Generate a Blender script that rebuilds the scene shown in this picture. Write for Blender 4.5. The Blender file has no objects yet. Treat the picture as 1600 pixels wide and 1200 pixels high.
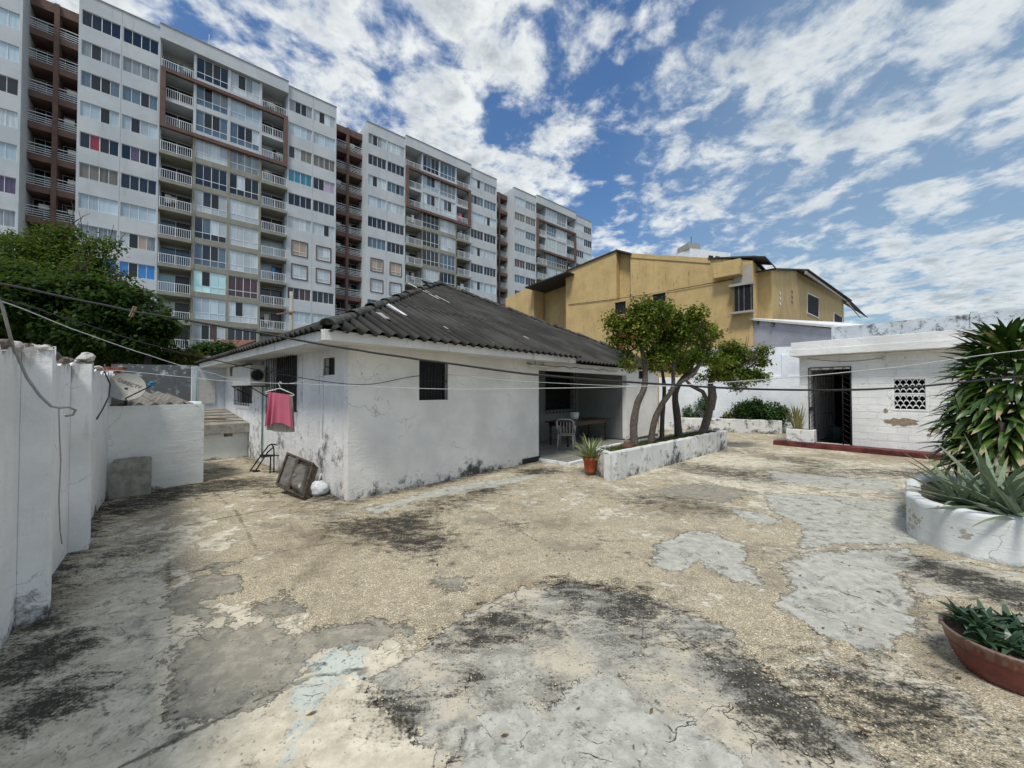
import bpy, math, random
import numpy as np
from mathutils import Vector, Matrix

SC = bpy.context.scene
COL = SC.collection
random.seed(7)
rnd = random.random
def ru(a, b): return a + (b - a) * rnd()

# ------------------------------------------------------------------ camera, light, exposure
F = 600.0; PITCH = math.radians(1.0); CH = 1.75
cam_d = bpy.data.cameras.new('camera'); cam = bpy.data.objects.new('camera', cam_d); COL.objects.link(cam)
cam_d.sensor_width = 36.0; cam_d.lens = 36.0 * F / 1600.0
cam_d.clip_start = 0.05; cam_d.clip_end = 3000
cam.location = (0, 0, CH); cam.rotation_euler = (math.pi / 2 + PITCH, 0, 0)
SC.camera = cam
SC.view_settings.view_transform = 'Standard'; SC.view_settings.look = 'None'
SC.view_settings.gamma = 1.0; SC.view_settings.exposure = 0.95
SC.view_settings.use_curve_mapping = False
SUN_EL = math.radians(60); SUN_DIR = Vector((-0.30, -0.85, 0)).normalized()
sd = Vector((SUN_DIR.x * math.cos(SUN_EL), SUN_DIR.y * math.cos(SUN_EL), math.sin(SUN_EL)))
sun_d = bpy.data.lights.new('sun', 'SUN'); sun_d.energy = 1.5; sun_d.angle = math.radians(12); sun_d.color = (1.0, 0.95, 0.87)
sun = bpy.data.objects.new('sun', sun_d); COL.objects.link(sun); sun.location = (0, 0, 60)
sun.rotation_euler = sd.to_track_quat('Z', 'Y').to_euler()

def nnode(nt, t, **kw):
    n = nt.nodes.new(t)
    for k, v in kw.items(): setattr(n, k, v)
    return n
class NT:
    """tiny node-graph helper: every method returns an output socket"""
    def __init__(s, nt): s.nt = nt
    def put(s, sock, v):
        if isinstance(v, bpy.types.NodeSocket): s.nt.links.new(v, sock)
        elif v is not None:
            if hasattr(sock.default_value, '__len__') and not hasattr(v, '__len__'): v = [v] * len(sock.default_value)
            if hasattr(sock.default_value, '__len__') and len(sock.default_value) == 4 and len(v) == 3: v = (*v, 1)
            sock.default_value = v
    def m(s, op, a, b=None, c=None, clamp=False):
        n = nnode(s.nt, 'ShaderNodeMath', operation=op); n.use_clamp = clamp
        s.put(n.inputs[0], a)
        if b is not None: s.put(n.inputs[1], b)
        if c is not None: s.put(n.inputs[2], c)
        return n.outputs[0]
    def vm(s, op, a, b=None):
        n = nnode(s.nt, 'ShaderNodeVectorMath', operation=op); s.put(n.inputs[0], a)
        if b is not None: s.put(n.inputs[1], b)
        return n.outputs[0]
    def ramp(s, x, a, b, c=0.0, d=1.0, smooth=True):
        n = nnode(s.nt, 'ShaderNodeMapRange'); n.clamp = True
        if smooth: n.interpolation_type = 'SMOOTHSTEP'
        s.put(n.inputs['Value'], x); n.inputs['From Min'].default_value = a; n.inputs['From Max'].default_value = b
        n.inputs['To Min'].default_value = c; n.inputs['To Max'].default_value = d
        return n.outputs['Result']
    def mix(s, f, a, b, mode='MIX'):
        n = nnode(s.nt, 'ShaderNodeMix', data_type='RGBA', blend_type=mode)
        s.put(n.inputs[0], f); s.put(n.inputs[6], a); s.put(n.inputs[7], b)
        return n.outputs[2]
    def noise(s, v, sc, det=3, rough=0.55, dist=0.0):
        n = nnode(s.nt, 'ShaderNodeTexNoise'); s.put(n.inputs['Vector'], v)
        n.inputs['Scale'].default_value = sc; n.inputs['Detail'].default_value = det
        n.inputs['Roughness'].default_value = rough; n.inputs['Distortion'].default_value = dist
        return n.outputs['Fac']
    def vor(s, v, sc, feature='F1', out='Distance'):
        n = nnode(s.nt, 'ShaderNodeTexVoronoi', feature=feature); s.put(n.inputs['Vector'], v)
        n.inputs['Scale'].default_value = sc
        return n.outputs[out]
    def scale(s, v, x, y, z):
        n = nnode(s.nt, 'ShaderNodeMapping'); s.put(n.inputs['Vector'], v); n.inputs['Scale'].default_value = (x, y, z)
        return n.outputs[0]
    def attr(s, name):
        n = nnode(s.nt, 'ShaderNodeAttribute', attribute_name=name); return n.outputs['Fac']
    def bump(s, h, strength=0.3, dist=0.01, normal=None):
        n = nnode(s.nt, 'ShaderNodeBump'); s.put(n.inputs['Height'], h)
        n.inputs['Strength'].default_value = strength; n.inputs['Distance'].default_value = dist
        if normal is not None: s.put(n.inputs['Normal'], normal)
        return n.outputs[0]

# world: physical sky with broken cloud sheets seen in perspective
w = bpy.data.worlds.new('World'); SC.world = w; w.use_nodes = True
nt = w.node_tree; nt.nodes.clear(); N = NT(nt)
tc = nnode(nt, 'ShaderNodeTexCoord'); d = tc.outputs['Generated']
sky = nnode(nt, 'ShaderNodeTexSky', sky_type='NISHITA'); sky.sun_disc = False
sky.sun_elevation = SUN_EL; sky.sun_rotation = math.atan2(SUN_DIR.x, SUN_DIR.y)
sky.air_density = 1.3; sky.dust_density = 0.6; sky.ozone_density = 3.0; sky.altitude = 0
sep = nnode(nt, 'ShaderNodeSeparateXYZ'); nt.links.new(d, sep.inputs[0])
zc = N.m('MAXIMUM', sep.outputs[2], 0.0)
den = N.m('ADD', zc, 0.16)
comb = nnode(nt, 'ShaderNodeCombineXYZ')
nt.links.new(N.m('DIVIDE', sep.outputs[0], den), comb.inputs[0]); nt.links.new(N.m('DIVIDE', sep.outputs[1], den), comb.inputs[1])
cp = comb.outputs[0]
big = N.noise(cp, 0.9, 2, 0.5, 0.2)
mid = N.noise(cp, 5.0, 6, 0.58, 0.35)
fine = N.noise(cp, 15.0, 4, 0.62, 0.2)
def lobe(az, el, wd):
    """smooth bump around one sky direction (azimuth from +Y, elevation)"""
    v = (math.sin(az) * math.cos(el), math.cos(az) * math.cos(el), math.sin(el))
    dt = nnode(nt, 'ShaderNodeVectorMath', operation='DOT_PRODUCT'); nt.links.new(d, dt.inputs[0]); dt.inputs[1].default_value = v
    return N.ramp(dt.outputs['Value'], math.cos(wd), 1.0)
R_ = math.radians
dens = N.m('ADD', N.m('ADD', N.m('MULTIPLY', big, 0.55), N.m('MULTIPLY', mid, 1.25)), N.m('MULTIPLY', fine, 0.45))
dens = N.m('ADD', dens, N.m('MULTIPLY', lobe(R_(-12), R_(36), R_(26)), 0.10))
dens = N.m('SUBTRACT', dens, N.m('MULTIPLY', lobe(R_(15), R_(35), R_(18)), 0.12))
dens = N.m('ADD', dens, N.m('MULTIPLY', N.ramp(sep.outputs[2], 0.05, 0.35, 1.0, 0.0), 0.06))
cov = N.ramp(dens, 0.985, 1.27)
sh = N.noise(N.vm('ADD', cp, (0.06, -0.05, 0)), 5.5, 5, 0.6, 0.3)
thick = N.ramp(N.m('ADD', dens, N.m('MULTIPLY', N.m('SUBTRACT', sh, 0.5), 1.0)), 1.12, 1.54)
hz = N.ramp(sep.outputs[2], 0.0, 0.40, 1.0, 0.0)
cloudc = N.mix(thick, (0.475, 0.49, 0.485), (0.22, 0.25, 0.275))
skyb = N.mix(1.0, sky.outputs[0], (0.040, 0.052, 0.064), 'MULTIPLY')
skyb = N.mix(N.m('MULTIPLY', hz, 0.60), skyb, (0.16, 0.235, 0.30))
right = lobe(R_(52), R_(22), R_(36))
skyb = N.mix(N.m('MULTIPLY', right, 0.5), skyb, (0.175, 0.235, 0.285))
cloudc = N.mix(N.m('MULTIPLY', right, 0.7), cloudc, N.mix(thick, (0.36, 0.39, 0.41), (0.22, 0.26, 0.29)))
col = N.mix(N.m('MULTIPLY', cov, 0.95), skyb, cloudc)
bg = nnode(nt, 'ShaderNodeBackground'); nt.links.new(col, bg.inputs[0]); bg.inputs[1].default_value = 1.0
out = nnode(nt, 'ShaderNodeOutputWorld'); nt.links.new(bg.outputs[0], out.inputs[0])

# ------------------------------------------------------------------ survey helpers (the plan was measured from the photograph)
CAMP = Vector((0, 0, CH))
def ray(px, py):
    x, y = px - 800.0, 600.0 - py
    c, s = math.cos(PITCH), math.sin(PITCH)
    return Vector((x, F * c - y * s, F * s + y * c))
def G(px, py, z=0.0):
    r = ray(px, py); t = (z - CH) / r.z
    return CAMP + r * t
def PY(px, py, Y):
    r = ray(px, py); return CAMP + r * (Y / r.y)
def hit(px, py, P0, dr):
    """where a sight line meets the vertical plane through P0 along dr: (distance along dr, z)"""
    r = ray(px, py); a = r.x; b = r.y
    # k*dr - t*r = -P0
    det = dr.x * (-b) + dr.y * a
    k = ((-P0.x) * (-b) - (-a) * (-P0.y)) / det
    t = (dr.x * (-P0.y) - dr.y * (-P0.x)) / det
    return k, CH + t * r.z
def dirv(deg): a = math.radians(deg); return Vector((math.sin(a), math.cos(a), 0))
Z3 = Vector((0, 0, 1))

# ------------------------------------------------------------------ objects
WL = {}
def wloc(o): return WL.get(o.name, Vector((0, 0, 0)))
def thing(name, label, cat, loc, group=None):
    o = bpy.data.objects.new(name, None); COL.objects.link(o); o.location = loc
    o.empty_display_size = 0.2
    o['label'] = label; o['category'] = cat
    if group: o['group'] = group
    WL[o.name] = Vector(loc); return o
def tag(o, label=None, cat=None, group=None, kind=None):
    if label: o['label'] = label
    if cat: o['category'] = cat
    if group: o['group'] = group
    if kind: o['kind'] = kind
    return o
def setattr_(me, name, arr):
    a = me.attributes.new(name, 'FLOAT', 'POINT'); a.data.foreach_set('value', np.asarray(arr, dtype='f'))
class MB:
    def __init__(s): s.v = []; s.f = []; s.sm = []
    def quad(s, a, b, c, d, sm=False):
        n = len(s.v); s.v += [tuple(a), tuple(b), tuple(c), tuple(d)]; s.f.append((n, n + 1, n + 2, n + 3)); s.sm.append(sm)
    def poly(s, pts, sm=False):
        n = len(s.v); s.v += [tuple(p) for p in pts]; s.f.append(tuple(range(n, n + len(pts)))); s.sm.append(sm)
    def obox(s, o, ex, ey, ez, bev=0.0):
        """box from corner o along three edge vectors"""
        o = Vector(o); ex = Vector(ex); ey = Vector(ey); ez = Vector(ez)
        if ex.cross(ey).dot(ez) < 0: o = o + ex; ex = -ex
        if bev <= 0:
            c = [o + ex * i + ey * j + ez * k for k in (0, 1) for j in (0, 1) for i in (0, 1)]
            n = len(s.v); s.v += [tuple(p) for p in c]
            for f in ((0, 2, 3, 1), (4, 5, 7, 6), (0, 1, 5, 4), (2, 6, 7, 3), (0, 4, 6, 2), (1, 3, 7, 5)):
                s.f.append(tuple(n + i for i in f)); s.sm.append(False)
            return
        L = [ex.length, ey.length, ez.length]; ax = [ex / L[0], ey / L[1], ez / L[2]]
        n = len(s.v); idx = {}
        for k in (0, 1):
            for j in (0, 1):
                for i in (0, 1):
                    base = o + ex * i + ey * j + ez * k
                    for a in range(3):
                        p = base.copy()
                        for b_, t in zip(range(3), (i, j, k)):
                            if b_ != a: p += ax[b_] * (bev if t == 0 else -bev)
                        idx[(i, j, k, a)] = len(s.v); s.v.append(tuple(p))
        def F_(l): s.f.append(tuple(l)); s.sm.append(False)
        I = lambda i, j, k, a: idx[(i, j, k, a)]
        F_([I(0,0,0,0), I(0,0,1,0), I(0,1,1,0), I(0,1,0,0)]); F_([I(1,0,0,0), I(1,1,0,0), I(1,1,1,0), I(1,0,1,0)])
        F_([I(0,0,0,1), I(1,0,0,1), I(1,0,1,1), I(0,0,1,1)]); F_([I(0,1,0,1), I(0,1,1,1), I(1,1,1,1), I(1,1,0,1)])
        F_([I(0,0,0,2), I(0,1,0,2), I(1,1,0,2), I(1,0,0,2)]); F_([I(0,0,1,2), I(1,0,1,2), I(1,1,1,2), I(0,1,1,2)])
        for k in (0, 1):
            for j in (0, 1): F_([I(0,j,k,1), I(1,j,k,1), I(1,j,k,2), I(0,j,k,2)])
            for i in (0, 1): F_([I(i,0,k,0), I(i,1,k,0), I(i,1,k,2), I(i,0,k,2)])
        for j in (0, 1):
            for i in (0, 1): F_([I(i,j,0,0), I(i,j,1,0), I(i,j,1,1), I(i,j,0,1)])
        for k in (0, 1):
            for j in (0, 1):
                for i in (0, 1): F_([I(i,j,k,0), I(i,j,k,1), I(i,j,k,2)])
    def box(s, x0, x1, y0, y1, z0, z1, bev=0.0):
        s.obox((x0, y0, z0), (x1 - x0, 0, 0), (0, y1 - y0, 0), (0, 0, z1 - z0), bev)
    def tube(s, pts, rad, n=8, cap=True, sm=True):
        pts = [Vector(p) for p in pts]
        if not hasattr(rad, '__len__'): rad = [rad] * len(pts)
        base = len(s.v); up = None
        for i, p in enumerate(pts):
            t = (pts[min(i + 1, len(pts) - 1)] - pts[max(i - 1, 0)]).normalized()
            if up is None:
                up = t.orthogonal().normalized()
            up = (up - t * up.dot(t))
            up = up.normalized() if up.length > 1e-6 else t.orthogonal().normalized()
            sd_ = t.cross(up)
            for k in range(n):
                a = 2 * math.pi * k / n
                s.v.append(tuple(p + (up * math.cos(a) + sd_ * math.sin(a)) * rad[i]))
        for i in range(len(pts) - 1):
            for k in range(n):
                a = base + i * n + k; b = base + i * n + (k + 1) % n
                s.f.append((a, b, b + n, a + n)); s.sm.append(sm)
        if cap:
            s.f.append(tuple(base + k for k in range(n))[::-1]); s.sm.append(False)
            s.f.append(tuple(base + (len(pts) - 1) * n + k for k in range(n))); s.sm.append(False)
    def lathe(s, c, prof, n=32, cx=1.0):
        c = Vector(c); base = len(s.v)
        for r, z in prof:
            for k in range(n):
                a = 2 * math.pi * k / n
                s.v.append((c.x + r * math.cos(a) * cx, c.y + r * math.sin(a), c.z + z))
        for i in range(len(prof) - 1):
            for k in range(n):
                a = base + i * n + k; b = base + i * n + (k + 1) % n
                s.f.append((a, b, b + n, a + n)); s.sm.append(True)
    def sphere(s, c, r, n=12, m=8, sq=(1, 1, 1)):
        c = Vector(c); base = len(s.v)
        for i in range(m + 1):
            th = math.pi * i / m
            for k in range(n):
                a = 2 * math.pi * k / n
                s.v.append((c.x + r * sq[0] * math.sin(th) * math.cos(a), c.y + r * sq[1] * math.sin(th) * math.sin(a), c.z - r * sq[2] * math.cos(th)))
        for i in range(m):
            for k in range(n):
                a = base + i * n + k; b = base + i * n + (k + 1) % n
                s.f.append((a, b, b + n, a + n)); s.sm.append(True)
    def mesh(s, name, mat, off=(0, 0, 0)):
        me = bpy.data.meshes.new(name); off = Vector(off)
        me.from_pydata([(x - off.x, y - off.y, z - off.z) for x, y, z in s.v], [], s.f)
        me.polygons.foreach_set('use_smooth', s.sm)
        if mat: me.materials.append(mat)
        me.update(); return me
    def build(s, name, mat, parent=None, origin=None):
        off = wloc(parent) if parent is not None else Vector(origin or (0, 0, 0))
        me = s.mesh(name, mat, off)
        o = bpy.data.objects.new(name, me); COL.objects.link(o)
        if parent is not None: o.parent = parent
        else: o.location = off
        WL[o.name] = off
        return o
def inst(name, me, parent, M, pmat=None):
    """object sharing mesh data, M is its matrix in the parent's space"""
    o = bpy.data.objects.new(name, me); COL.objects.link(o); o.parent = parent
    o.matrix_basis = M; return o
def frame_mat(org, ex, ey, ez=Z3):
    return Matrix(((ex.x, ey.x, ez.x, org[0]), (ex.y, ey.y, ez.y, org[1]), (ex.z, ey.z, ez.z, org[2]), (0, 0, 0, 1)))
def wall_mesh(mb, P0, dr, nrm, L, z0, z1, th, ops=(), step=None):
    """wall from P0 along dr; nrm points outward (front face); th goes inward; ops = (a0,a1,b0,b1) real openings"""
    A = sorted({0.0, L, *[o[0] for o in ops], *[o[1] for o in ops]})
    B = sorted({z0, z1, *[o[2] for o in ops], *[o[3] for o in ops]})
    P = lambda a, z, d=0.0: (P0.x + dr.x * a - nrm.x * d, P0.y + dr.y * a - nrm.y * d, z)
    flip = dr.cross(Z3).dot(nrm) < 0
    def q(a, b, c, d, inv=False):
        if flip != inv: mb.quad(d, c, b, a)
        else: mb.quad(a, b, c, d)
    for i in range(len(A) - 1):
        for j in range(len(B) - 1):
            ca, cb = (A[i] + A[i + 1]) / 2, (B[j] + B[j + 1]) / 2
            if any(o[0] < ca < o[1] and o[2] < cb < o[3] for o in ops): continue
            q(P(A[i], B[j]), P(A[i + 1], B[j]), P(A[i + 1], B[j + 1]), P(A[i], B[j + 1]))
            q(P(A[i], B[j], th), P(A[i + 1], B[j], th), P(A[i + 1], B[j + 1], th), P(A[i], B[j + 1], th), True)
    def ring(a0, a1, b0, b1, inv):
        c = [(a0, b0), (a1, b0), (a1, b1), (a0, b1)]
        for k in range(4):
            (a, b), (c_, d_) = c[k], c[(k + 1) % 4]
            q(P(a, b, th), P(c_, d_, th), P(c_, d_), P(a, b), inv)
    ring(0, L, z0, z1, False)
    for o in ops: ring(o[0], o[1], o[2], o[3], True)

# ------------------------------------------------------------------ materials
def newmat(name, rough=0.8, spec=0.3, metal=0.0):
    m = bpy.data.materials.new(name); m.use_nodes = True
    nt = m.node_tree; b = nt.nodes['Principled BSDF']
    b.inputs['Roughness'].default_value = rough; b.inputs['Specular IOR Level'].default_value = spec
    b.inputs['Metallic'].default_value = metal
    return m, NT(nt), b
def geo_pos(N): return nnode(N.nt, 'ShaderNodeNewGeometry').outputs['Position']
def objc(N): return nnode(N.nt, 'ShaderNodeTexCoord').outputs['Object']
def simple(name, c, rough=0.7, var=0.12, sc=8.0, metal=0.0, spec=0.3, bump=0.0, bsc=60, obj=False):
    m, N, b = newmat(name, rough, spec, metal)
    p = objc(N) if obj else geo_pos(N)
    n = N.noise(p, sc, 4, 0.6)
    lo = tuple(x * (1 - var) for x in c); hi = tuple(min(1, x * (1 + var)) for x in c)
    N.put(b.inputs['Base Color'], N.mix(N.ramp(n, 0.3, 0.7), lo, hi))
    N.put(b.inputs['Roughness'], N.ramp(N.noise(p, sc * 1.7, 3), 0.3, 0.7, max(0, rough - 0.08), min(1, rough + 0.08)))
    if bump: N.put(b.inputs['Normal'], N.bump(N.noise(p, bsc, 4), bump, 0.01))
    return m
def plaster(name, base=(0.74, 0.75, 0.74), grime_h=0.35, grime=0.6, streak=0.35, tint=(0.40, 0.38, 0.33), peel=0.0, peelc=(0.40, 0.35, 0.27), seed=0.0, top=None, rough=0.85, blot=0.0):
    m, N, b = newmat(name, rough, 0.25)
    p0 = geo_pos(N); p = N.vm('ADD', p0, (seed, seed * 1.7, 0))
    sp = nnode(N.nt, 'ShaderNodeSeparateXYZ'); N.nt.links.new(p0, sp.inputs[0]); z = sp.outputs[2]
    n1 = N.noise(p, 1.1, 4, 0.6); n2 = N.noise(p, 6, 5, 0.65); n3 = N.noise(p, 38, 4, 0.6)
    stv = N.noise(N.scale(p, 5.5, 5.5, 0.55), 1.6, 6, 0.62, 0.15)
    c = N.mix(N.ramp(n1, 0.32, 0.68, 0, 1), tuple(x * 0.86 for x in base), tuple(min(.86, x * 1.05) for x in base))
    c = N.mix(N.m('MULTIPLY', N.ramp(n2, 0.50, 0.78), 0.30), c, tuple(x * 0.82 for x in base))
    # drip streaks
    s_ = N.m('MULTIPLY', N.ramp(stv, 0.54, 0.74), N.ramp(n2, 0.35, 0.65)); c = N.mix(N.m('MULTIPLY', s_, streak), c, tint)
    if peel > 0:
        pm = N.ramp(N.m('ADD', N.noise(N.scale(p, 1, 1, 1.7), 2.3, 6, 0.62, 0.2), N.m('MULTIPLY', n3, 0.13)), 0.785 - peel, 0.80 - peel)
        c = N.mix(pm, c, peelc)
    if blot > 0:
        bm = N.m('ADD', N.noise(p, 3.4, 7, 0.72, 0.1), N.m('MULTIPLY', n3, 0.12))
        c = N.mix(N.m('MULTIPLY', N.ramp(bm, 0.66 - blot * .3, 0.80 - blot * .3), 0.9), c, (0.055, 0.06, 0.065))
    # black mould climbing from the foot, ragged
    gm = N.m('ADD', N.m('ADD', N.m('MULTIPLY', z, -1.0 / grime_h), N.m('MULTIPLY', N.m('SUBTRACT', n2, 0.5), 3.4)), N.m('MULTIPLY', N.m('SUBTRACT', n1, 0.52), 4.5))
    gm = N.m('ADD', gm, N.m('MULTIPLY', N.m('SUBTRACT', n3, 0.5), 1.6))
    c = N.mix(N.m('MULTIPLY', N.ramp(gm, -0.75, 0.45), grime), c, (0.05, 0.05, 0.045))
    if top:  # dirt on the upper edge
        tm = N.m('ADD', N.m('MULTIPLY', N.m('SUBTRACT', z, top), 5.0), N.m('MULTIPLY', N.m('SUBTRACT', stv, 0.5), 5.0))
        c = N.mix(N.m('MULTIPLY', N.ramp(tm, -0.3, 0.7), 0.6), c, (0.16, 0.155, 0.14))
    ck = nnode(N.nt, 'ShaderNodeTexVoronoi', feature='DISTANCE_TO_EDGE'); ck.inputs['Scale'].default_value = 1.1
    wv = nnode(N.nt, 'ShaderNodeTexNoise'); N.put(wv.inputs['Vector'], p); wv.inputs['Scale'].default_value = 2.2; wv.inputs['Detail'].default_value = 6
    N.put(ck.inputs['Vector'], N.vm('ADD', p, N.vm('MULTIPLY', wv.outputs['Color'], (0.7, 0.7, 0.7))))
    cf = N.m('MULTIPLY', N.ramp(ck.outputs[0], 0.0, 0.007, 1.0, 0.0), N.ramp(n1, 0.50, 0.60))
    c = N.mix(N.m('MULTIPLY', cf, 0.55), c, (0.20, 0.19, 0.17))
    c = N.mix(N.m('MULTIPLY', N.ramp(N.noise(p, 17, 4, 0.7), 0.68, 0.73), 0.35), c, (0.25, 0.24, 0.21))
    trw = N.noise(N.scale(p, 1.2, 1.2, 4.5), 2.6, 5, 0.6, 0.6)
    N.put(b.inputs['Base Color'], c)
    h = N.m('ADD', N.m('MULTIPLY', trw, 1.1), N.m('MULTIPLY', n2, 0.8)); h = N.m('SUBTRACT', h, N.m('MULTIPLY', cf, 0.6))
    h = N.m('ADD', N.m('MULTIPLY', h, 1.0), N.m('ADD', N.m('MULTIPLY', n3, 0.35), N.m('MULTIPLY', N.noise(p, 140, 2), 0.12)))
    N.put(b.inputs['Normal'], N.bump(h, 0.45, 0.018))
    return m
M = {}
M['wall_front'] = plaster('plaster_front', (0.76, 0.75, 0.715), 0.30, 0.97, 0.16, seed=3.0)
M['wall_left'] = plaster('plaster_left', (0.78, 0.78, 0.77), 1.25, 0.86, 1.0, tint=(0.18, 0.15, 0.115), seed=11.0, peel=0.03)
M['soffit'] = plaster('plaster_soffit', (0.68, 0.68, 0.65), 0.05, 0.0, 0.25, seed=5.0)
M['fence_wall'] = plaster('plaster_fence', (0.82, 0.84, 0.82), 0.17, 0.95, 0.45, seed=21.0, top=2.02)
M['tank_wall'] = plaster('plaster_tank', (0.76, 0.78, 0.75), 0.10, 0.8, 0.22, seed=31.0)
M['shed_wall'] = plaster('plaster_shed', (0.78, 0.78, 0.76), 0.12, 0.5, 0.25, seed=41.0, peel=0.045)
M['planter_wall'] = plaster('plaster_planter', (0.70, 0.70, 0.68), 0.34, 0.92, 1.0, tint=(0.13, 0.13, 0.115), seed=51.0, blot=0.22, peel=0.07, peelc=(0.25, 0.24, 0.22))
M['planter_round'] = plaster('plaster_planter_round', (0.70, 0.73, 0.72), 0.06, 0.5, 0.25, seed=66.0, peel=0.13, peelc=(0.40, 0.38, 0.32))
M['white_far'] = plaster('plaster_boundary', (0.76, 0.79, 0.82), 0.10, 0.4, 0.22, seed=71.0)
M['fascia'] = plaster('plaster_fascia', (0.72, 0.71, 0.67), 0.05, 0.0, 1.0, tint=(0.12, 0.11, 0.10), seed=25.0)
M['lilac'] = plaster('plaster_lilac_grey', (0.47, 0.48, 0.54), 0.1, 0.0, 0.2, seed=81.0)
M['parapet'] = plaster('plaster_weathered_parapet', (0.50, 0.54, 0.57), 0.1, 0.0, 0.5, tint=(0.2, 0.21, 0.21), seed=91.0, blot=0.35)
M['mouldy'] = plaster('plaster_mouldy', (0.38, 0.42, 0.43), 0.4, 0.6, 0.9, tint=(0.08, 0.09, 0.10), seed=12.0, blot=0.85)
M['yellow'] = plaster('plaster_yellow', (0.55, 0.40, 0.185), 0.1, 0.0, 0.85, tint=(0.16, 0.12, 0.07), seed=14.0)
M['yellow_grey'] = plaster('plaster_bare_cement', (0.36, 0.34, 0.30), 0.1, 0.0, 0.3, seed=15.0)
M['bluegrey'] = plaster('plaster_pale_blue', (0.58, 0.62, 0.67), 0.1, 0.2, 0.3, seed=16.0)
M['recess_wall'] = plaster('plaster_patio', (0.21, 0.22, 0.21), 0.06, 0.5, 0.1, seed=17.0)  # darker than the other house walls: porch shade put into the colour
M['black_iron'] = simple('black_iron', (0.018, 0.018, 0.018), 0.55, 0.3, 20)
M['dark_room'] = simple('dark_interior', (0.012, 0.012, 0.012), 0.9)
M['concrete'] = simple('rough_concrete', (0.31, 0.30, 0.26), 0.92, 0.22, 9, bump=0.6, bsc=45)
M['cement_roof_flat'] = simple('weathered_slab', (0.27, 0.25, 0.21), 0.92, 0.4, 4, bump=0.5)
M['rubble'] = simple('rubble_stone', (0.48, 0.46, 0.42), 0.92, 0.35, 12, bump=0.8, bsc=30)
M['rubble_dark'] = simple('rubble_dark', (0.16, 0.13, 0.11), 0.92, 0.35, 12, bump=0.8, bsc=30)
M['brick_red'] = simple('red_brick', (0.23, 0.07, 0.05), 0.9, 0.35, 14, bump=0.5)
M['white_paint'] = simple('white_paint', (0.74, 0.75, 0.74), 0.55, 0.08, 6)
M['white_rope'] = simple('white_rope', (0.45, 0.46, 0.44), 0.8, 0.1, 30)
M['grey_rope'] = simple('grey_rope', (0.30, 0.30, 0.29), 0.8, 0.1, 30)
M['black_cable'] = simple('black_cable', (0.022, 0.023, 0.024), 0.6, 0.2, 30)
M['wood_peg'] = simple('weathered_wood', (0.20, 0.13, 0.085), 0.85, 0.3, 60)
M['dark_wood'] = simple('dark_wood', (0.035, 0.018, 0.012), 0.4, 0.3, 14, spec=0.5)
M['plastic_white'] = simple('white_plastic', (0.66, 0.66, 0.62), 0.45, 0.08, 10, spec=0.5)
M['plastic_grey'] = simple('aged_plastic', (0.36, 0.36, 0.33), 0.5, 0.1, 10)
M['ac_white'] = simple('aged_enamel', (0.50, 0.50, 0.46), 0.5, 0.1, 10)
M['terracotta'] = simple('terracotta', (0.40, 0.095, 0.04), 0.6, 0.15, 9, bump=0.15)
M['green_pipe'] = simple('green_pipe', (0.20, 0.33, 0.31), 0.6, 0.2, 9)
M['soil'] = simple('soil', (0.105, 0.078, 0.052), 0.95, 0.5, 25, bump=1.0, bsc=50)
M['stain_black'] = simple('black_tile', (0.012, 0.012, 0.014), 0.35)
M['steel'] = simple('brushed_steel', (0.16, 0.15, 0.13), 0.5, 0.3, 9, metal=0.5)
M['rust'] = simple('rusty_steel', (0.075, 0.058, 0.043), 0.75, 0.5, 14, metal=0.2)
M['dish'] = simple('dish_grey', (0.30, 0.30, 0.265), 0.6, 0.1, 9)
M['print'] = simple('dark_print', (0.12, 0.09, 0.08), 0.7)
M['blue_plastic'] = simple('blue_plastic', (0.03, 0.22, 0.42), 0.5)
M['bark'] = simple('bark', (0.11, 0.09, 0.072), 0.9, 0.4, 30, bump=1.0, bsc=70)
M['bark_dark'] = simple('bark_dark', (0.06, 0.05, 0.04), 0.9, 0.4, 30, bump=1.0, bsc=70)
M['orange'] = simple('orange_peel', (0.30, 0.09, 0.02), 0.5)
M['red_step'] = simple('red_painted_step', (0.115, 0.026, 0.022), 0.6, 0.55, 5, bump=0.3)
M['roof_felt'] = simple('dark_corrugated', (0.05, 0.05, 0.05), 0.85, 0.3, 3)
M['bag'] = simple('white_plastic_bag', (0.62, 0.64, 0.66), 0.35, 0.12, 14, spec=0.5, bump=0.5, bsc=22)
M['mesh_grey'] = simple('galvanised', (0.33, 0.34, 0.34), 0.5, 0.1, 9, metal=0.4)

def roofmat():
    m, N, b = newmat('weathered_fibre_cement', 0.92, 0.15)
    p = geo_pos(N)
    n1 = N.noise(p, 0.9, 5, 0.6); n2 = N.noise(p, 7, 6, 0.7); n3 = N.noise(p, 60, 3, 0.6)
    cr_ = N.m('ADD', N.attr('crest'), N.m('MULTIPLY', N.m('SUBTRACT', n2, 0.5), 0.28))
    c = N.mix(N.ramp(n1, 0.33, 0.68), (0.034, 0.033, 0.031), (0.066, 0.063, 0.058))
    c = N.mix(N.ramp(cr_, 0.18, 0.72, 1.0, 0.0), c, (0.009, 0.009, 0.008))  # valleys coloured dark: corrugation shade put into the colour, along with dirt
    c = N.mix(N.m('MULTIPLY', N.ramp(n1, 0.52, 0.72), 0.40), c, (0.085, 0.082, 0.078))
    c = N.mix(N.m('MULTIPLY', N.ramp(N.m('ADD', n2, N.m('MULTIPLY', n3, 0.25)), 0.78, 0.88), 0.6), c, (0.24, 0.23, 0.22))
    N.put(b.inputs['Base Color'], c); N.put(b.inputs['Normal'], N.bump(N.m('ADD', n2, N.m('MULTIPLY', n3, 0.4)), 0.25, 0.006))
    return m
M['roof'] = roofmat()
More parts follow.
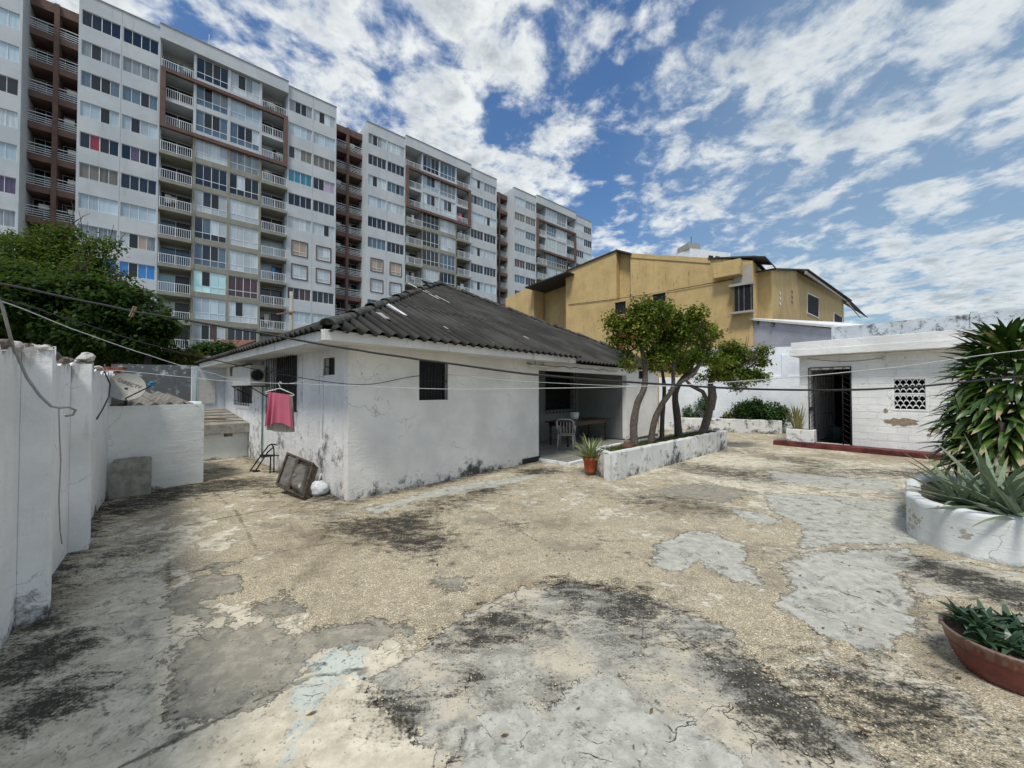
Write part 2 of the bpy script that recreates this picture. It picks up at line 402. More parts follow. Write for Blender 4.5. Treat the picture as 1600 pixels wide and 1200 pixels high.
M['roof_grey'] = simple('greyed_roof_sheet', (0.085, 0.082, 0.078), 0.9, 0.6, 5, bump=0.5)
M['roof_pale'] = simple('pale_roof_sheet', (0.32, 0.30, 0.28), 0.9, 0.45, 9, bump=0.4)
M['roof_white'] = simple('white_repair_sheet', (0.66, 0.66, 0.66), 0.7, 0.2, 9)
M['hip_cap'] = simple('hip_cap_mossy', (0.065, 0.066, 0.058), 0.92, 0.6, 7, bump=0.7, bsc=35)
M['shed_sheet'] = simple('tan_corrugated', (0.17, 0.155, 0.135), 0.9, 0.35, 7, bump=0.4)

def leafmat(name, c1, c2, c3, rough=0.5, trans=0.25, sc=1.6):
    m, N, b = newmat(name, 0.62, 0.12)
    p = geo_pos(N)
    g = nnode(N.nt, 'ShaderNodeNewGeometry'); r = g.outputs['Random Per Island']
    c = N.mix(r, c1, c2); c = N.mix(N.ramp(N.noise(p, sc, 3), 0.45, 0.68), c, c3)
    N.put(b.inputs['Base Color'], c)
    tr = nnode(N.nt, 'ShaderNodeBsdfTranslucent'); N.put(tr.inputs[0], N.mix(0.4, c, (0.25, 0.38, 0.04)))
    mx = nnode(N.nt, 'ShaderNodeMixShader'); mx.inputs[0].default_value = trans
    outn = [n for n in N.nt.nodes if n.type == 'OUTPUT_MATERIAL'][0]
    N.nt.links.new(b.outputs[0], mx.inputs[1]); N.nt.links.new(tr.outputs[0], mx.inputs[2]); N.nt.links.new(mx.outputs[0], outn.inputs[0])
    return m
M['leaf_orange'] = leafmat('citrus_leaf', (0.050, 0.095, 0.014), (0.15, 0.20, 0.03), (0.24, 0.25, 0.045))
M['leaf_dark'] = leafmat('dark_tree_leaf', (0.012, 0.036, 0.012), (0.032, 0.072, 0.020), (0.050, 0.090, 0.026))
M['leaf_lime'] = leafmat('light_tree_leaf', (0.045, 0.085, 0.018), (0.09, 0.14, 0.03), (0.12, 0.16, 0.04))
M['leaf_yellow'] = leafmat('dry_shrub_leaf', (0.10, 0.10, 0.03), (0.16, 0.14, 0.04), (0.09, 0.085, 0.03))
M['leaf_shrub'] = leafmat('shrub_leaf', (0.022, 0.062, 0.020), (0.05, 0.11, 0.035), (0.07, 0.13, 0.045))
M['palm_leaf'] = leafmat('palm_leaf', (0.030, 0.058, 0.020), (0.06, 0.095, 0.03), (0.07, 0.10, 0.04))
M['grass'] = leafmat('planter_grass', (0.05, 0.085, 0.02), (0.09, 0.12, 0.03), (0.12, 0.11, 0.04))
def strapmat(name, base, edge, tip, tipstart=0.8, rough=0.4):
    """leaf coloured along its own length (attribute 'along' on the mesh)"""
    m, N, b = newmat(name, rough, 0.5)
    al = N.attr('along'); oi = nnode(N.nt, 'ShaderNodeObjectInfo').outputs['Random']
    p = objc(N)
    c = N.mix(oi, base, edge)
    c = N.mix(N.m('MULTIPLY', N.ramp(N.noise(N.scale(p, 60, 2, 60), 1.0, 2), 0.4, 0.7), 0.35), c, tuple(x * 1.7 for x in edge))
    t = N.m('ADD', al, N.m('ADD', N.m('MULTIPLY', N.m('SUBTRACT', oi, 0.5), 0.5), N.m('MULTIPLY', N.m('SUBTRACT', N.noise(p, 25, 3), 0.5), 0.25)))
    c = N.mix(N.ramp(t, tipstart, tipstart + 0.12), c, tip)
    N.put(b.inputs['Base Color'], c)
    return m
M['drac'] = strapmat('dracaena_leaf', (0.030, 0.070, 0.014), (0.075, 0.135, 0.022), (0.34, 0.27, 0.15), 0.90)
M['drac_old'] = strapmat('dracaena_leaf_browned', (0.045, 0.065, 0.02), (0.075, 0.09, 0.03), (0.36, 0.29, 0.19), 0.58, 0.6)
M['aloe'] = strapmat('aloe_leaf', (0.13, 0.185, 0.12), (0.19, 0.235, 0.14), (0.25, 0.19, 0.10), 0.90)
M['aloe_pot'] = strapmat('variegated_leaf', (0.10, 0.16, 0.05), (0.24, 0.27, 0.11), (0.28, 0.26, 0.12), 1.05)
M['snake'] = strapmat('snake_plant_leaf', (0.13, 0.13, 0.04), (0.21, 0.19, 0.07), (0.22, 0.19, 0.08), 1.05)
M['succ'] = strapmat('succulent_leaf', (0.018, 0.045, 0.022), (0.042, 0.082, 0.040), (0.13, 0.13, 0.06), 1.02)

def bowlmat():
    m, N, b = newmat('glazed_red_bowl', 0.33, 0.5)
    p = objc(N); sp = nnode(N.nt, 'ShaderNodeSeparateXYZ'); N.nt.links.new(p, sp.inputs[0])
    n = N.noise(p, 9, 5, 0.65); n2 = N.noise(N.scale(p, 14, 14, 4), 3, 4, 0.6)
    c = N.mix(N.ramp(n, 0.35, 0.7), (0.10, 0.018, 0.016), (0.155, 0.034, 0.026))
    k = N.m('ADD', sp.outputs[2], N.m('MULTIPLY', N.m('SUBTRACT', n2, 0.5), 0.28))
    c = N.mix(N.m('MULTIPLY', N.ramp(k, 0.15, 0.26), 0.65), c, (0.25, 0.20, 0.15))
    N.put(b.inputs['Base Color'], c); N.put(b.inputs['Roughness'], N.ramp(n2, 0.3, 0.7, 0.28, 0.6))
    return m
M['bowl'] = bowlmat()
def clothmat(name, c):
    m, N, b = newmat(name, 0.9, 0.1); p = geo_pos(N)
    N.put(b.inputs['Base Color'], N.mix(N.noise(p, 9, 3), tuple(x * .85 for x in c), c))
    N.put(b.inputs['Normal'], N.bump(N.noise(p, 300, 2), 0.3, 0.003)); return m
M['pink'] = clothmat('pink_cloth', (0.58, 0.15, 0.22)); M['cream'] = clothmat('cream_cloth', (0.42, 0.40, 0.33))

# ------------------------------------------------------------------ GROUND
def groundmat():
    m, N, b = newmat('worn_courtyard', 0.9, 0.07)
    p = geo_pos(N)
    nA = N.noise(p, 0.55, 5, 0.6); nB = N.noise(p, 2.3, 6, 0.65, 0.3); nC = N.noise(p, 9, 6, 0.68); nD = N.noise(p, 42, 4, 0.65)
    nS = N.noise(N.scale(p, 1.0, 1.0, 1), 5.0, 7, 0.72, 1.2)
    pebc = N.vor(p, 95, 'F1', 'Color'); pebd = N.vor(p, 95, 'F1', 'Distance')
    bw = nnode(N.nt, 'ShaderNodeRGBToBW'); N.nt.links.new(pebc, bw.inputs[0])
    # exposed gravel
    gr = N.mix(bw.outputs[0], (0.40, 0.345, 0.235), (0.68, 0.60, 0.43))
    gr = N.mix(N.ramp(bw.outputs[0], 0.70, 0.78), gr, (0.74, 0.68, 0.54))
    gr = N.mix(N.m('MULTIPLY', N.ramp(pebd, 0.35, 0.62), 0.5), gr, (0.24, 0.20, 0.14))
    # worn cement film over the gravel
    cem = N.mix(N.ramp(nC, 0.32, 0.7), (0.45, 0.415, 0.325), (0.60, 0.56, 0.455))
    cem = N.mix(N.ramp(nB, 0.56, 0.78), cem, (0.34, 0.345, 0.32))
    cem = N.mix(N.m('MULTIPLY', N.ramp(nS, 0.52, 0.64), 0.5), cem, (0.25, 0.24, 0.205))
    film = N.ramp(N.m('ADD', N.m('ADD', nB, N.m('MULTIPLY', nC, 0.4)), N.m('MULTIPLY', N.attr('cement'), 1.0)), 0.70, 0.78)
    gr = N.mix(N.m('MULTIPLY', N.ramp(nC, 0.38, 0.66), 0.50), gr, (0.34, 0.30, 0.215))
    gr = N.mix(N.m('MULTIPLY', N.ramp(N.noise(p, 1.3, 5, 0.65), 0.50, 0.66), 0.6), gr, (0.27, 0.24, 0.19))
    c = N.mix(film, gr, cem)
    c = N.mix(N.m('MULTIPLY', N.ramp(N.m('ADD', N.m('MULTIPLY', nA, 1.0), N.m('MULTIPLY', nB, 0.5)), 0.74, 0.92), 0.55), c, (0.21, 0.165, 0.105))
    wob = N.m('ADD', N.m('MULTIPLY', N.m('SUBTRACT', nB, 0.5), 0.34), N.m('ADD', N.m('MULTIPLY', N.m('SUBTRACT', nC, 0.5), 0.34), N.m('MULTIPLY', N.m('SUBTRACT', nD, 0.5), 0.035)))
    def em(name, k=1.0, wd=0.022):
        return N.ramp(N.m('ADD', N.attr(name), N.m('MULTIPLY', wob, k)), -wd, wd)
    def rim(name, k=1.0, wd=0.035):
        x = N.m('ABSOLUTE', N.m('ADD', N.attr(name), N.m('MULTIPLY', wob, k))); return N.ramp(x, 0.0, wd, 1.0, 0.0)
    isl = em('island', 1.0); pa = em('patch_grey', 1.35); pb = em('patch_light', 0.95)
    islc = N.mix(N.ramp(nC, 0.3, 0.7), (0.20, 0.20, 0.18), (0.47, 0.46, 0.41))
    islc = N.mix(N.ramp(nB, 0.44, 0.60), islc, (0.46, 0.42, 0.33)); islc = N.mix(N.m('MULTIPLY', N.ramp(nD, 0.45, 0.7), 0.4), islc, (0.56, 0.57, 0.53))
    c = N.mix(N.m('MULTIPLY', isl, 0.92), c, islc)
    pac = N.mix(N.ramp(nC, 0.35, 0.65), (0.235, 0.225, 0.185), (0.36, 0.34, 0.28))
    pac = N.mix(N.ramp(nS, 0.50, 0.62), pac, (0.25, 0.245, 0.22)); c = N.mix(N.m('MULTIPLY', pa, N.ramp(nC, 0.30, 0.50, 0.70, 0.97)), c, pac)
    pbc = N.mix(N.ramp(nC, 0.35, 0.65), (0.34, 0.345, 0.31), (0.46, 0.465, 0.42))
    pbc = N.mix(N.m('MULTIPLY', N.ramp(nS, 0.54, 0.64), 0.75), pbc, (0.20, 0.20, 0.18)); c = N.mix(N.m('MULTIPLY', pb, N.ramp(nC, 0.30, 0.50, 0.75, 0.97)), c, pbc)
    # pale blue paint remains
    bl = N.m('MULTIPLY', N.ramp(N.m('ADD', nS, N.m('MULTIPLY', N.attr('bluepaint'), 1.0)), 0.80, 0.90), 0.6)
    c = N.mix(bl, c, (0.42, 0.51, 0.51))
    # lime specks
    sp_ = N.m('MULTIPLY', N.ramp(N.noise(p, 26, 3, 0.7), 0.70, 0.74), 0.6); c = N.mix(sp_, c, (0.60, 0.59, 0.54))
    # black mould: field painted per place, broken up by noise
    spk = N.noise(p, 85, 3, 0.7)
    stk = N.noise(N.scale(p, 1.0, 2.4, 1), 3.2, 7, 0.72, 1.0)
    mfa = N.m('ADD', N.m('ADD', N.m('MULTIPLY', N.attr('mould'), 0.85), N.m('MULTIPLY', N.m('SUBTRACT', stk, 0.5), 2.3)), N.m('MULTIPLY', N.m('SUBTRACT', nC, 0.5), 1.5))
    mf = N.m('ADD', mfa, N.m('ADD', N.m('MULTIPLY', N.m('SUBTRACT', nD, 0.5), 1.5), N.m('MULTIPLY', N.m('SUBTRACT', spk, 0.5), 1.3)))
    mf = N.m('SUBTRACT', mf, N.m('MULTIPLY', pb, 0.30))
    c = N.mix(N.m('MULTIPLY', N.ramp(mf, 0.28, 1.05), 0.96), c, (0.022, 0.022, 0.020))
    c = N.mix(N.m('MULTIPLY', N.ramp(mfa, 0.15, 0.95), 0.35), c, (0.15, 0.145, 0.125))
    c = N.mix(N.m('MULTIPLY', N.ramp(spk, 0.66, 0.74), 0.35), c, (0.05, 0.045, 0.035))
    gs = N.m('ADD', nS, N.m('MULTIPLY', N.m('SUBTRACT', nD, 0.5), 0.9))
    c = N.mix(N.m('MULTIPLY', N.ramp(gs, 0.56, 0.80), 0.58), c, (0.09, 0.085, 0.07))
    # cracks, patch rims, joints
    rims = N.m('MAXIMUM', N.m('MAXIMUM', rim('island', 1.0, 0.016), rim('patch_grey', 1.35, 0.008)), rim('patch_light', 0.95, 0.013))
    c = N.mix(N.m('MULTIPLY', rims, N.ramp(nC, 0.46, 0.60, 0.0, 0.9)), c, (0.05, 0.045, 0.035))
    jt = N.ramp(N.m('ADD', N.attr('joint'), N.m('MULTIPLY', wob, 0.22)), 0.0, 0.022, 1.0, 0.0)
    jt = N.m('MAXIMUM', jt, N.ramp(N.m('SUBTRACT', 0.0, N.m('ADD', N.attr('joint'), N.m('MULTIPLY', wob, 0.22))), 0.0, 0.01))
    c = N.mix(N.m('MULTIPLY', jt, N.ramp(nC, 0.35, 0.6, 0.3, 0.95)), c, (0.06, 0.055, 0.045))
    cr = nnode(N.nt, 'ShaderNodeTexVoronoi', feature='DISTANCE_TO_EDGE'); cr.inputs['Scale'].default_value = 2.3
    wv = nnode(N.nt, 'ShaderNodeTexNoise'); N.put(wv.inputs['Vector'], p); wv.inputs['Scale'].default_value = 3; wv.inputs['Detail'].default_value = 5
    N.put(cr.inputs['Vector'], N.vm('ADD', p, N.vm('MULTIPLY', wv.outputs['Color'], (0.55, 0.55, 0))))
    crk = N.m('MULTIPLY', N.ramp(cr.outputs[0], 0.0, 0.010, 1.0, 0.0), N.ramp(nB, 0.50, 0.60)); crk = N.m('MULTIPLY', crk, N.m('MAXIMUM', isl, N.m('MULTIPLY', film, 0.6)))
    c = N.mix(N.m('MULTIPLY', crk, 0.8), c, (0.06, 0.055, 0.045))
    gmm = nnode(N.nt, 'ShaderNodeGamma'); N.put(gmm.inputs[0], c); gmm.inputs[1].default_value = 1.28
    hs = nnode(N.nt, 'ShaderNodeHueSaturation'); hs.inputs['Saturation'].default_value = 0.80; N.put(hs.inputs['Color'], gmm.outputs[0])
    c = N.mix(1.0, hs.outputs[0], (1.42, 1.40, 1.36), 'MULTIPLY')
    N.put(b.inputs['Base Color'], c)
    patch = N.m('MAXIMUM', N.m('MAXIMUM', isl, pa), pb)
    h = N.m('MULTIPLY', patch, 0.9)
    h = N.m('ADD', h, N.m('MULTIPLY', N.m('MULTIPLY', N.m('SUBTRACT', 1.0, film), N.m('SUBTRACT', 1.0, patch)), N.m('SUBTRACT', 0.0, N.m('MULTIPLY', pebd, 0.9))))
    h = N.m('ADD', h, N.m('MULTIPLY', film, 0.35)); h = N.m('ADD', h, N.m('MULTIPLY', nC, 0.35)); h = N.m('ADD', h, N.m('MULTIPLY', nD, 0.35))
    h = N.m('SUBTRACT', h, N.m('MULTIPLY', N.m('MAXIMUM', jt, crk), 1.2))
    N.put(b.inputs['Normal'], N.bump(h, 0.9, 0.012))
    N.put(b.inputs['Roughness'], N.ramp(nC, 0.3, 0.7, 0.78, 0.95))
    return m
def seg_dist(P, a, b):
    ab = b - a; t = np.clip(((P - a) @ ab) / (ab @ ab), 0, 1)
    return np.hypot(*(P - (a + t[:, None] * ab)).T)
def poly_sdf(P, poly):
    n = len(poly); dmin = np.full(len(P), 1e9); ins = np.zeros(len(P), bool)
    for i in range(n):
        a, b = poly[i], poly[(i + 1) % n]
        dmin = np.minimum(dmin, seg_dist(P, a, b))
        cond = ((a[1] > P[:, 1]) != (b[1] > P[:, 1]))
        with np.errstate(divide='ignore', invalid='ignore'):
            xi = (b[0] - a[0]) * (P[:, 1] - a[1]) / (b[1] - a[1] + 1e-12) + a[0]
        ins ^= cond & (P[:, 0] < xi)
    return np.where(ins, dmin, -dmin)
def gp(pts): return np.array([[G(x, y).x, G(x, y).y] for x, y in pts])
islands = [[(570,1060),(640,1030),(700,975),(800,925),(900,910),(1000,930),(1080,960),(1150,985),(1170,1030),(1210,1070),(1290,1110),(1360,1160),(1380,1300),(700,1300),(690,1200),(650,1150),(600,1110)],
           [(1385,860),(1500,880),(1640,900),(1700,1000),(1560,930),(1440,940),(1420,900)]]
plight = [[(1025,850),(1090,828),(1160,850),(1165,880),(1195,915),(1140,905),(1090,875),(1060,895),(1020,885)],
          [(1240,915),(1220,880),(1290,862),(1420,858),(1445,880),(1395,900),(1428,940),(1420,990),(1370,1025),(1300,1000),(1240,965),(1205,940)],
          [(1195,770),(1300,775),(1410,785),(1440,850),(1330,850),(1250,856),(1260,825),(1210,800)],
          [(1140,795),(1190,800),(1225,815),(1180,822)],
          [(700,1300),(725,1140),(800,1090),(850,1125),(900,1070),(950,1050),(1000,1090),(1080,1130),(1160,1190),(1180,1300)],
          [(565,795),(700,760),(800,745),(860,738),(820,752),(640,785),(590,805)],
          [(1200,735),(1300,745),(1400,752),(1390,768),(1290,760),(1210,750)]]
pgrey = [[(270,925),(330,895),(385,905),(380,925),(310,940),(360,965),(330,970),(275,960)], [(395,945),(440,925),(480,950),(440,965),(400,962)],
         [(280,1010),(340,985),(420,975),(460,1000),(500,975),(580,970),(645,985),(560,1010),(500,1010),(490,1045),(400,1100),(290,1135),(265,1100),(270,1050)],
         [(690,905),(720,898),(732,912),(715,925),(692,918)], [(1010,765),(1100,755),(1185,770),(1140,785),(1050,778)], [(310,890),(345,878),(370,880),(330,894)]]
joints = [[(262,850),(265,960),(270,1060),(278,1155)], [(278,1155),(370,1110),(480,1060),(575,1043)], [(180,1200),(278,1155)], [(200,838),(400,800),(520,778)], [(262,905),(400,868),(520,848)], [(330,765),(370,800),(410,875)], [(570,1045),(560,1075),(600,1110),(650,1150)],
          [(760,800),(900,880),(1000,925)]]
# mould: (px, py, radius in m, weight)
mould = [(40,1035,.30,1.0),(110,1010,.20,.7),(20,1130,.25,.6),(110,1085,.18,.8),(150,880,.3,.6),(120,850,.25,.9),(200,905,.25,.5),(230,850,.35,.5),(60,975,.2,1.0),(170,800,.5,.9),
         (230,780,.5,1.0),(300,762,.6,1.0),(380,755,.6,.9),(450,765,.5,.8),(340,735,.5,.8),(520,775,.35,.8),(500,800,.5,.5),(360,720,.5,.6),
         (560,825,.45,.9),(640,815,.4,.9),(680,850,.4,.8),(620,845,.3,.6),(700,785,.5,.8),(760,765,.4,.9),(800,820,.3,.5),(830,738,.4,.9),(860,735,.4,.8),(900,760,.5,.4),
         (880,920,.22,.9),(1000,940,.28,.9),(950,960,.30,.6),(780,965,.25,.8),(720,1000,.22,.7),(850,990,.25,.5),(740,1070,.15,.8),(610,1095,.16,.8),(640,1120,.12,.7),(870,1080,.12,.9),(1120,1010,.25,.7),(1150,1050,.15,.6),(1210,1110,.22,.9),(1000,1030,.25,.45),
         (1290,1040,.25,.35),(1350,1010,.3,.3),(1280,945,.12,.8),(1500,900,.35,1.0),(1580,930,.3,.9),(1420,880,.25,.7),(1480,1000,.3,.35),(1400,1080,.3,.3),(1540,1120,.3,.4),(1250,1150,.3,.3),(1450,1160,.3,.3),
         (1080,730,.8,.7),(1180,745,.8,.8),(1300,740,.8,.7),(1400,740,.6,.8),(1250,720,.8,.7),(1150,705,.9,.6),(1000,780,.5,.6),(1100,790,.6,.6),(940,850,.3,.4),(1230,800,.3,.5),(1350,1100,.3,.4),(1480,740,.6,.9),(1330,770,.4,.4)]
warm = [(330,840,.5,.5)]
blue = [(500,1045,.25,.30),(480,1090,.08,.35),(470,1130,.08,.35),(455,1180,.10,.35),(560,1035,.2,.30),(640,1190,.2,.25),(80,1110,.3,.10),(200,1050,.3,.10),(265,1000,.08,.3)]
cemf = [(120,900,1.0,.12),(100,1050,.9,.22),(180,1150,.8,.22),(400,1180,.8,.2),(600,1180,.6,.15),(1300,740,2.5,.14),(1100,720,2.0,.12),(700,830,1.0,-.10),(600,900,.9,-.15),(450,870,.7,-.10),(900,860,.8,-.15),(700,880,.8,-.15),(1100,950,.6,-.05)]
def blobf(P, L):
    r = np.zeros(len(P))
    for x, y, rad, wt in L:
        c = np.array([G(x, y).x, G(x, y).y]); dd = ((P - c) ** 2).sum(1) / rad ** 2
        r = r + wt * np.exp(-dd * 0.8)
    return r
xs = np.concatenate([np.arange(-14, -8, .25), np.arange(-8, 8, .045), np.arange(8, 17, .12)])
ys = np.concatenate([np.arange(-6, 1.0, .4), np.arange(1.0, 9.0, .045), np.arange(9.0, 20, .12)])
XX, YY = np.meshgrid(xs, ys); P = np.stack([XX.ravel(), YY.ravel()], 1)
nx, ny = len(xs), len(ys)
zz = 0.004 * np.sin(P[:, 0] * 2.1) * np.cos(P[:, 1] * 1.7)
I = (np.arange(ny - 1)[:, None] * nx + np.arange(nx - 1)[None, :]).ravel()
faces = np.stack([I, I + 1, I + 1 + nx, I + nx], 1)
me = bpy.data.meshes.new('courtyard'); me.vertices.add(len(P)); me.vertices.foreach_set('co', np.column_stack([P, zz]).astype('f').ravel())
me.loops.add(len(faces) * 4); me.loops.foreach_set('vertex_index', faces.ravel().astype('i'))
me.polygons.add(len(faces)); me.polygons.foreach_set('loop_start', np.arange(0, len(faces) * 4, 4, dtype='i')); me.polygons.foreach_set('use_smooth', np.ones(len(faces), bool))
me.update(); me.validate()
def setattr_(me, name, arr):
    a = me.attributes.new(name, 'FLOAT', 'POINT'); a.data.foreach_set('value', np.asarray(arr, dtype='f'))
setattr_(me, 'island', np.max([poly_sdf(P, gp(q)) for q in islands], 0))
setattr_(me, 'patch_light', np.max([poly_sdf(P, gp(q)) for q in plight], 0))
setattr_(me, 'patch_grey', np.max([poly_sdf(P, gp(q)) for q in pgrey], 0))
jd = np.full(len(P), 1e9)
for L in joints:
    g_ = gp(L)
    for i in range(len(g_) - 1): jd = np.minimum(jd, seg_dist(P, g_[i], g_[i + 1]))
setattr_(me, 'joint', jd)
mo = np.minimum(blobf(P, mould), 1.1) * 0.95
# foot of the walls
HC = G(543, 783); HU = dirv(43.04); HV = dirv(43.04 - 90)
for a, b, wd, wt in ((HC, HC + HU * 4.8, .30, .75), (HC, HC + HV * 9, .35, .7)):
    mo = np.maximum(mo, wt * np.exp(-(seg_dist(P, np.array(a[:2]), np.array(b[:2])) / wd) ** 2))
fw0, fw1 = G(0, 1015), G(168, 775); mo = np.maximum(mo, 0.85 * np.exp(-(seg_dist(P, np.array((fw0 * 1.0)[:2]), np.array(fw1[:2])) / .3) ** 2))
setattr_(me, 'mould', mo); setattr_(me, 'bluepaint', blobf(P, blue)); setattr_(me, 'cement', blobf(P, cemf))
me.materials.append(groundmat())
o = bpy.data.objects.new('courtyard_ground', me); COL.objects.link(o); o['kind'] = 'structure'
mb = MB(); mb.quad((-900, -900, -0.03), (900, -900, -0.03), (900, 900, -0.03), (-900, 900, -0.03))
o = mb.build('ground', simple('far_ground', (0.16, 0.15, 0.13), 0.95, 0.2, 0.2)); o['kind'] = 'structure'

# ------------------------------------------------------------------ MAIN HOUSE (t along HU = front wall, s along HV = left wall)
def H(t, s, z=0.0): p = HC + HU * t + HV * s; return Vector((p.x, p.y, z))
nF, nL = -HV, -HU           # outward normals of front and left walls
house = thing('house', 'single storey white house with a dark corrugated hip roof and corner patio', 'house', H(2.4, 3, 0))
SOF = 2.47
def rect_on(px0, px1, py0, py1, P0, dr):
    k0, _ = hit(px0, (py0 + py1) / 2, P0, dr); k1, _ = hit(px1, (py0 + py1) / 2, P0, dr)
    if k0 > k1: k0, k1 = k1, k0; px0, px1 = px1, px0
    _, zt = hit((px0 + px1) / 2, py0, P0, dr); _, zb = hit((px0 + px1) / 2, py1, P0, dr)
    return k0, k1, zb, zt
fwin = rect_on(655, 700, 565, 625, H(0, 0), HU)
lwins = [rect_on(505, 523, 559, 586, H(0, 0), HV), rect_on(425, 464, 549, 643, H(0, 0), HV), rect_on(372, 394, 568, 630, H(0, 0), HV), rect_on(359, 365, 571, 588, H(0, 0), HV)]
FL, LL = 4.80, 8.7
mb = MB(); wall_mesh(mb, H(0, 0), HU, nF, FL, 0, SOF + .05, .16, [fwin]); mb.build('front_wall', M['wall_front'], house)
mb = MB(); wall_mesh(mb, H(0, 0.161), HV, nL, LL, 0, SOF + .05, .16, [(a - .161, b - .161, c, d_) for a, b, c, d_ in lwins]); mb.build('side_wall', M['wall_left'], house)
# patio: return wall, back wall, wing
PT0, PT1, PS = FL, 9.55, 1.95
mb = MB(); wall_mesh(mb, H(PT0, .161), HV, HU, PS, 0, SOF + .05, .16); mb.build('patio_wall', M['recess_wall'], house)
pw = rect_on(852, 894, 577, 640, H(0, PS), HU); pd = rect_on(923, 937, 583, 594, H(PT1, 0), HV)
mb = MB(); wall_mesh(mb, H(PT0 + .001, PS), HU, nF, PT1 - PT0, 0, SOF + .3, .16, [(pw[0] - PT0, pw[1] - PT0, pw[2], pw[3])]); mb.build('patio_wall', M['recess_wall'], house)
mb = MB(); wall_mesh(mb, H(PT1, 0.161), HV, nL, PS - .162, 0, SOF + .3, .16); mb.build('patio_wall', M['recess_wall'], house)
wwin = rect_on(998, 1008, 578, 592, H(0, 0), HU)
mb = MB(); wall_mesh(mb, H(PT1, 0), HU, nF, 2.6, 0, SOF + .05, .16, [(wwin[0] - PT1, wwin[1] - PT1, wwin[2], wwin[3])]); mb.build('front_wall', M['wall_front'], house)
mb = MB(); wall_mesh(mb, H(PT1 + 2.6, 0.161), HV, HU, 8.0, 0, SOF + .05, .16); mb.build('side_wall', M['wall_front'], house)
for a_ in ((H(PT1 - .012, 0.02, 0), HV * 1.9, -HU * .02, Z3 * .09), (H(PT1, -.014, 0), HU * 2.6, HV * .013, Z3 * .09), (H(FL - .62, -.02, 0.0), HU * .64, HV * .019, Z3 * .12)):
    mb = MB(); mb.obox(*a_); mb.build('skirting', M['stain_black'], house)
# soffits and fascia
mb = MB()
for t0, t1, s0, s1 in ((-.6, 5.5, -.6, 0), (-.6, 0, 0, 9.0), (FL + .0, 5.5, 0, PS), (5.5, 12.9, -.06, PS)):
    mb.obox(H(t0, s0, SOF), HU * (t1 - t0), HV * (s1 - s0), Z3 * .03)
mb.build('soffit', M['soffit'], house)
mb = MB(); mb.obox(H(-.615, -.63, SOF - .025), HU * 6.13, HV * .028, Z3 * .15, .004); mb.obox(H(-.63, -.60, SOF - .025), HV * 9.6, HU * .028, Z3 * .15, .004)
mb.obox(H(5.5, -.63, SOF - .025), HV * .6, HU * .028, Z3 * .15, .004); mb.build('fascia', M['fascia'], house)
mb = MB(); mb.obox(H(FL, .01, 2.27), HU * (PT1 - FL), HV * .14, Z3 * .20, .006); mb.build('beam', M['wall_front'], house)
# roof planes
EZ = SOF + .125; PK = Vector((6.5, 6.5, EZ + 3.40))   # (t, s, z)
roof = MB()
def hp(t, s, z): return H(t, s, z)
roof.poly([hp(-.6, -.6, EZ - .02), hp(5.6, -.6, EZ - .02), hp(5.6, 6.5 * .86, EZ + 2.9), hp(6.5, 6.5, EZ + 3.36)])
roof.poly([hp(-.6, -.6, EZ - .02), hp(6.5, 6.5, EZ + 3.36), hp(-.6, 9.2, EZ - .02)])
roof.poly([hp(5.5, -.06, EZ - .06), hp(13.1, -.06, EZ - .06), hp(6.5, 6.5, EZ + 3.34)])
roof.poly([hp(13.1, -.06, EZ - .06), hp(13.1, 9.2, EZ - .06), hp(6.5, 6.5, EZ + 3.34)])
roof.poly([hp(-.6, 9.2, EZ - .02), hp(6.5, 6.5, EZ + 3.34), hp(13.1, 9.2, EZ - .06)])
roof_o = roof.build('roof', M['roof_felt'], house)
def sheets(name, O, ea, eu, la, lu, sw, sl, bmin, bmax, mat, parent, pitch=.215, amp=.044, pale=(), lift=0.03):
    """corrugated sheets as single pieces: O corner at the eave, ea along the eave, eu up the slope (unit), bmin/bmax(a) slope limits"""
    nrm = ea.cross(eu).normalized()
    if nrm.z < 0: nrm = -nrm
    ncol = int(math.ceil(la / sw)); nrow = int(math.ceil(lu / sl)); per = 6
    for r in range(nrow):
        for c in range(ncol):
            a0, a1 = c * sw, min(la, (c + 1) * sw + .02)
            b0, b1 = r * sl, (r + 1) * sl + .12
            off = lift + (c % 2) * .003; jit = ru(-.012, .012); rot = ru(-.0015, .0015)
            m_ = MB(); n = max(2, int((a1 - a0) / pitch * per)); cols = []
            for i in range(n + 1):
                a = a0 + (a1 - a0) * i / n
                lo, hi = max(b0 + jit, bmin(a)), min(b1 + jit, bmax(a))
                if r == 0: lo = max(bmin(a), jit * .8)
                if hi - lo < .03: cols.append(None); continue
                h = amp * math.cos(2 * math.pi * a / pitch)
                pts = []
                for b, l in ((lo, off + .012), (hi, off + .0)):
                    p = O + ea * (a + rot * (b - b0)) + eu * b + nrm * (h + l); pts.append(p)
                cols.append(pts)
            any_ = False
            for i in range(n):
                if cols[i] is None or cols[i + 1] is None: continue
                any_ = True
                p, q = cols[i], cols[i + 1]; tk = nrm * -.008
                m_.quad(p[0], q[0], q[1], p[1], True); m_.quad(p[0] + tk, p[1] + tk, q[1] + tk, q[0] + tk, True)
                m_.quad(p[0] + tk, q[0] + tk, q[0], p[0])
            if any_:
                mm = mat
                if (r, c) in pale: mm = pale[(r, c)]
                elif rnd() < .03: mm = M['roof_grey']
                ob_ = m_.build(name, mm, parent)
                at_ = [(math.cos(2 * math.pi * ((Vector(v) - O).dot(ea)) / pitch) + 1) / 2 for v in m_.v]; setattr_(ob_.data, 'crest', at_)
sl_f = Vector((0, 0, 0)); up_f = (H(0, 7.1, 3.40) - H(0, 0, 0)).normalized(); Lf = math.hypot(7.1, 3.40)
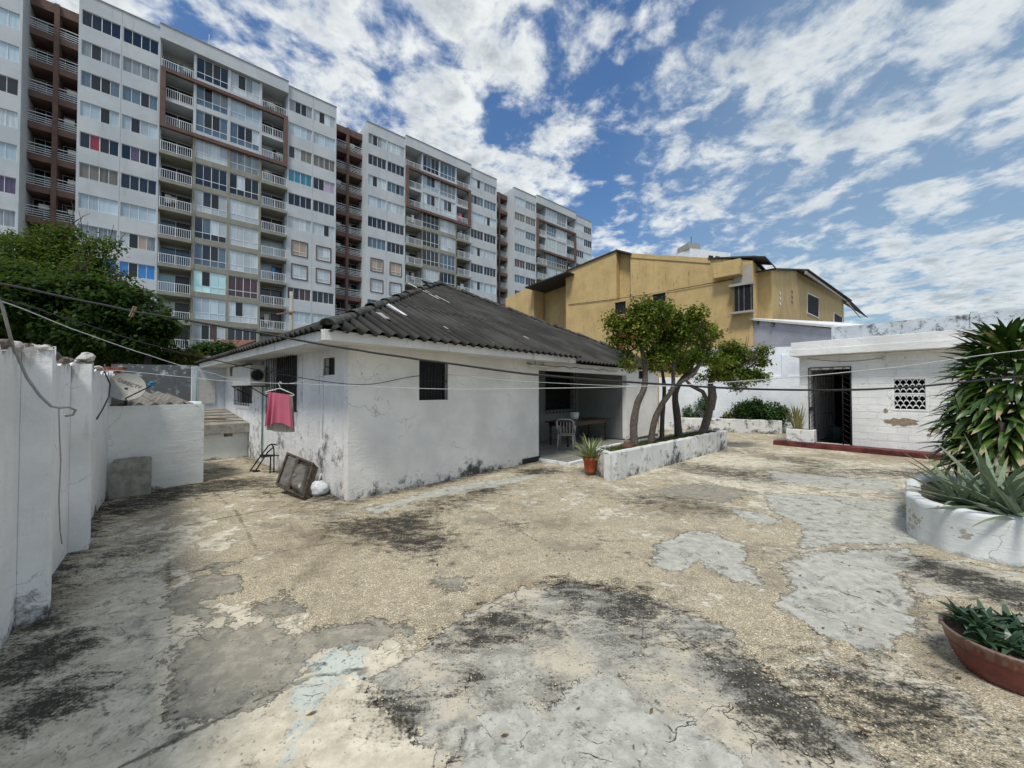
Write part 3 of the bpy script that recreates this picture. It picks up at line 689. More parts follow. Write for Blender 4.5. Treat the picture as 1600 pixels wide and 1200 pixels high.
sheets('roof_sheet', H(-.66, -.70, EZ - .035), HU, up_f, 6.30, Lf, .90, 2.30, lambda a: 0, lambda a: max(0, (a - .06)) * Lf / 7.1 + .02, M['roof'], roof_o)
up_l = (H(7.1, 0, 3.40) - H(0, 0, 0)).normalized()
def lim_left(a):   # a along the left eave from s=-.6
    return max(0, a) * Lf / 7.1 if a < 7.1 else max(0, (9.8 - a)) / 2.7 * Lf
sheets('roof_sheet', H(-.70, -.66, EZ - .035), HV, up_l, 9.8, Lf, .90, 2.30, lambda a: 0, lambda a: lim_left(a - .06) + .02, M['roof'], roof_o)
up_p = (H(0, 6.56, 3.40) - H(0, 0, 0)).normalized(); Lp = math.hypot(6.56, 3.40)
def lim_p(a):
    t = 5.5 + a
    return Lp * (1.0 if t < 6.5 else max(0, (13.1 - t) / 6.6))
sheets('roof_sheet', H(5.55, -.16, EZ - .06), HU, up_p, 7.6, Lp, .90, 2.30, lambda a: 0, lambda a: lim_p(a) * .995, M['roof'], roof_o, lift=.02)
# hip caps: overlapping half round pieces
def caps(A, B, L=.95, r=.095):
    d_ = (B - A); n = max(1, int(d_.length / L)); e = d_.normalized(); side = e.cross(Z3).normalized(); up = side.cross(e).normalized()
    for i in range(n):
        m_ = MB(); a = A + e * (d_.length / n * i - .06); b_ = A + e * (d_.length / n * (i + 1)); K = 8
        wob = ru(-.015, .015)
        for (p, q, r0, r1, u0, u1) in ((a, b_, r * 1.22, r, .03 + wob, .0 + wob),):
            for k in range(K):
                t0, t1 = math.pi * (k / K) * 1.1 - .16, math.pi * ((k + 1) / K) * 1.1 - .16
                f = lambda c, rr, t, u: c + side * math.cos(t) * rr + up * (math.sin(t) * rr * .8 + u)
                m_.quad(f(p, r0, t0, u0), f(p, r0, t1, u0), f(q, r1, t1, u1), f(q, r1, t0, u1), True)
                m_.quad(f(p, r0, t0, u0), f(p, r0 - .018, t0, u0), f(p, r0 - .018, t1, u0), f(p, r0, t1, u0))
                m_.quad(f(p, r0 - .018, t0, u0), f(q, r1 - .018, t0, u1), f(q, r1 - .018, t1, u1), f(p, r0 - .018, t1, u0), True)
        if i == 0: m_.poly([a + side * math.cos(t) * (r * 1.1) + up * (math.sin(t) * r * .85 + .03) + e * .03 for t in np.linspace(-.1, math.pi + .1, 12)])
        m_.build('hip_cap', M['hip_cap'], roof_o)
caps(H(-.50, -.50, EZ + .07), H(6.5, 6.5, EZ + 3.46)); caps(H(6.5, 6.5, EZ + 3.45), H(13.1, -.06, EZ + .0), r=.10)
# white metal strips of old repairs and a mortar lump on the slope
def onroof(t, s, l=.08): return H(t, s, EZ - .02 + (s + .6) * 3.40 / 7.1 + l)
mb = MB()
for (t_, s0_, s1_, w_, mt_) in ((3.9, 3.0, 4.6, .05, 'roof_white'), (4.1, 2.75, 4.3, .05, 'roof_white'), (1.25, .55, 1.35, .15, 'roof_white'), (.62, .10, .42, .16, 'roof_pale'), (1.9, .02, .16, .10, 'roof_pale'), (4.6, .2, .36, .14, 'roof_pale')):
    mb = MB(); mb.obox(onroof(t_, s0_, .095), HU * w_, onroof(t_, s1_, .095) - onroof(t_, s0_, .095), Z3 * .012); mb.build('repair_strip', M[mt_], roof_o)

def bars_window(name, rect, P0, dr, nrm, parent, nb, hor=2, proud=.03, mat='black_iron', glass=True, over=.0):
    k0, k1, z0, z1 = rect
    P = lambda a, z, d=0: Vector((P0.x + dr.x * a + nrm.x * d, P0.y + dr.y * a + nrm.y * d, z))
    m_ = MB(); m_.obox(P(k0 - .01, z0 - .01, -.10), dr * (k1 - k0 + .02), -nrm * .01, Z3 * (z1 - z0 + .02))
    wn = m_.build('window', M['dark_pane'], parent)
    m_ = MB(); a0, a1, b0, b1 = k0 - over, k1 + over, z0 - over, z1 + over
    for i in range(nb + 1):
        a = a0 + (a1 - a0) * i / nb
        m_.tube([P(a, b0 - (.03 if over else 0), proud), P(a, b1 + (.03 if over else 0), proud)], .009, 6)
    for j in range(hor + 1):
        z = b0 + (b1 - b0) * j / hor
        m_.obox(P(a0 - .01, z - .008, proud - .004), dr * (a1 - a0 + .02), nrm * .008, Z3 * .016)
    if over:
        for a in (a0, a1):
            for z in (b0 + .08, b1 - .08): m_.tube([P(a, z, proud), P(a, z, -.01)], .009, 6)
    m_.build('window_bars', M[mat], wn); return wn
M['dark_pane'] = simple('dark_glass', (0.012, 0.013, 0.015), 0.35, 0.2, 3, spec=0.2)
bars_window('w', fwin, H(0, 0), HU, nF, house, 9, 2, -.03)
bars_window('w', lwins[0], H(0, 0), HV, nL, house, 2, 2, -.03)
bars_window('w', lwins[1], H(0, 0), HV, nL, house, 14, 3, .10, over=.05)
bars_window('w', lwins[2], H(0, 0), HV, nL, house, 9, 3, .08, over=.03)
bars_window('w', lwins[3], H(0, 0), HV, nL, house, 2, 1, -.03)
bars_window('w', pw, H(0, PS), HU, nF, house, 9, 6, .10, over=.08)
bars_window('w', wwin, H(0, 0), HU, nF, house, 3, 1, -.03)
# green pipe and clips up the left wall, small conduit, hose bundle
def LW(px, py, d_=.04):
    k, z = hit(px, py, H(0, 0), HV); return H(-d_, k, z)
mb = MB(); k, _ = hit(412, 650, H(0, 0), HV); mb.tube([H(-.03, k, .12), H(-.03, k, SOF - .02)], .018, 8); mb.build('drain_pipe', M['green_pipe'], house)
mb = MB(); k, _ = hit(505, 650, H(0, 0), HV); mb.tube([H(-.012, k, .9), H(-.012, k, SOF - .35)], .006, 6); mb.build('conduit', M['white_paint'], house)
# tube lamp under the eave corner
lp0 = H(FL - .42, -.11, 2.33)
lamp = thing('tube_light', 'white tube light batten under the front eave at the patio corner', 'lamp', lp0)
mb = MB(); mb.obox(lp0, HU * .72, HV * .07, Z3 * .05, .006); mb.build('housing', M['plastic_white'], lamp)
mb = MB(); mb.tube([lp0 + HU * .03 + HV * .035 - Z3 * .012, lp0 + HU * .69 + HV * .035 - Z3 * .012], .013, 8); mb.build('tube', M['plastic_white'], lamp)
mb = MB(); mb.tube([lp0 + HU * .2 + HV * .035 + Z3 * .05, lp0 + HU * .2 + HV * .035 + Z3 * .14], .006, 6); mb.tube([lp0 + HU * .5 + HV * .035 + Z3 * .05, lp0 + HU * .5 + HV * .035 + Z3 * .14], .006, 6); mb.build('bracket', M['black_iron'], lamp)
# cable looped along the patio beam
mb = MB()
pts = [H(FL - .5 + i * .3, -.04 - .01 * (i % 2), 2.42 - .05 * abs(math.sin(i * 1.3))) for i in range(16)]
mb.tube(pts, .010, 5); mb.tube([H(PT1 - 1.6, PS - .05, 2.15), H(PT1 - .7, .8, 2.2), H(PT1 - .2, .1, 2.05), H(PT1 + .1, -.05, 1.95)], .007, 5)
tag(mb.build('cable', M['black_cable'], None), 'black cable looped along the beam over the patio opening', 'cable')

# air conditioner on brackets at the second left window
ac = H(-.05, (lwins[2][0] + lwins[2][1]) / 2, 0); kac, zt = hit(396, 570, H(-.35, 0), HV); _, zb = hit(396, 602, H(-.35, 0), HV)
kL, _ = hit(414, 585, H(-.10, 0), HV); kR, _ = hit(385, 585, H(-.10, 0), HV)
A = thing('air_conditioner', 'old white outdoor air conditioner on a bracket over the side window', 'air conditioner', H(-.1, kL, zb))
mb = MB(); mb.obox(H(-.10, kL, zb), HV * (kR - kL), -HU * .30, Z3 * (zt - zb), .01); mb.build('casing', M['ac_white'], A)
mb = MB(); c0 = H(-.25, kL - .006, (zb + zt) / 2); mb.tube([H(-.25, kL - .003, (zb + zt) / 2), H(-.25, kL - .0005, (zb + zt) / 2)], .12, 20)
for q in (.06, .10, .14): mb.tube([c0 + HU * math.cos(a) * q * .9 + Z3 * math.sin(a) * q for a in np.linspace(0, 2 * math.pi, 20)], .004, 4, cap=False)
mb.build('fan_guard', M['black_iron'], A)
for kk in (kL + .04, kR - .04):
    mb = MB(); mb.obox(H(0, kk, zb - .03), -HU * .42, HV * .03, Z3 * .025); mb.tube([H(-.38, kk + .015, zb - .03), H(-.01, kk + .015, zb - .28)], .012, 6)
    mb.build('bracket', M['black_iron'], A)

# ------------------------------------------------------------------ PATIO FLOOR with tiles
fl0 = H(FL + .0, -.62, 0)
mb = MB(); mb.obox(H(FL - .02, -.95, -.02), HU * 1.9, HV * 2.88, Z3 * .085); mb.obox(H(FL + 1.88, -.30, -.02), HU * 2.86, HV * 2.24, Z3 * .083)
pf = mb.build('patio_floor', M['white_far'], None); pf['kind'] = 'structure'
tm = simple('patio_tile', (0.27, 0.265, 0.235), 0.35, 0.15, 3, spec=0.5)
mb = MB(); mb.obox(H(FL + .04, -.80, .0635), HU * 1.76, HV * 2.70, Z3 * .0035); mb.obox(H(FL + 1.801, -.26, .0635), HU * 2.9, HV * 2.16, Z3 * .0035); gr_ = mb.build('grout', M['rubble_dark'], pf)
tmesh = MB(); tmesh.obox((0, 0, 0), (.314, 0, 0), (0, .314, 0), (0, 0, .008), .002); tme = tmesh.mesh('tile', tm)
for i in range(14):
    for j in range(8):
        t, s = FL + .03 + i * .33, -.84 + j * .33
        if s + .33 > PS - .02 or t + .33 > PT1 - .02: continue
        if t > FL + 1.5 and s < -.28: continue
        p = H(t, s, .0675 + ru(0, .0015)); o = inst('tile', tme, pf, frame_mat(p, HU, HV))

# table, chair, box on the patio
tb = H(7.95, .85, .075)
T = thing('table', 'dark wooden table with turned legs on the covered patio', 'table', tb)
def TP(a, b_, z): return H(7.95 + a * 1.3, .85 + b_, .075 + z)
mb = MB(); mb.obox(TP(-1.0, -.42, .70), HU * 2.6, HV * .84, Z3 * .035, .01); mb.build('table_top', M['dark_wood'], T)
mb = MB(); mb.obox(TP(-.9, -.36, .60), HU * 2.34, HV * .02, Z3 * .10); mb.obox(TP(-.9, .34, .60), HU * 2.34, HV * .02, Z3 * .10); mb.obox(TP(-.9, -.338, .60), HV * .676, HU * .02, Z3 * .10); mb.obox(TP(.88, -.338, .60), HV * .676, HU * .02, Z3 * .10); mb.build('apron', M['dark_wood'], T)
for a in (-.86, .86):
    for b_ in (-.32, .32):
        mb = MB(); mb.lathe(TP(a, b_, 0), [(.0, 0), (.03, 0), (.035, .05), (.02, .09), (.045, .2), (.03, .33), (.055, .45), (.025, .52), (.05, .56), (.045, .60), (0, .60)], 14); mb.build('leg', M['dark_wood'], T)
cb = H(6.35, .25, .075)
def white_chair(base, rot, label):
    C = thing('plastic_chair', label, 'chair', base)
    e1 = Vector((math.cos(rot), math.sin(rot), 0)); e2 = Vector((-math.sin(rot), math.cos(rot), 0))
    X = lambda a, b_, z: base + e1 * a + e2 * b_ + Z3 * z
    mb = MB(); mb.obox(X(-.23, -.22, .42), e1 * .46, e2 * .44, Z3 * .03, .012); mb.build('seat', M['plastic_grey'], C)
    for a in (-.2, .2):
        for b_ in (-.2, .2):
            mb = MB(); mb.tube([X(a * 1.15, b_ * 1.2, 0), X(a, b_, .42)], [.018, .024], 7)
            if b_ < 0: mb.tube([X(a, b_, .42), X(a * 1.2, b_, .66)], .020, 7)
            mb.build('leg', M['plastic_grey'], C)
    mb = MB()
    for a in np.linspace(-.2, .2, 6): mb.tube([X(a, .21, .44), X(a * 1.08, .28, .82)], .013, 6)
    mb.tube([X(-.235, .28, .62), X(-.24, .29, .82), X(-.15, .31, .88), X(.15, .31, .88), X(.24, .29, .82), X(.235, .28, .62)], .022, 7)
    mb.build('backrest', M['plastic_grey'], C)
    for sg in (-1, 1):
        mb = MB(); mb.tube([X(.24 * sg, -.22, .64), X(.25 * sg, 0, .67), X(.235 * sg, .27, .66)], .022, 7); mb.build('armrest', M['plastic_grey'], C)
white_chair(cb, math.radians(165), 'white plastic armchair beside the dark table on the patio')
bx = H(8.0, 1.1, .075 + .738)
Bx = thing('storage_tub', 'pale plastic tub standing on the dark patio table', 'tub', bx)
mb = MB(); mb.lathe(bx, [(0, 0), (.13, 0), (.15, .03), (.165, .18), (.15, .185)], 20); mb.build('bowl', M['plastic_white'], Bx)
mb = MB(); mb.lathe(bx, [(.172, .186), (.172, .2), (.12, .225), (0, .23)], 20); mb.build('lid', M['plastic_white'], Bx)

# ------------------------------------------------------------------ LEFT BOUNDARY WALL with buttresses
W0, W1 = G(0, 1015), G(168, 775)
wd = (W1 - W0).normalized(); wn = Vector((wd.y, -wd.x, 0))
if wn.dot(-W0) < 0: wn = -wn
WLt = (W1 - W0).length
bw = thing('boundary_wall', 'tall white plastered boundary wall with buttresses and a broken top edge', 'wall', W0)
def WW(k, out_, z): return W0 + wd * k + wn * out_ + Z3 * z
def ragged_wall(a0, a1, th, outp, ztop, mat, name, parent, n=26, amp=.03):
    m_ = MB(); tops = []
    for i in range(n + 1): tops.append(ztop + amp * (math.sin(i * 1.7 + a0) * .6 + ru(-1, 1)))
    for i in range(n):
        ka, kb = a0 + (a1 - a0) * i / n, a0 + (a1 - a0) * (i + 1) / n; za, zb_ = tops[i], tops[i + 1]
        m_.quad(WW(ka, outp, 0), WW(kb, outp, 0), WW(kb, outp, zb_), WW(ka, outp, za))
        m_.quad(WW(ka, outp, za), WW(kb, outp, zb_), WW(kb, outp - th, zb_ - .01), WW(ka, outp - th, za - .01))
        m_.quad(WW(ka, outp - th, za - .01), WW(kb, outp - th, zb_ - .01), WW(kb, outp - th, 0), WW(ka, outp - th, 0))
    m_.quad(WW(a0, outp, 0), WW(a0, outp, tops[0]), WW(a0, outp - th, tops[0] - .01), WW(a0, outp - th, 0))
    m_.quad(WW(a1, outp, 0), WW(a1, outp - th, 0), WW(a1, outp - th, tops[-1] - .01), WW(a1, outp, tops[-1]))
    return m_.build(name, M[mat], parent)
kb1, _ = hit(24, 970, W0, wd); kb2, _ = hit(106, 838, W0, wd); 
ragged_wall(-4.0, WLt + .6, .16, 0, 2.03, 'fence_wall', 'wall_panel', bw, 120, .05)
for kb, wdt in ((kb1, .11), (kb2, .13), (kb1 - 2.6, .30)):
    ragged_wall(kb, kb + wdt, .15, .152, 2.05, 'fence_wall', 'buttress', bw, 8, .035)
# rubble stones left on the top edge
def rock(c, r, mat, parent, name='stone'):
    m_ = MB(); n, m2 = 8, 5; base = 0; sq = [ru(.7, 1.3) for _ in range(3)]
    rr = [[r * ru(.7, 1.15) for _ in range(n)] for _ in range(m2 + 1)]; c = Vector(c)
    for i in range(m2 + 1):
        th = math.pi * i / m2
        for k in range(n):
            a = 2 * math.pi * k / n; q = rr[i][k] if 0 < i < m2 else rr[i][0]
            m_.v.append((c.x + q * sq[0] * math.sin(th) * math.cos(a), c.y + q * sq[1] * math.sin(th) * math.sin(a), c.z - q * sq[2] * .7 * math.cos(th)))
    for i in range(m2):
        for k in range(n):
            a = i * n + k; b_ = i * n + (k + 1) % n; m_.f.append((a, b_, b_ + n, a + n)); m_.sm.append(False)
    return m_.build(name, M[mat], parent)
for i in range(110):
    k = ru(-1.2, WLt + .3); r = ru(.02, .07)
    rock(WW(k, ru(-.14, .0), 2.045 + r * .4), r, 'rubble_dark' if rnd() < .35 else 'rubble', bw)
for kb in (kb1, kb2):
    for i in range(9): rock(WW(kb + ru(.02, .10), ru(.02, .13), 2.075), ru(.02, .05), 'rubble_dark' if rnd() < .35 else 'rubble', bw)
for kb in (kb2 + .14,): rock(WW(kb - .06, .10, 2.12), .075, 'rubble', bw)

# tank enclosure beyond it
Q0, Q1 = G(167, 776), G(317.5, 753)
qd = (Q1 - Q0).normalized(); qv = Vector((-qd.y, qd.x, 0)); QL = (Q1 - Q0).length
te = thing('tank_enclosure', 'low white plastered enclosure with a corrugated lid, at the end of the boundary wall', 'shed', Q0)
mb = MB(); wall_mesh(mb, Q0, qd, -qv, QL, 0, 1.49, .12); mb.build('front_wall', M['tank_wall'], te)
mb = MB(); wall_mesh(mb, Q1 + qv * .121, qv, qd, 1.5, 0, 1.49, .12); mb.obox(Q1 - qd * .12 + qv * .12 + Z3 * 1.49, qd * .118, qv * .5, Z3 * .05, .01); mb.build('side_wall', M['tank_wall'], te)
up_q = (qv * 1.6 + Z3 * .17).normalized()
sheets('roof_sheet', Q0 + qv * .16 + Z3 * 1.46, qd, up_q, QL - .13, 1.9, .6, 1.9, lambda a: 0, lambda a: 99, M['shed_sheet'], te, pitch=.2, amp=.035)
mb = MB(); mb.obox(Q0 + qd * .02 + qv * .30 + Z3 * 1.35, qd * .22, qv * .25, Z3 * .42, .01); mb.build('meter_box', M['yellow_grey'], te)
# concrete slab leaning against it
sA, sB = G(171, 778), G(236, 771); se = (sB - sA).normalized(); sn = Vector((se.y, -se.x, 0)); 
if sn.dot(-sA) < 0: sn = -sn
slab = MB(); Ls = (sB - sA).length; tilt = (-sn * .05 + Z3 * .64)
pf_ = [(0, 0), (Ls, 0), (Ls, .93), (Ls * .96, .985), (Ls * .55, 1.0), (Ls * .10, .96), (0, .86)]
fr = [sA + sn * .045 + se * a + tilt * b_ for a, b_ in pf_]; bk = [p - sn * .045 for p in fr]
slab.poly(fr); slab.poly(bk[::-1])
for i in range(len(fr)): j = (i + 1) % len(fr); slab.quad(fr[j], fr[i], bk[i], bk[j])
tag(slab.build('concrete_slab', M['concrete'], None, origin=tuple(sA)), 'grey concrete slab leaning against the low white enclosure', 'slab')

# satellite dish
dc = PY(197, 604, Q0.y + .12)
D = thing('satellite_dish', 'beige satellite dish with a blue receiver on the enclosure top', 'satellite dish', (dc.x, dc.y, 1.5))
dn = Vector((0.62, -0.62, 0.50)).normalized()
da = Vector((0.05, 0.2, 0.1)); da = (Z3 - dn * Z3.dot(dn)).normalized(); db = dn.cross(da).normalized()
mb = MB(); R_ = R_D = .245; n_ = 28
for back in (0, 1):
    rings = []
    for r in np.linspace(0, 1, 7):
        rings.append([dc + da * math.cos(a) * r * R_ * 1.08 + db * math.sin(a) * r * R_ + dn * ((r * r - 1) * .06 - back * .008) for a in np.linspace(0, 2 * math.pi, n_, endpoint=False)])
    for i in range(6):
        for k in range(n_):
            q = [rings[i][k], rings[i + 1][k], rings[i + 1][(k + 1) % n_], rings[i][(k + 1) % n_]]
            mb.quad(*(q if back == 0 else q[::-1]), True)
    if back == 0: r0 = rings[6]
    else:
        for k in range(n_): mb.quad(r0[k], rings[6][k], rings[6][(k + 1) % n_], r0[(k + 1) % n_])
mb.build('reflector', M['dish'], D)
lnb = PY(236, 601, dc.y - .22)
mb = MB(); mb.tube([dc - da * .245 - dn * .0, dc - da * .27 + dn * .08, lnb - Z3 * .02], .011, 6); mb.build('feed_arm', M['black_iron'], D)
mb = MB(); e = (dc - lnb).normalized(); mb.tube([lnb - e * .03, lnb + e * .02, lnb + e * .05], [.025, .03, .022], 10); mb.tube([lnb - e * .03 + Z3 * .03 - db * .03, lnb - e * .03 + Z3 * .03 + db * .03], .022, 8); mb.build('receiver', M['blue_plastic'], D)
mb = MB(); pb_ = Vector((dc.x - .12, dc.y + .12, 1.40)); mb.tube([pb_, pb_ + Z3 * .18, dc - dn * .05], .02, 8); mb.tube([dc - dn * .06, dc - dn * .06 + Vector((-.1, .02, -.2))], .012, 6); mb.build('mount', M['black_iron'], D)
tx = bpy.data.curves.new('lettering', 'FONT'); tx.body = 'DIRECTV'; tx.size = .098; tx.align_x = 'CENTER'; tx.align_y = 'CENTER'; tx.extrude = .001
to = bpy.data.objects.new('lettering_curve', tx); COL.objects.link(to); dg = bpy.context.evaluated_depsgraph_get(); tme_ = bpy.data.meshes.new_from_object(to.evaluated_get(dg)); bpy.data.objects.remove(to)
tme_.materials.clear(); tme_.materials.append(M['print'])
xr = Vector((0.9, 0.30, -.30)); xr = (xr - dn * xr.dot(dn)).normalized(); yr = dn.cross(xr).normalized(); DO = Vector((dc.x, dc.y, 1.5))
for v in tme_.vertices:
    a, b_ = v.co.x * .82, v.co.y * .82 + .085
    p = dc + xr * a + yr * b_ + dn * (((a * a + b_ * b_) / (R_D * R_D) - 1) * .06 + .006 + v.co.z); v.co = p - DO
lo = bpy.data.objects.new('lettering', tme_); COL.objects.link(lo); lo.parent = D

# low flat roofed store in the side passage
kst, _ = hit(387, 709, H(0, 0), HV)
st_ = thing('store', 'low flat-roofed concrete store at the end of the side passage', 'shed', H(-1.5, kst, 0))
blk = rect_on(350, 364, 668, 682, H(0, kst), -HU)
mb = MB(); wall_mesh(mb, H(-.003, kst), -HU, nF, 3.2, 0, .68, .12, [(blk[0], blk[1], blk[2], min(blk[3], .66))]); mb.build('front_wall', M['tank_wall'], st_)
mb = MB(); mb.obox(H(-.004, kst - .16, .66), -HU * 3.3, HV * .10, Z3 * .25, .01); mb.build('slab_edge', M['concrete'], st_)
mb = MB(); mb.obox(H(-.004, kst - .05, .86), -HU * 3.3, HV * 2.9 + Z3 * .30, Z3 * .05); mb.build('roof_slab', M['cement_roof_flat'], st_)
for i in range(5):
    mb = MB(); q = .25 + i * .52; mb.obox(H(-.05, kst + q, .915 + q * .103), -HU * ru(2.0, 3.0), HV * .05, Z3 * .02); mb.build('roof_batten', M['shed_sheet'], st_)
mb = MB(); a0, a1, z0, z1 = blk[0], blk[1], blk[2], min(blk[3], .66); S_ = lambda a, z: H(-a, kst + .04, z)
mb.tube([S_(a0, z0), S_(a1, z1)], .016, 4); mb.tube([S_(a1, z0), S_(a0, z1)], .016, 4); mb.build('vent_block', M['concrete'], st_)
mb = MB(); mb.obox(H(-.4, kst + .5, 1.0), -HU * .5 + HV * .1, HV * .12, Z3 * .03)
tag(mb.build('plank', M['wood_peg'], None, origin=tuple(H(-.4, kst + .5, 1.0))), 'short weathered plank lying on the low store roof beside the house', 'plank')

# annex wall facing us behind the house's left side, with a meter cupboard
an = thing('annex', 'pale blue annex wall at the back of the side passage', 'building', H(-.6, 8.9, 0))
mb = MB(); wall_mesh(mb, H(0.16, LL + .17), -HU, nF, .98, 0, 2.50, .15); mb.build('front_wall', M['bluegrey'], an)
mb = MB(); mb.obox(H(-.25, LL + .14, 1.35), -HU * .42, HV * .028, Z3 * .75, .004); mb.build('cupboard_door', M['ac_white'], an)
mb = MB(); mb.tube([H(-.72, LL + .13, .6), H(-.72, LL + .13, 2.45)], .015, 6); mb.build('drain_pipe', M['green_pipe'], an)
# mouldy wall further back, red brick coping
mw = PY(308, 600, 12.6); mwL = PY(186, 600, 12.0)
md = Vector((mwL.x - mw.x, mwL.y - mw.y, 0)); ml = md.length; md.normalize(); mn = Vector((-md.y, md.x, 0))
if mn.dot(-mw) < 0: mn = -mn
mw.z = 0
_, ztm = hit(250, 570, mw, md)
mb = MB(); wall_mesh(mb, mw, md, mn, ml + .2, 0, ztm, .18)
tag(mb.build('garden_wall', M['mouldy'], None, origin=tuple(mw)), 'old wall covered in black mould behind the satellite dish', 'wall')
rw0 = PY(192, 600, 9.2); rw0.z = 0; rwd = Vector((-.8, -.25, 0)).normalized(); rwn = Vector((rwd.y, -rwd.x, 0)); rwn = rwn if rwn.dot(-rw0) > 0 else -rwn
rt = thing('brick_wall', 'red brick wall end peeking above the white wall beside the dish', 'wall', rw0)
_, zr = hit(170, 572, rw0, rwd)
mb = MB(); wall_mesh(mb, rw0, rwd, rwn, 2.6, 0, zr - .22, .14); mb.build('wall', M['mouldy'], rt)
bme = MB(); bme.obox((0, 0, 0), (.23, 0, 0), (0, .14, 0), (0, 0, .06), .004); bme = bme.mesh('brick', M['brick_red'])
for j in range(3):
    for i in range(10):
        p = rw0 + rwd * (.245 * i + (j % 2) * .12) - rwn * .14 + Z3 * (zr - .218 + j * .07) - rw0
        inst('brick', bme, rt, frame_mat(p + rwn * ru(-.006, .006), rwd, rwn))

# ------------------------------------------------------------------ folded chair frame, sink unit, bag
fcb = (LW(432, 735, .3)); fcb.z = 0
kf, _ = hit(418, 735, H(-.25, 0), HV); base = H(-.25, kf, 0)
FC = thing('folding_chair', 'black metal folding chair frame leaning by the stained side wall', 'chair', base)
X = lambda o_, k_, z: H(-o_, kf + k_, z)
f1 = [PY(384, 742, 7.1), PY(408, 700, 7.25), PY(424, 672, 7.35)]
def gpt(px, py, z): return G(px, py, z)
def PL(px, py, off): # point on a plane parallel to the side wall, off metres in front
    k, z = hit(px, py, H(-off, 0), HV); return H(-off, k, z)
mb = MB(); mb.tube([PL(385, 744, .50), PL(407, 713, .36), PL(419, 697, .28), PL(424, 694, .27), PL(432, 695, .26)], .014, 7); mb.tube([PL(394, 744, .42), PL(418, 707, .28), PL(428, 698, .2)], .014, 7); mb.build('backrest', M['black_iron'], FC)
mb = MB(); mb.tube([PL(406, 711, .38), PL(429, 711, .22)], .014, 7); mb.tube([PL(410, 714, .25), PL(429, 712, .15)], .014, 7); mb.obox(PL(407, 714, .38), PL(428, 713, .24) - PL(407, 714, .38), HU * .10, Z3 * .02); mb.build('seat', M['black_iron'], FC)
for a_, b_ in (((423, 711, .22), (422, 738, .22)), ((428, 701, .16), (428, 738, .14))):
    p, q = PL(*a_), PL(*b_); q.z = 0.0; mb = MB(); mb.tube([p, q], .013, 7); mb.build('leg', M['black_iron'], FC)
mb = MB(); mb.tube([PL(424, 694, .27), PL(427, 698, .18), PL(429, 712, .15)], .012, 6); mb.build('frame', M['black_iron'], FC)
mb = MB(); mb.obox(PL(392, 737, .48), PL(400, 738, .40) - PL(392, 737, .48), HU * .08, Z3 * .035, .005); mb.build('footrest', M['black_iron'], FC)

# sink: a tilted steel worktop with bowl, its lower corner on the ground
sk = [PL(433, 754, .62), PL(477, 776, .45), PL(502, 724, .14), PL(451, 704, .30)]
gz = min(p.z for p in sk)
for p in sk: p.z -= gz - .01
S0, S1, S3 = sk[0], sk[1], sk[3]; ex, ey = (S1 - S0), (S3 - S0); en = ex.cross(ey).normalized()
if en.dot(CAMP - S0) < 0: en = -en
SK = thing('sink', 'rusty framed steel sink unit tilted against the side wall', 'sink', (S0.x, S0.y, 0))
E = lambda a, b_, c=0: S0 + ex * a + ey * b_ + en * c
mb = MB()
for (a0, a1, b0, b1) in ((0, 1, 0, .06), (0, 1, .94, 1), (0, .05, .06, .94), (.95, 1, .06, .94), (.40, .50, .06, .94)):
    mb.obox(E(a0, b0), ex * (a1 - a0), ey * (b1 - b0), en * .05)
mb.obox(E(.05, .06, -.02), ex * .9, ey * .88, en * .012)
mb.obox(E(0.952, 0.002, -.09), ex * .046, ey * .996, en * .088); mb.build('frame', M['rust'], SK)
mb = MB(); mb.obox(E(.06, .08, .0), ex * .33, ey * .84, en * .022); mb.build('drainer', M['steel'], SK)
mb = MB(); n_ = 24
rings = []
for (rx, ry, c) in ((.222, .40, .0), (.218, .395, .012), (.195, .36, .06), (.175, .33, .10), (.14, .27, .118), (0.0, 0, .122)):
    rings.append([E(.72 + rx * (abs(math.cos(a)) ** .5) * (1 if math.cos(a) > 0 else -1), .46 + ry * (abs(math.sin(a)) ** .5) * (1 if math.sin(a) > 0 else -1), c) for a in np.linspace(0, 2 * math.pi, n_, endpoint=False)])
for i in range(5):
    for k in range(n_): mb.quad(rings[i][k], rings[i + 1][k], rings[i + 1][(k + 1) % n_], rings[i][(k + 1) % n_], True)
mb.build('basin', M['steel'], SK)
mb = MB(); c0 = E(.64, .42, .11); mb.tube([c0, c0 + en * .035], [.045, .03], 12); mb.build('drain', M['steel'], SK)
mb = MB()
for a in (.62, .70, .78): mb.tube([E(a, .90, .05), E(a, .90, .056)], .016, 8)
mb.build('tap_hole', M['stain_black'], SK)
# plastic bag
bc = G(492, 776); bc.y += .12
BG = thing('plastic_bag', 'tied white plastic bag in front of the steel sink', 'bag', bc)
m_ = MB(); n_, mm_ = 26, 16
for i in range(mm_ + 1):
    v = i / mm_; prof = (min(1, .72 + 1.6 * v) if v < .18 else 1.0) * (1 if v < .45 else max(.16, math.cos((v - .45) / .55 * 1.42) ** .75))
    for k in range(n_):
        a = 2 * math.pi * k / n_; cr = 1 + .07 * math.sin(a * 5 + v * 4) * v + .05 * math.sin(a * 9 + v * 9) + .04 * math.sin(a * 3 - v * 7)
        r = .150 * prof * (1 + (cr - 1) * 1.4); m_.v.append((bc.x + r * math.cos(a) * 1.05, bc.y + r * math.sin(a), v * .235 + .004))
for i in range(mm_):
    for k in range(n_):
        a = i * n_ + k; b_ = i * n_ + (k + 1) % n_; m_.f.append((a, b_, b_ + n_, a + n_)); m_.sm.append(True)
m_.f.append(tuple(range(n_))[::-1]); m_.sm.append(False)
m_.build('bag_body', M['bag'], BG)
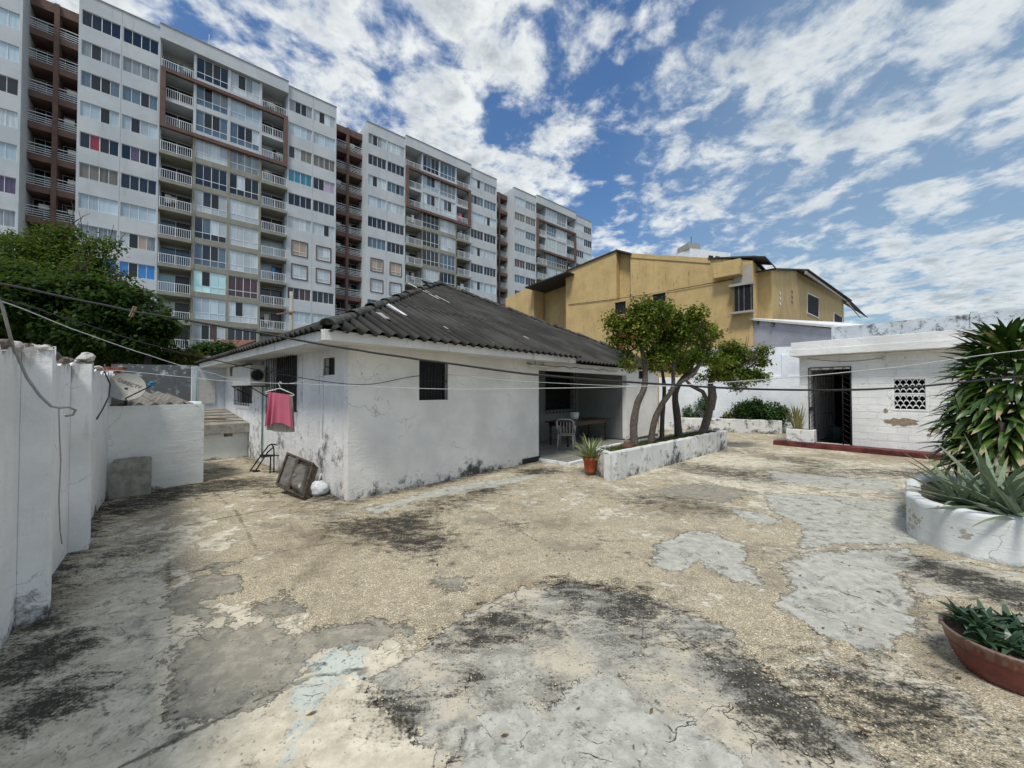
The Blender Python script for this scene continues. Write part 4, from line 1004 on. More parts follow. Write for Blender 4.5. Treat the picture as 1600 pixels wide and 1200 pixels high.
mb = MB(); mb.tube([bc + Z3 * .22, bc + Vector((.01, 0, .26)), bc + Vector((.035, 0, .33)), bc + Vector((.045, 0, .35))], [.022, .010, .020, .012], 8); mb.build('knot', M['bag'], BG)

# ------------------------------------------------------------------ leaf makers
def strap_mesh(name, mat, L, W, bend, fold=.25, seg=7, tipw=.0, thick=0.0, base_w=.5):
    """leaf along +X rising, bending down; 'along' attribute stores the share of its length"""
    v = []; f = []; al = []
    x = z = 0.0; ang = 0.0; 
    for i in range(seg + 1):
        t = i / seg
        wv = W * (base_w + (1 - base_w) * min(1, t * 3.0)) * (1 - t ** 2.6) ** .8 * .5 if tipw == 0 else W * .5 * (1 - t) ** tipw
        zf = wv * fold
        up = thick * (1 - t)
        v += [(x, -wv, z + zf), (x, 0, z - up), (x, wv, z + zf)]
        al += [t, t, t]
        ang = -bend * t; x += L / seg * math.cos(ang); z += L / seg * math.sin(ang)
    for i in range(seg):
        a = i * 3; f += [(a, a + 3, a + 4, a + 1), (a + 1, a + 4, a + 5, a + 2)]
    if thick > 0:   # closed upper side
        for i in range(seg): a = i * 3; f.append((a, a + 2, a + 5, a + 3))
    me = bpy.data.meshes.new(name); me.from_pydata(v, [], f); me.materials.append(mat)
    me.polygons.foreach_set('use_smooth', [thick == 0] * len(f)); setattr_(me, 'along', al); me.update(); return me
def leaf_matrix(pos, az, el, roll=0.0, s=1.0):
    return Matrix.Translation(pos) @ Matrix.Rotation(az, 4, 'Z') @ Matrix.Rotation(-el, 4, 'Y') @ Matrix.Rotation(roll, 4, 'X') @ Matrix.Scale(s, 4)
def foliage(mb, blobs, n, size, clump=10, cr=.14, shell=.55, droop=.3, flat=1.0, sat=3):
    """clumps of small leaf faces through ellipsoids (centre, radii)"""
    ext = list(blobs)
    for c, R_2 in blobs:
        for _ in range(sat):
            u = Vector((random.gauss(0, 1), random.gauss(0, 1), random.gauss(.2, .8))).normalized(); q = ru(.8, 1.15); f = ru(.22, .42)
            ext.append((Vector(c) + Vector((u.x * R_2[0], u.y * R_2[1], u.z * R_2[2])) * q, (R_2[0] * f, R_2[1] * f, max(R_2[2], R_2[0] * .5) * f)))
    blobs = ext
    vol = [(b_[1][0] * b_[1][1] * b_[1][2]) ** .8 for b_ in blobs]; tot = sum(vol)
    for (c, R), v_ in zip(blobs, vol):
        for i in range(int(n * v_ / tot / clump) + 1):
            d_ = Vector((random.gauss(0, 1), random.gauss(0, 1), random.gauss(0, 1) * flat)).normalized(); q = (shell + (1 - shell) * rnd()) ** .6 * ru(.85, 1.12)
            cc = Vector(c) + Vector((d_.x * R[0], d_.y * R[1], d_.z * R[2])) * q
            for j in range(clump):
                p = cc + Vector((random.gauss(0, 1), random.gauss(0, 1), random.gauss(0, .8))) * cr
                a = ru(0, 6.283); el = ru(-.9, .6) - droop
                e1 = Vector((math.cos(a) * math.cos(el), math.sin(a) * math.cos(el), math.sin(el))); e2 = e1.cross(Vector((ru(-.5, .5), ru(-.5, .5), 1))).normalized()
                s_ = size * ru(.6, 1.3); w_ = s_ * ru(.22, .32)
                mb.poly([p, p + e1 * s_ * .45 + e2 * w_, p + e1 * s_, p + e1 * s_ * .45 - e2 * w_])
def branchy(mb, p0, dirs, r0, L, depth, spread=.6):
    p0 = Vector(p0); d_ = Vector(dirs).normalized(); pts = [p0]; n = 4
    for i in range(n):
        d_ = (d_ + Vector((ru(-1, 1), ru(-1, 1), ru(-.3, .8))) * .18).normalized(); pts.append(pts[-1] + d_ * L / n)
    mb.tube(pts, [r0 * (1 - .5 * i / n) for i in range(n + 1)], 6)
    if depth > 0:
        for k in range(3):
            nd = (d_ + Vector((ru(-1, 1), ru(-1, 1), ru(-.3, .7))) * spread).normalized(); branchy(mb, pts[-1 - (k % 2)], nd, r0 * .5, L * .72, depth - 1, spread)

# ------------------------------------------------------------------ LONG PLANTER WITH ORANGE TREES
pA, pB = G(953, 753), G(1136, 701); pdv = (pB - pA).normalized(); pnv = Vector((-pdv.y, pdv.x, 0)); PLn = (pB - pA).length; PH = .55; PW = .60; PSK = .36
PLt = thing('long_planter', 'long low white planter with mould stains, holding the orange trees', 'planter', pA)
PQ = lambda a, b_, z=0: pA + pdv * a + pnv * b_ + Z3 * z
mb = MB(); nseg = 40
# rounded-top front wall, slightly wavy
def rim_wall(m_, A, B, th, h, n=30, side=None):
    A = Vector(A); B = Vector(B); e = (B - A).normalized(); L = (B - A).length; s_ = Vector((-e.y, e.x, 0))
    prof = [(0, 0), (0, h - .03), (.012, h - .008), (.035, h), (th - .035, h), (th - .012, h - .008), (th, h - .03), (th, 0)]
    rows = []
    for i in range(n + 1):
        p = A + e * L * i / n; wob = .006 * math.sin(i * 1.9) + .004 * math.sin(i * 4.3)
        rows.append([p + s_ * (a + (wob if a < th / 2 else 0)) + Z3 * (z + (wob if z > .1 else 0)) for a, z in prof])
    for i in range(n):
        for k in range(len(prof) - 1): m_.quad(rows[i][k], rows[i + 1][k], rows[i + 1][k + 1], rows[i][k + 1], False)
    m_.poly(rows[0]); m_.poly(rows[-1][::-1])
rim_wall(mb, PQ(0, 0), PQ(PLn, 0), .13, PH, 40); rim_wall(mb, PQ(PSK, PW), PQ(PLn, PW), .12, PH, 30)
rim_wall(mb, PQ(PSK + .06, PW + .1), PQ(.06, .02), .13, PH - .004, 8); rim_wall(mb, PQ(PLn - .003, .13), PQ(PLn - .003, PW), .13, PH - .004, 8)
mb.build('wall', M['planter_wall'], PLt)
mb = MB(); mb.poly([PQ(.10, .10, PH - .09), PQ(PLn - .1, .10, PH - .09), PQ(PLn - .1, PW + .02, PH - .09), PQ(PSK + .08, PW + .02, PH - .09)]); mb.build('soil', M['soil'], PLt)
mb = MB()
for i in range(5200):
    p = PQ(ru(.32, PLn - .14), ru(.13, PW - .02), PH - .09); a = ru(0, 6.28); h = ru(.04, .13) * (1.3 if rnd() < .2 else 1)
    e = Vector((math.cos(a), math.sin(a), 0)); mb.poly([p - e * .008, p + e * .008, p + Vector((ru(-.06, .06), ru(-.06, .06), h))])
tag(mb.build('grass', M['grass'], None), 'short green grass growing in the long planter', 'grass', kind='stuff')
# trees: base px, path px (px, py), crown blobs px (cx, cy, rx, rz m, ry)
def px_on(px, py, Y): return PY(px, py, Y)
def base_on_planter(px, b_=.34):
    k, _ = hit(px, 690, PQ(0, b_), pdv); return PQ(k, b_, PH - .12)
trees = [
 ('orange tree nearest the patio, with a pale curved trunk and sparse crown', [(992,0),(990,665),(996,630),(1006,608),(1008,580),(1003,545),(1000,520)], .075, [(990,510,.50,.50),(965,530,.33,.36),(1003,480,.34,.26),(1030,495,.40,.32),(978,560,.25,.25),(1020,560,.4,.22)], 15),
 ('second orange tree from the patio, leaning to the right', [(1016,0),(1022,660),(1034,632),(1050,610),(1052,590),(1050,555)], .065, [(1050,500,.50,.40),(1060,535,.50,.40),(1035,560,.35,.30),(1085,505,.35,.36)], 12),
 ('thin orange tree with a dark straight trunk in the middle of the planter', [(1034,0),(1035,650),(1038,610),(1034,575),(1028,540)], .050, [(1030,525,.42,.36),(1045,555,.42,.28)], 6),
 ('orange tree with a dark upright trunk right of the crossed trunks', [(1061,0),(1058,650),(1055,615),(1068,590),(1090,575)], .085, [(1095,530,.55,.42),(1110,560,.50,.30),(1075,560,.4,.32),(1060,575,.4,.18)], 8),
 ('rightmost orange tree, forked trunk and bright green crown over the planter end', [(1097,0),(1103,660),(1112,625),(1110,600),(1118,575)], .105, [(1140,545,.62,.46),(1172,560,.50,.40),(1120,585,.45,.25),(1165,590,.40,.20),(1192,548,.22,.16),(1145,575,.5,.3),(1178,588,.34,.2),(1150,600,.3,.16)], 5)]
for (lab, path, r0, blobs, nf) in trees:
    b0 = base_on_planter(path[0][0]); T_ = thing('orange_tree', lab, 'tree', b0, 'orange trees in the long planter')
    pts = [b0] + [px_on(x, y, b0.y + ru(-.08, .08)) for x, y in path[1:]]
    # smooth path
    sm = []
    for i in range(len(pts) - 1):
        p0, p1, p2, p3 = pts[max(i - 1, 0)], pts[i], pts[i + 1], pts[min(i + 2, len(pts) - 1)]
        for t in (0, .33, .66):
            sm.append(.5 * ((2 * p1) + (-p0 + p2) * t + (2 * p0 - 5 * p1 + 4 * p2 - p3) * t * t + (-p0 + 3 * p1 - 3 * p2 + p3) * t ** 3))
    sm.append(pts[-1]); n = len(sm)
    mb = MB(); mb.tube(sm, [r0 * (1.25 - .75 * i / n + .06 * math.sin(i * 2.1)) + (.03 if i == 0 else 0) for i in range(n)], 10)
    top = sm[-1]
    if 'forked' in lab:
        fk = px_on(1112, 640, b0.y); mb.tube([fk, px_on(1098, 612, b0.y), px_on(1080, 603, b0.y + .1), px_on(1068, 590, b0.y + .1)], [.07, .06, .05, .035], 8)
        mb.tube([px_on(1112, 640, b0.y), px_on(1116, 620, b0.y - .1), px_on(1114, 603, b0.y - .1)], [.08, .075, .07], 8)
    if 'second' in lab: mb.tube([px_on(1046, 612, b0.y), px_on(1062, 598, b0.y), px_on(1085, 585, b0.y + .2), px_on(1100, 560, b0.y + .3)], [.05, .045, .035, .02], 8)
    mb.build('trunk', M['bark'] if 'dark' not in lab else M['bark_dark'], T_)
    mb = MB()
    bl = []
    for (x, y, rx, rz) in blobs:
        c = px_on(x, y, b0.y + ru(-.15, .2))
        bl.append((c, (rx * .62, rx * .6, rz * .6)))
        for _ in range(5):
            u = Vector((random.gauss(0, 1), random.gauss(0, .8), random.gauss(0, 1))).normalized(); f = ru(.28, .48)
            bl.append((c + Vector((u.x * rx, u.y * rx * .8, u.z * rz)) * ru(.65, 1.0), (rx * f, rx * f, rz * f)))
        d_ = c - sm[-3]; branchy(mb, sm[-3], d_, r0 * .45, d_.length * .42 + .10, 2, .8)
    mb.build('branches', M['bark'], T_)
    mb = MB(); foliage(mb, bl, 1350 * sum(q[1][0] for q in bl), .088, 8, .075, .15, .25, sat=1); mb.build('crown', M['leaf_orange'], T_)
    for i in range(int(nf * .6)):
        c, R = bl[(i * 6) % len(bl)]; mbf = MB(); a = ru(2.6, 6.3)
        mbf.sphere(c + Vector((math.cos(a) * R[0] * .9, math.sin(a) * R[1] * .6, ru(-1.2, .1) * R[2])), ru(.032, .042), 10, 7); mbf.build('orange_fruit', M['orange'], T_)
# small clay jar in the planter
jb = base_on_planter(980, .30)
mb = MB(); mb.lathe(jb, [(0, 0), (.08, 0), (.12, .08), (.12, .14), (.07, .2), (.08, .22), (.06, .22), (.05, .16), (0, .15)], 20)
tag(mb.build('clay_jar', simple('old_clay', (0.16, 0.075, 0.055), .7, .3, 9), None, origin=tuple(jb)), 'small brown clay jar between grass at the near end of the long planter', 'jar')

def potted(base, potmat, prof, soil_r, soil_z, label, name, cat, leafme, nl, Lr, elr, rs=.04, leafname='leaf', group=None):
    T_ = thing(name, label, cat, base, group)
    if prof:
        mb = MB(); mb.lathe(base, prof, 36); mb.build('pot', potmat, T_)
        mb = MB(); mb.lathe(base, [(soil_r, soil_z), (0, soil_z + .01)], 24); mb.build('soil', M['soil'], T_)
    for i in range(nl):
        az = i * 2.399 + ru(-.2, .2); el = elr[0] + (elr[1] - elr[0]) * (i / nl) + ru(-.1, .1); q = rs * (1 - i / nl)
        inst(leafname, random.choice(leafme), T_, leaf_matrix(Vector((math.cos(az) * q, math.sin(az) * q, soil_z)), az, el, ru(-.2, .2), ru(*Lr)))
    return T_
al_me = [strap_mesh('leaf', M['aloe_pot'], .46, .055, b_, .5, 7, .75, .006) for b_ in (.15, .4, .7)]
pb0 = G(922, 737, .065)
potted(pb0, M['terracotta'], [(0, 0), (.105, 0), (.11, .02), (.135, .24), (.15, .245), (.155, .30), (.145, .305), (.135, .26), (.13, .24)], .132, .25,
       'spiky variegated plant in an orange terracotta pot at the planter corner', 'potted_plant', 'potted plant', al_me, 40, (1.05, 1.45), (.35, 1.45), .06)

# ------------------------------------------------------------------ BACK WALL, FAR PLANTER, SHRUBS
bA = PY(1030, 640, 17.6); bA.z = 0; bB = PY(1262, 640, 16.0); bB.z = 0
bd = (bB - bA).normalized(); bn = Vector((bd.y, -bd.x, 0)); bL = (bB - bA).length
if bn.dot(-bA) < 0: bn = -bn
_, z1_ = hit(1200, 588, bA, bd); _, z2_ = hit(1210, 542, bA, bd)
BWl = thing('back_wall', 'white painted block wall behind the orange trees, upper half set back', 'wall', bA)
mb = MB(); wall_mesh(mb, bA, bd, bn, bL + 1.2, 0, z1_, .2); mb.build('wall', M['white_far'], BWl)
mb = MB(); wall_mesh(mb, bA + bd * 1.5 - bn * .06, bd, bn, bL, z1_ + .001, z2_, .14); mb.build('upper_wall', M['white_far'], BWl)
ka, _ = hit(1222, 600, bA, bd); mb = MB(); mb.obox(bA + bd * ka - bn * .055 + Z3 * (z1_ + .01), bd * .22, bn * .05, Z3 * (z2_ - z1_ - .35)); mb.build('pilaster', M['white_far'], BWl)
fp0, fp1 = G(1062, 672), G(1222, 679); fd = (fp1 - fp0).normalized(); fL = (fp1 - fp0).length; fnn = Vector((-fd.y, fd.x, 0))
FP = thing('back_planter', 'low white planter bed along the back wall with shrubs', 'planter', fp0)
mb = MB(); rim_wall(mb, fp0, fp1, .14, .56, 26); rim_wall(mb, fp0 + fd * .004 + fnn * 1.2, fp0 + fd * .004 + fnn * .14, .14, .55, 6); mb.build('wall', M['planter_wall'], FP)
mb = MB(); mb.obox(fp0 + fd * .1 + fnn * .13 + Z3 * .02, fd * (fL - .1), fnn * .95, Z3 * .46); mb.build('soil', M['soil'], FP)
def shrub(px, py, rx, rz, lab, mat='leaf_shrub', n=1400, size=.13, fo=.5, trunk=True, grp='shrubs in the back planter'):
    k, _ = hit(px, 650, fp0 + fnn * fo, fd); b0 = fp0 + fd * k + fnn * fo + Z3 * .47; c = PY(px, py, b0.y)
    S = thing('shrub', lab, 'shrub', b0, grp); mb = MB(); mb.tube([b0 - Z3 * .05, c], [.03, .015], 6); mb.build('stem', M['bark'], S)
    mb = MB(); foliage(mb, [(c, (rx, rx * .8, rz)), (c + Vector((rx * .4, 0, rz * .3)), (rx * .6, rx * .6, rz * .6)), (c + Vector((-rx * .5, 0, -rz * .2)), (rx * .5, rx * .5, rz * .6))], n, size, 7, .09, .3, .5); mb.build('crown', M[mat], S)
shrub(1082, 642, .42, .36, 'loose shrub with heart-shaped leaves spilling over the back planter near the tree', n=900)
shrub(1064, 655, .25, .22, 'small dark shrub at the left end of the back planter', 'leaf_dark', n=400)
shrub(1100, 632, .22, .42, 'tall thin shrub behind the rightmost orange tree', n=350)
shrub(1172, 640, .62, .46, 'dense round dark green shrub, largest in the back planter', 'leaf_dark', n=3200, size=.12)
shrub(1140, 652, .22, .20, 'yellowish small shrub left of the large round shrub', 'leaf_yellow', n=250)
shrub(1212, 648, .50, .44, 'broad-leaved shrub hanging over the planter right of the round shrub', n=1700)

# neighbouring lean-to with lilac gable wall
lg0 = PY(1176, 600, 19.5); lg1 = PY(1302, 600, 15.6); lg0.z = lg1.z = 0; ld = (lg1 - lg0).normalized(); lL = (lg1 - lg0).length; ln = Vector((ld.y, -ld.x, 0)); ln = ln if ln.dot(-lg0) > 0 else -ln
_, za = hit(1177, 499, lg0, ld); _, zb_ = hit(1300, 514, lg0, ld)
LN = thing('lean_to', 'lilac grey gable wall with white roof edge below the yellow building', 'building', lg0)
mb = MB(); fr = [lg0, lg0 + ld * lL, lg0 + ld * lL + Z3 * zb_, lg0 + Z3 * za]; bk = [p - ln * 5.0 for p in fr]
mb.poly(fr); mb.poly(bk[::-1])
for i in range(4): j = (i + 1) % 4; mb.quad(fr[j], fr[i], bk[i], bk[j])
mb.build('wall', M['lilac'], LN)
mb = MB(); mb.obox(lg0 - ld * .15 + ln * .14 + Z3 * (za + .02), ld * (lL + .3) + Z3 * (zb_ - za), -ln * 5.3, Z3 * .10); mb.build('roof', M['white_paint'], LN)
for q in (.08, .30):
    mb = MB(); p = lg0 + ld * lL * q + ln * .002 + Z3 * (za + (zb_ - za) * q - .22); mb.obox(p, ld * .12, ln * .12, Z3 * .2); mb.build('rafter_end', M['rubble_dark'], LN)

# ------------------------------------------------------------------ RIGHT OUTBUILDING
rA, rB = G(1208, 695), G(1507, 723); rd = (rB - rA).normalized(); rn = Vector((-rd.y, rd.x, 0))
if rn.dot(-rA) < 0: rn = -rn
RB = thing('outbuilding', 'small white block outbuilding with iron grille door and red step', 'building', rA)
def R(a, o_, z): return rA + rd * a + rn * o_ + Z3 * z    # o_ > 0 towards the yard
wo = -.42; RP0 = R(0, wo, 0)
kc, _ = hit(1250, 640, RP0, rd); door = rect_on(1266, 1329, 577, 690, RP0, rd); win = rect_on(1397, 1446, 592, 640, RP0, rd)
RLn = 7.0; RH = 2.78
door = (door[0], door[1], .145, door[3]); 
mb = MB(); P_ = R(kc, wo, 0); wall_mesh(mb, P_, rd, rn, RLn - kc, 0, RH + .02, .18, [(door[0] - kc, door[1] - kc, door[2], door[3]), (win[0] - kc, win[1] - kc, win[2], win[3])])
rwall = mb.build('wall', M['shed_wall'], RB)
mb = MB(); wall_mesh(mb, R(kc, wo - .181, 0), -rn, -rd, 3.6, 0, RH + .02, .18); mb.build('side_wall', M['shed_wall'], RB)
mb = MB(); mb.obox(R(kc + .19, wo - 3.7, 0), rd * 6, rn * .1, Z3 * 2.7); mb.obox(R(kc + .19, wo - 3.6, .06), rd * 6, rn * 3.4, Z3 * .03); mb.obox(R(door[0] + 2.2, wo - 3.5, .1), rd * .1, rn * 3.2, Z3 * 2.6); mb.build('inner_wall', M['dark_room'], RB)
kfl, _ = hit(1234, 550, R(0, .0, 0), rd); _, zf1 = hit(1234, 557, R(0, 0, 0), rd); _, zf2 = hit(1234, 536, R(0, 0, 0), rd)
RH = zf1
mb = MB(); mb.obox(R(kfl, 0, RH), rd * (RLn - kfl), -rn * 4.6, Z3 * (zf2 - RH - .22), .008); mb.obox(R(kfl + .02, -.025, RH + (zf2 - RH) - .22), rd * (RLn - kfl), -rn * 4.5, Z3 * .22, .008); mb.build('roof', M['shed_wall'], RB)
ko, _ = hit(1299, 515, R(0, -1.3, 0), rd); _, zp = hit(1299, 512, R(0, -1.3, 0), rd)
kp, _ = hit(1516, 500, R(0, -1.3, 0), rd)
mb = MB(); wall_mesh(mb, R(ko, -1.3, 0), rd, rn, 8, zf2, zp, .2); mb.obox(R(kp, -1.26, zf2), rd * .14, -rn * .03, Z3 * (zp - zf2 + .05)); mb.build('parapet', M['parapet'], RB)
# raised blocks (joints are the gaps between them)
BH, BLn, gap = .20, .40, .010
cache = {}
def blockmesh(l, h):
    key = (round(l, 2), round(h, 2))
    if key not in cache:
        m_ = MB(); m_.obox((0, 0, 0), (key[0], 0, 0), (0, .008, 0), (0, 0, key[1]), .003); cache[key] = m_.mesh('block', M['shed_wall'])
    return cache[key]
row = 0; z = .15
while z < RH - .05:
    h = min(BH, RH - z) - gap; a = kc + (0 if row % 2 else -.2)
    while a < kc + 5.0:
        s0, s1 = max(a, kc) , a + BLn - gap
        for (o0, o1, oz0, oz1) in (door, win):
            if z + h > oz0 - .03 and z < oz1 + .03:
                if s0 < o1 + .03 and s1 > o0 - .03:
                    if s0 < o0 - .03: s1 = o0 - .03
                    elif s1 > o1 + .03: s0 = o1 + .03
                    else: s0 = s1
        if s1 - s0 > .05 and rnd() < .97:
            inst('block', blockmesh(s1 - s0, h), rwall, frame_mat(R(s0, wo, z) - rA, rd, rn))
        a += BLn
    z += BH; row += 1
# patches of fallen render: rough mortar plates set on the wall
for (px, py, wpx, hpx) in ((1408, 660, 62, 13), (1462, 673, 26, 8), (1452, 680, 8, 5), (1384, 642, 8, 8), (1260, 678, 14, 12)):
    k0, zc_ = hit(px, py, RP0, rd); k1, _ = hit(px + wpx / 2, py, RP0, rd); rx = abs(k1 - k0); _, zt_ = hit(px, py - hpx / 2, RP0, rd); rz = abs(zt_ - zc_)
    m_ = MB(); n = 22; ring = [R(k0 + rx * math.cos(a) * ru(.75, 1.15), wo + .0125, zc_ + rz * math.sin(a) * ru(.6, 1.2)) for a in np.linspace(0, 2 * math.pi, n, endpoint=False)]
    m_.poly(ring); bk = [p - rn * .006 for p in ring]
    for i in range(n): m_.quad(ring[i], bk[i], bk[(i + 1) % n], ring[(i + 1) % n])
    m_.build('bare_mortar', simple('bare_mortar', (0.30, 0.235, 0.17), .95, .3, 20, bump=.8), RB)
# red step
STE = (rB - rA).length
mb = MB(); mb.obox(R(0, 0, 0), rd * STE, rn * (wo), Z3 * .145, .012)
mb.build('step', M['red_step'], RB)
# door grille: frame with lattice borders, an open leaf and a dark room behind
gt = thing('grille_door', 'black iron grille door in the white outbuilding doorway', 'door', R(door[0], wo, .145))
k0, k1, z0, z1 = door; zf = z1 - .17
mb = MB(); B_ = lambda a, z, d_=.03: R(a, wo + d_, z)
bar = lambda m_, a, b_, r=.010: m_.tube([a, b_], r, 5)
for a in (k0 - .02, k1 + .02): bar(mb, B_(a, z0), B_(a, z1 + .06), .014)
bar(mb, B_(k0 - .02, z1 + .06), B_(k1 + .02, z1 + .06), .014); bar(mb, B_(k0 - .02, zf), B_(k1 + .02, zf), .012)
nn = 7
for i in range(nn):
    a, b_ = k0 + (k1 - k0) * i / nn, k0 + (k1 - k0) * (i + 1) / nn
    bar(mb, B_(a, zf if i % 2 else z1 + .06), B_(b_, z1 + .06 if i % 2 else zf), .007)
for aa in (k1 - .17,):
    bar(mb, B_(aa, z0), B_(aa, zf), .011)
    for j in range(13): zz_ = z0 + (zf - z0) * j / 13; bar(mb, B_(aa, zz_ + .14), B_(k1 + .02, zz_), .007)
for j in range(3): bar(mb, B_(k0 + .10, z0), B_(k0 + .10, zf), .010)
for j in range(14): zz_ = z0 + (zf - z0) * j / 14; bar(mb, B_(k0 - .02, zz_), B_(k0 + .10, zz_ + .12), .007)
mb.build('frame', M['black_iron'], gt)
mb = MB(); od = (rn * -.93 + rd * .35).normalized(); o0 = R(k0 + .12, wo + .02, 0)
for i in range(7): bar(mb, o0 + od * (i * .13) + Z3 * z0, o0 + od * (i * .13) + Z3 * zf, .009)
for zz_ in (z0 + .05, z0 + .9, zf - .03): bar(mb, o0 + Z3 * zz_, o0 + od * .78 + Z3 * zz_, .011)
mb.build('door_leaf', M['black_iron'], gt)
for k in range(1): mb = MB(); mb.obox(B_(k0 + .0, z0 + .98, .02), rd * .11, rn * .04, Z3 * .12); mb.build('lock_box', M['black_iron'], gt)
wb = R((k0 + k1) / 2 - .1, wo - 1.4, .09)
mb = MB(); mb.lathe(wb, [(0, 0), (.16, 0), (.2, .45), (.21, .46), (.19, .46), (.15, .03)], 18); tag(mb.build('bucket', simple('dim_green_plastic', (.05, .09, .08), .5), None, origin=tuple(wb)), 'dim green bucket inside the dark outbuilding doorway', 'bucket')
# breeze block screen: two panels of fish-scale arcs
a0, a1, b0, b1 = win
SCn = []
for pi, (zb0, zb1) in enumerate(((b0, b0 + (b1 - b0) * .47), (b0 + (b1 - b0) * .53, b1))):
    mb = MB(); rows_, cols_ = 3, 5; cw = (a1 - a0) / cols_; rh = (zb1 - zb0) / rows_
    for r in range(rows_):
        for c in range(-1, cols_ + 1):
            cx = a0 + cw * (c + .5 + (.5 if r % 2 else 0)); pts = []
            for t in np.linspace(0, math.pi, 9):
                x = cx + math.cos(t) * cw * .5; zz_ = zb0 + rh * r + math.sin(t) * rh * .95
                if a0 - .001 <= x <= a1 + .001: pts.append((x, zz_))
            for (xa, za_), (xb, zb_2) in zip(pts[:-1], pts[1:]):
                p = R(xa, wo - .012, za_); q = R(xb, wo - .012, zb_2); up = Vector((0, 0, .016)); dp = -rn * .07
                mb.quad(p - up, q - up, q + up, p + up); mb.quad(p - up, p - up + dp, q - up + dp, q - up); mb.quad(p + up, q + up, q + up + dp, p + up + dp)
    mb.obox(R(a0, wo - .010, zb0 - .02), rd * (a1 - a0), -rn * .09, Z3 * .03)
    mb.obox(R(a0, wo - .010, zb1 - .012), rd * (a1 - a0), -rn * .09, Z3 * .03)
    mb.build('breeze_block', M['white_paint'], RB)
mb = MB()
for (s0, l, zz0, hh) in ((a0 - .05, a1 - a0 + .10, b1 + .002, .035), (a0 - .05, a1 - a0 + .10, b0 - .037, .035)): mb.obox(R(s0, wo + .014, zz0), rd * l, -rn * .03, Z3 * hh)
for s0 in (a0 - .05, a1 + .002): mb.obox(R(s0, wo + .014, b0 - .001), rd * .045, -rn * .03, Z3 * (b1 - b0 + .002))
mb.build('window_frame', M['shed_wall'], RB)
# wire and insulator over the door
k, z = hit(1381, 559, RP0, rd); mb = MB(); mb.lathe(R(k, wo + .05, z - .06), [(0, 0), (.03, 0), (.045, .05), (.03, .10), (0, .1)], 12); mb.build('lamp_holder', M['ac_white'], RB)
k2, z2 = hit(1262, 560, RP0, rd); pts = [R(k + (k2 - k) * t, wo + .02, z + (z2 - z) * t - .10 * math.sin(math.pi * t)) for t in np.linspace(0, 1, 14)]
mb = MB(); mb.tube(pts, .006, 5); mb.build('wire', M['black_cable'], RB)
# corner planter with snake plant
sp0 = R(kc - .18, wo + .30, 0)
SP = thing('corner_planter', 'small whitewashed planter box at the outbuilding corner', 'planter', sp0)
mb = MB(); mb.obox(R(kc - .30, wo + .002, 0.148), rd * .72, rn * .34, Z3 * .40, .02); mb.build('wall', M['planter_wall'], SP)
mb = MB(); mb.obox(R(kc - .26, wo + .04, 0.55), rd * .62, rn * .26, Z3 * .006); mb.build('soil', M['soil'], SP)
sme = [strap_mesh('leaf', M['snake'], .75, .065, b_, .25, 7) for b_ in (.05, .2)]
potted(R(kc - .05, wo + .16, .55), None, None, 0, 0, 'tall yellow-green snake plant in the white corner planter', 'snake_plant', 'plant', sme, 26, (.7, 1.15), (1.2, 1.55), .14)

# ------------------------------------------------------------------ YELLOW BUILDING
yC = PY(1176, 600, 19.4); yC.z = 0
YB = thing('yellow_building', 'weathered yellow two-storey building with sloping corrugated roof edges', 'building', yC)
def Yp(k, o_, z): return yC + HV * k - HU * o_ + Z3 * z     # o_>0 towards us (the face looks along -HU)
def yk(px, py=450, o_=0): return hit(px, py, yC - HU * o_, HV)
# main face profile (px, py) along the roof line
def prof_face(pxs, o_, zbot, depth, mat, name, ops=()):
    pts = [yk(x, y, o_) for x, y in pxs]; m_ = MB()
    fr = [Yp(k, o_, z) for k, z in pts]; k0_, k1_ = pts[0][0], pts[-1][0]
    fr = fr + [Yp(k1_, o_, zbot), Yp(k0_, o_, zbot)]; bk = [p + HU * depth for p in fr]
    m_.poly(fr); m_.poly(bk[::-1])
    for i in range(len(fr)): j = (i + 1) % len(fr); m_.quad(fr[j], fr[i], bk[i], bk[j])
    return m_.build(name, M[mat], YB)
prof_face([(1176, 407), (1160, 406), (1107, 405), (1060, 402), (985, 396)], 0, 0, 7, 'yellow', 'wall')
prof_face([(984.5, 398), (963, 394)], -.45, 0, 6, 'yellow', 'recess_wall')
prof_face([(963, 391), (940, 398), (920, 407), (884, 424)], .02, 0, 6.6, 'yellow', 'wall')
prof_face([(884, 440), (850, 452), (822, 462)], -1.4, 0, 4, 'yellow', 'wall')
prof_face([(834, 446), (790, 466)], .0, 0, 1.2, 'yellow', 'wall')
# roof edge strips
def edge(pa, pb, o0, o1, t=.10, mat='roof_felt', name='roof_edge', dz=0.0, dep=None):
    (ka_, za_), (kb_, zb_3) = yk(*pa, o0), yk(*pb, o0); m_ = MB()
    m_.obox(Yp(ka_, o0, za_ + dz), Yp(kb_, o0, zb_3 + dz) - Yp(ka_, o0, za_ + dz), HU * (dep or (o0 - o1)), Z3 * t); return m_.build(name, M[mat], YB)
edge((1110, 405), (985, 397), .05, 0, .28, 'yellow', 'coping', -.22, .4)
edge((986, 397), (962, 391), .15, 0, .10, 'roof_felt', 'roof_edge', -.02, 6)
edge((964, 391), (884, 424), .12, 0, .07, 'roof_felt', 'roof_edge', 0, 6)
edge((886, 425), (820, 450), .9, 0, .08, 'roof_felt', 'awning', 0, 3.5)
edge((1178, 402), (1106, 405), .10, 0, .07, 'roof_felt', 'roof_edge', .02, 6.5)
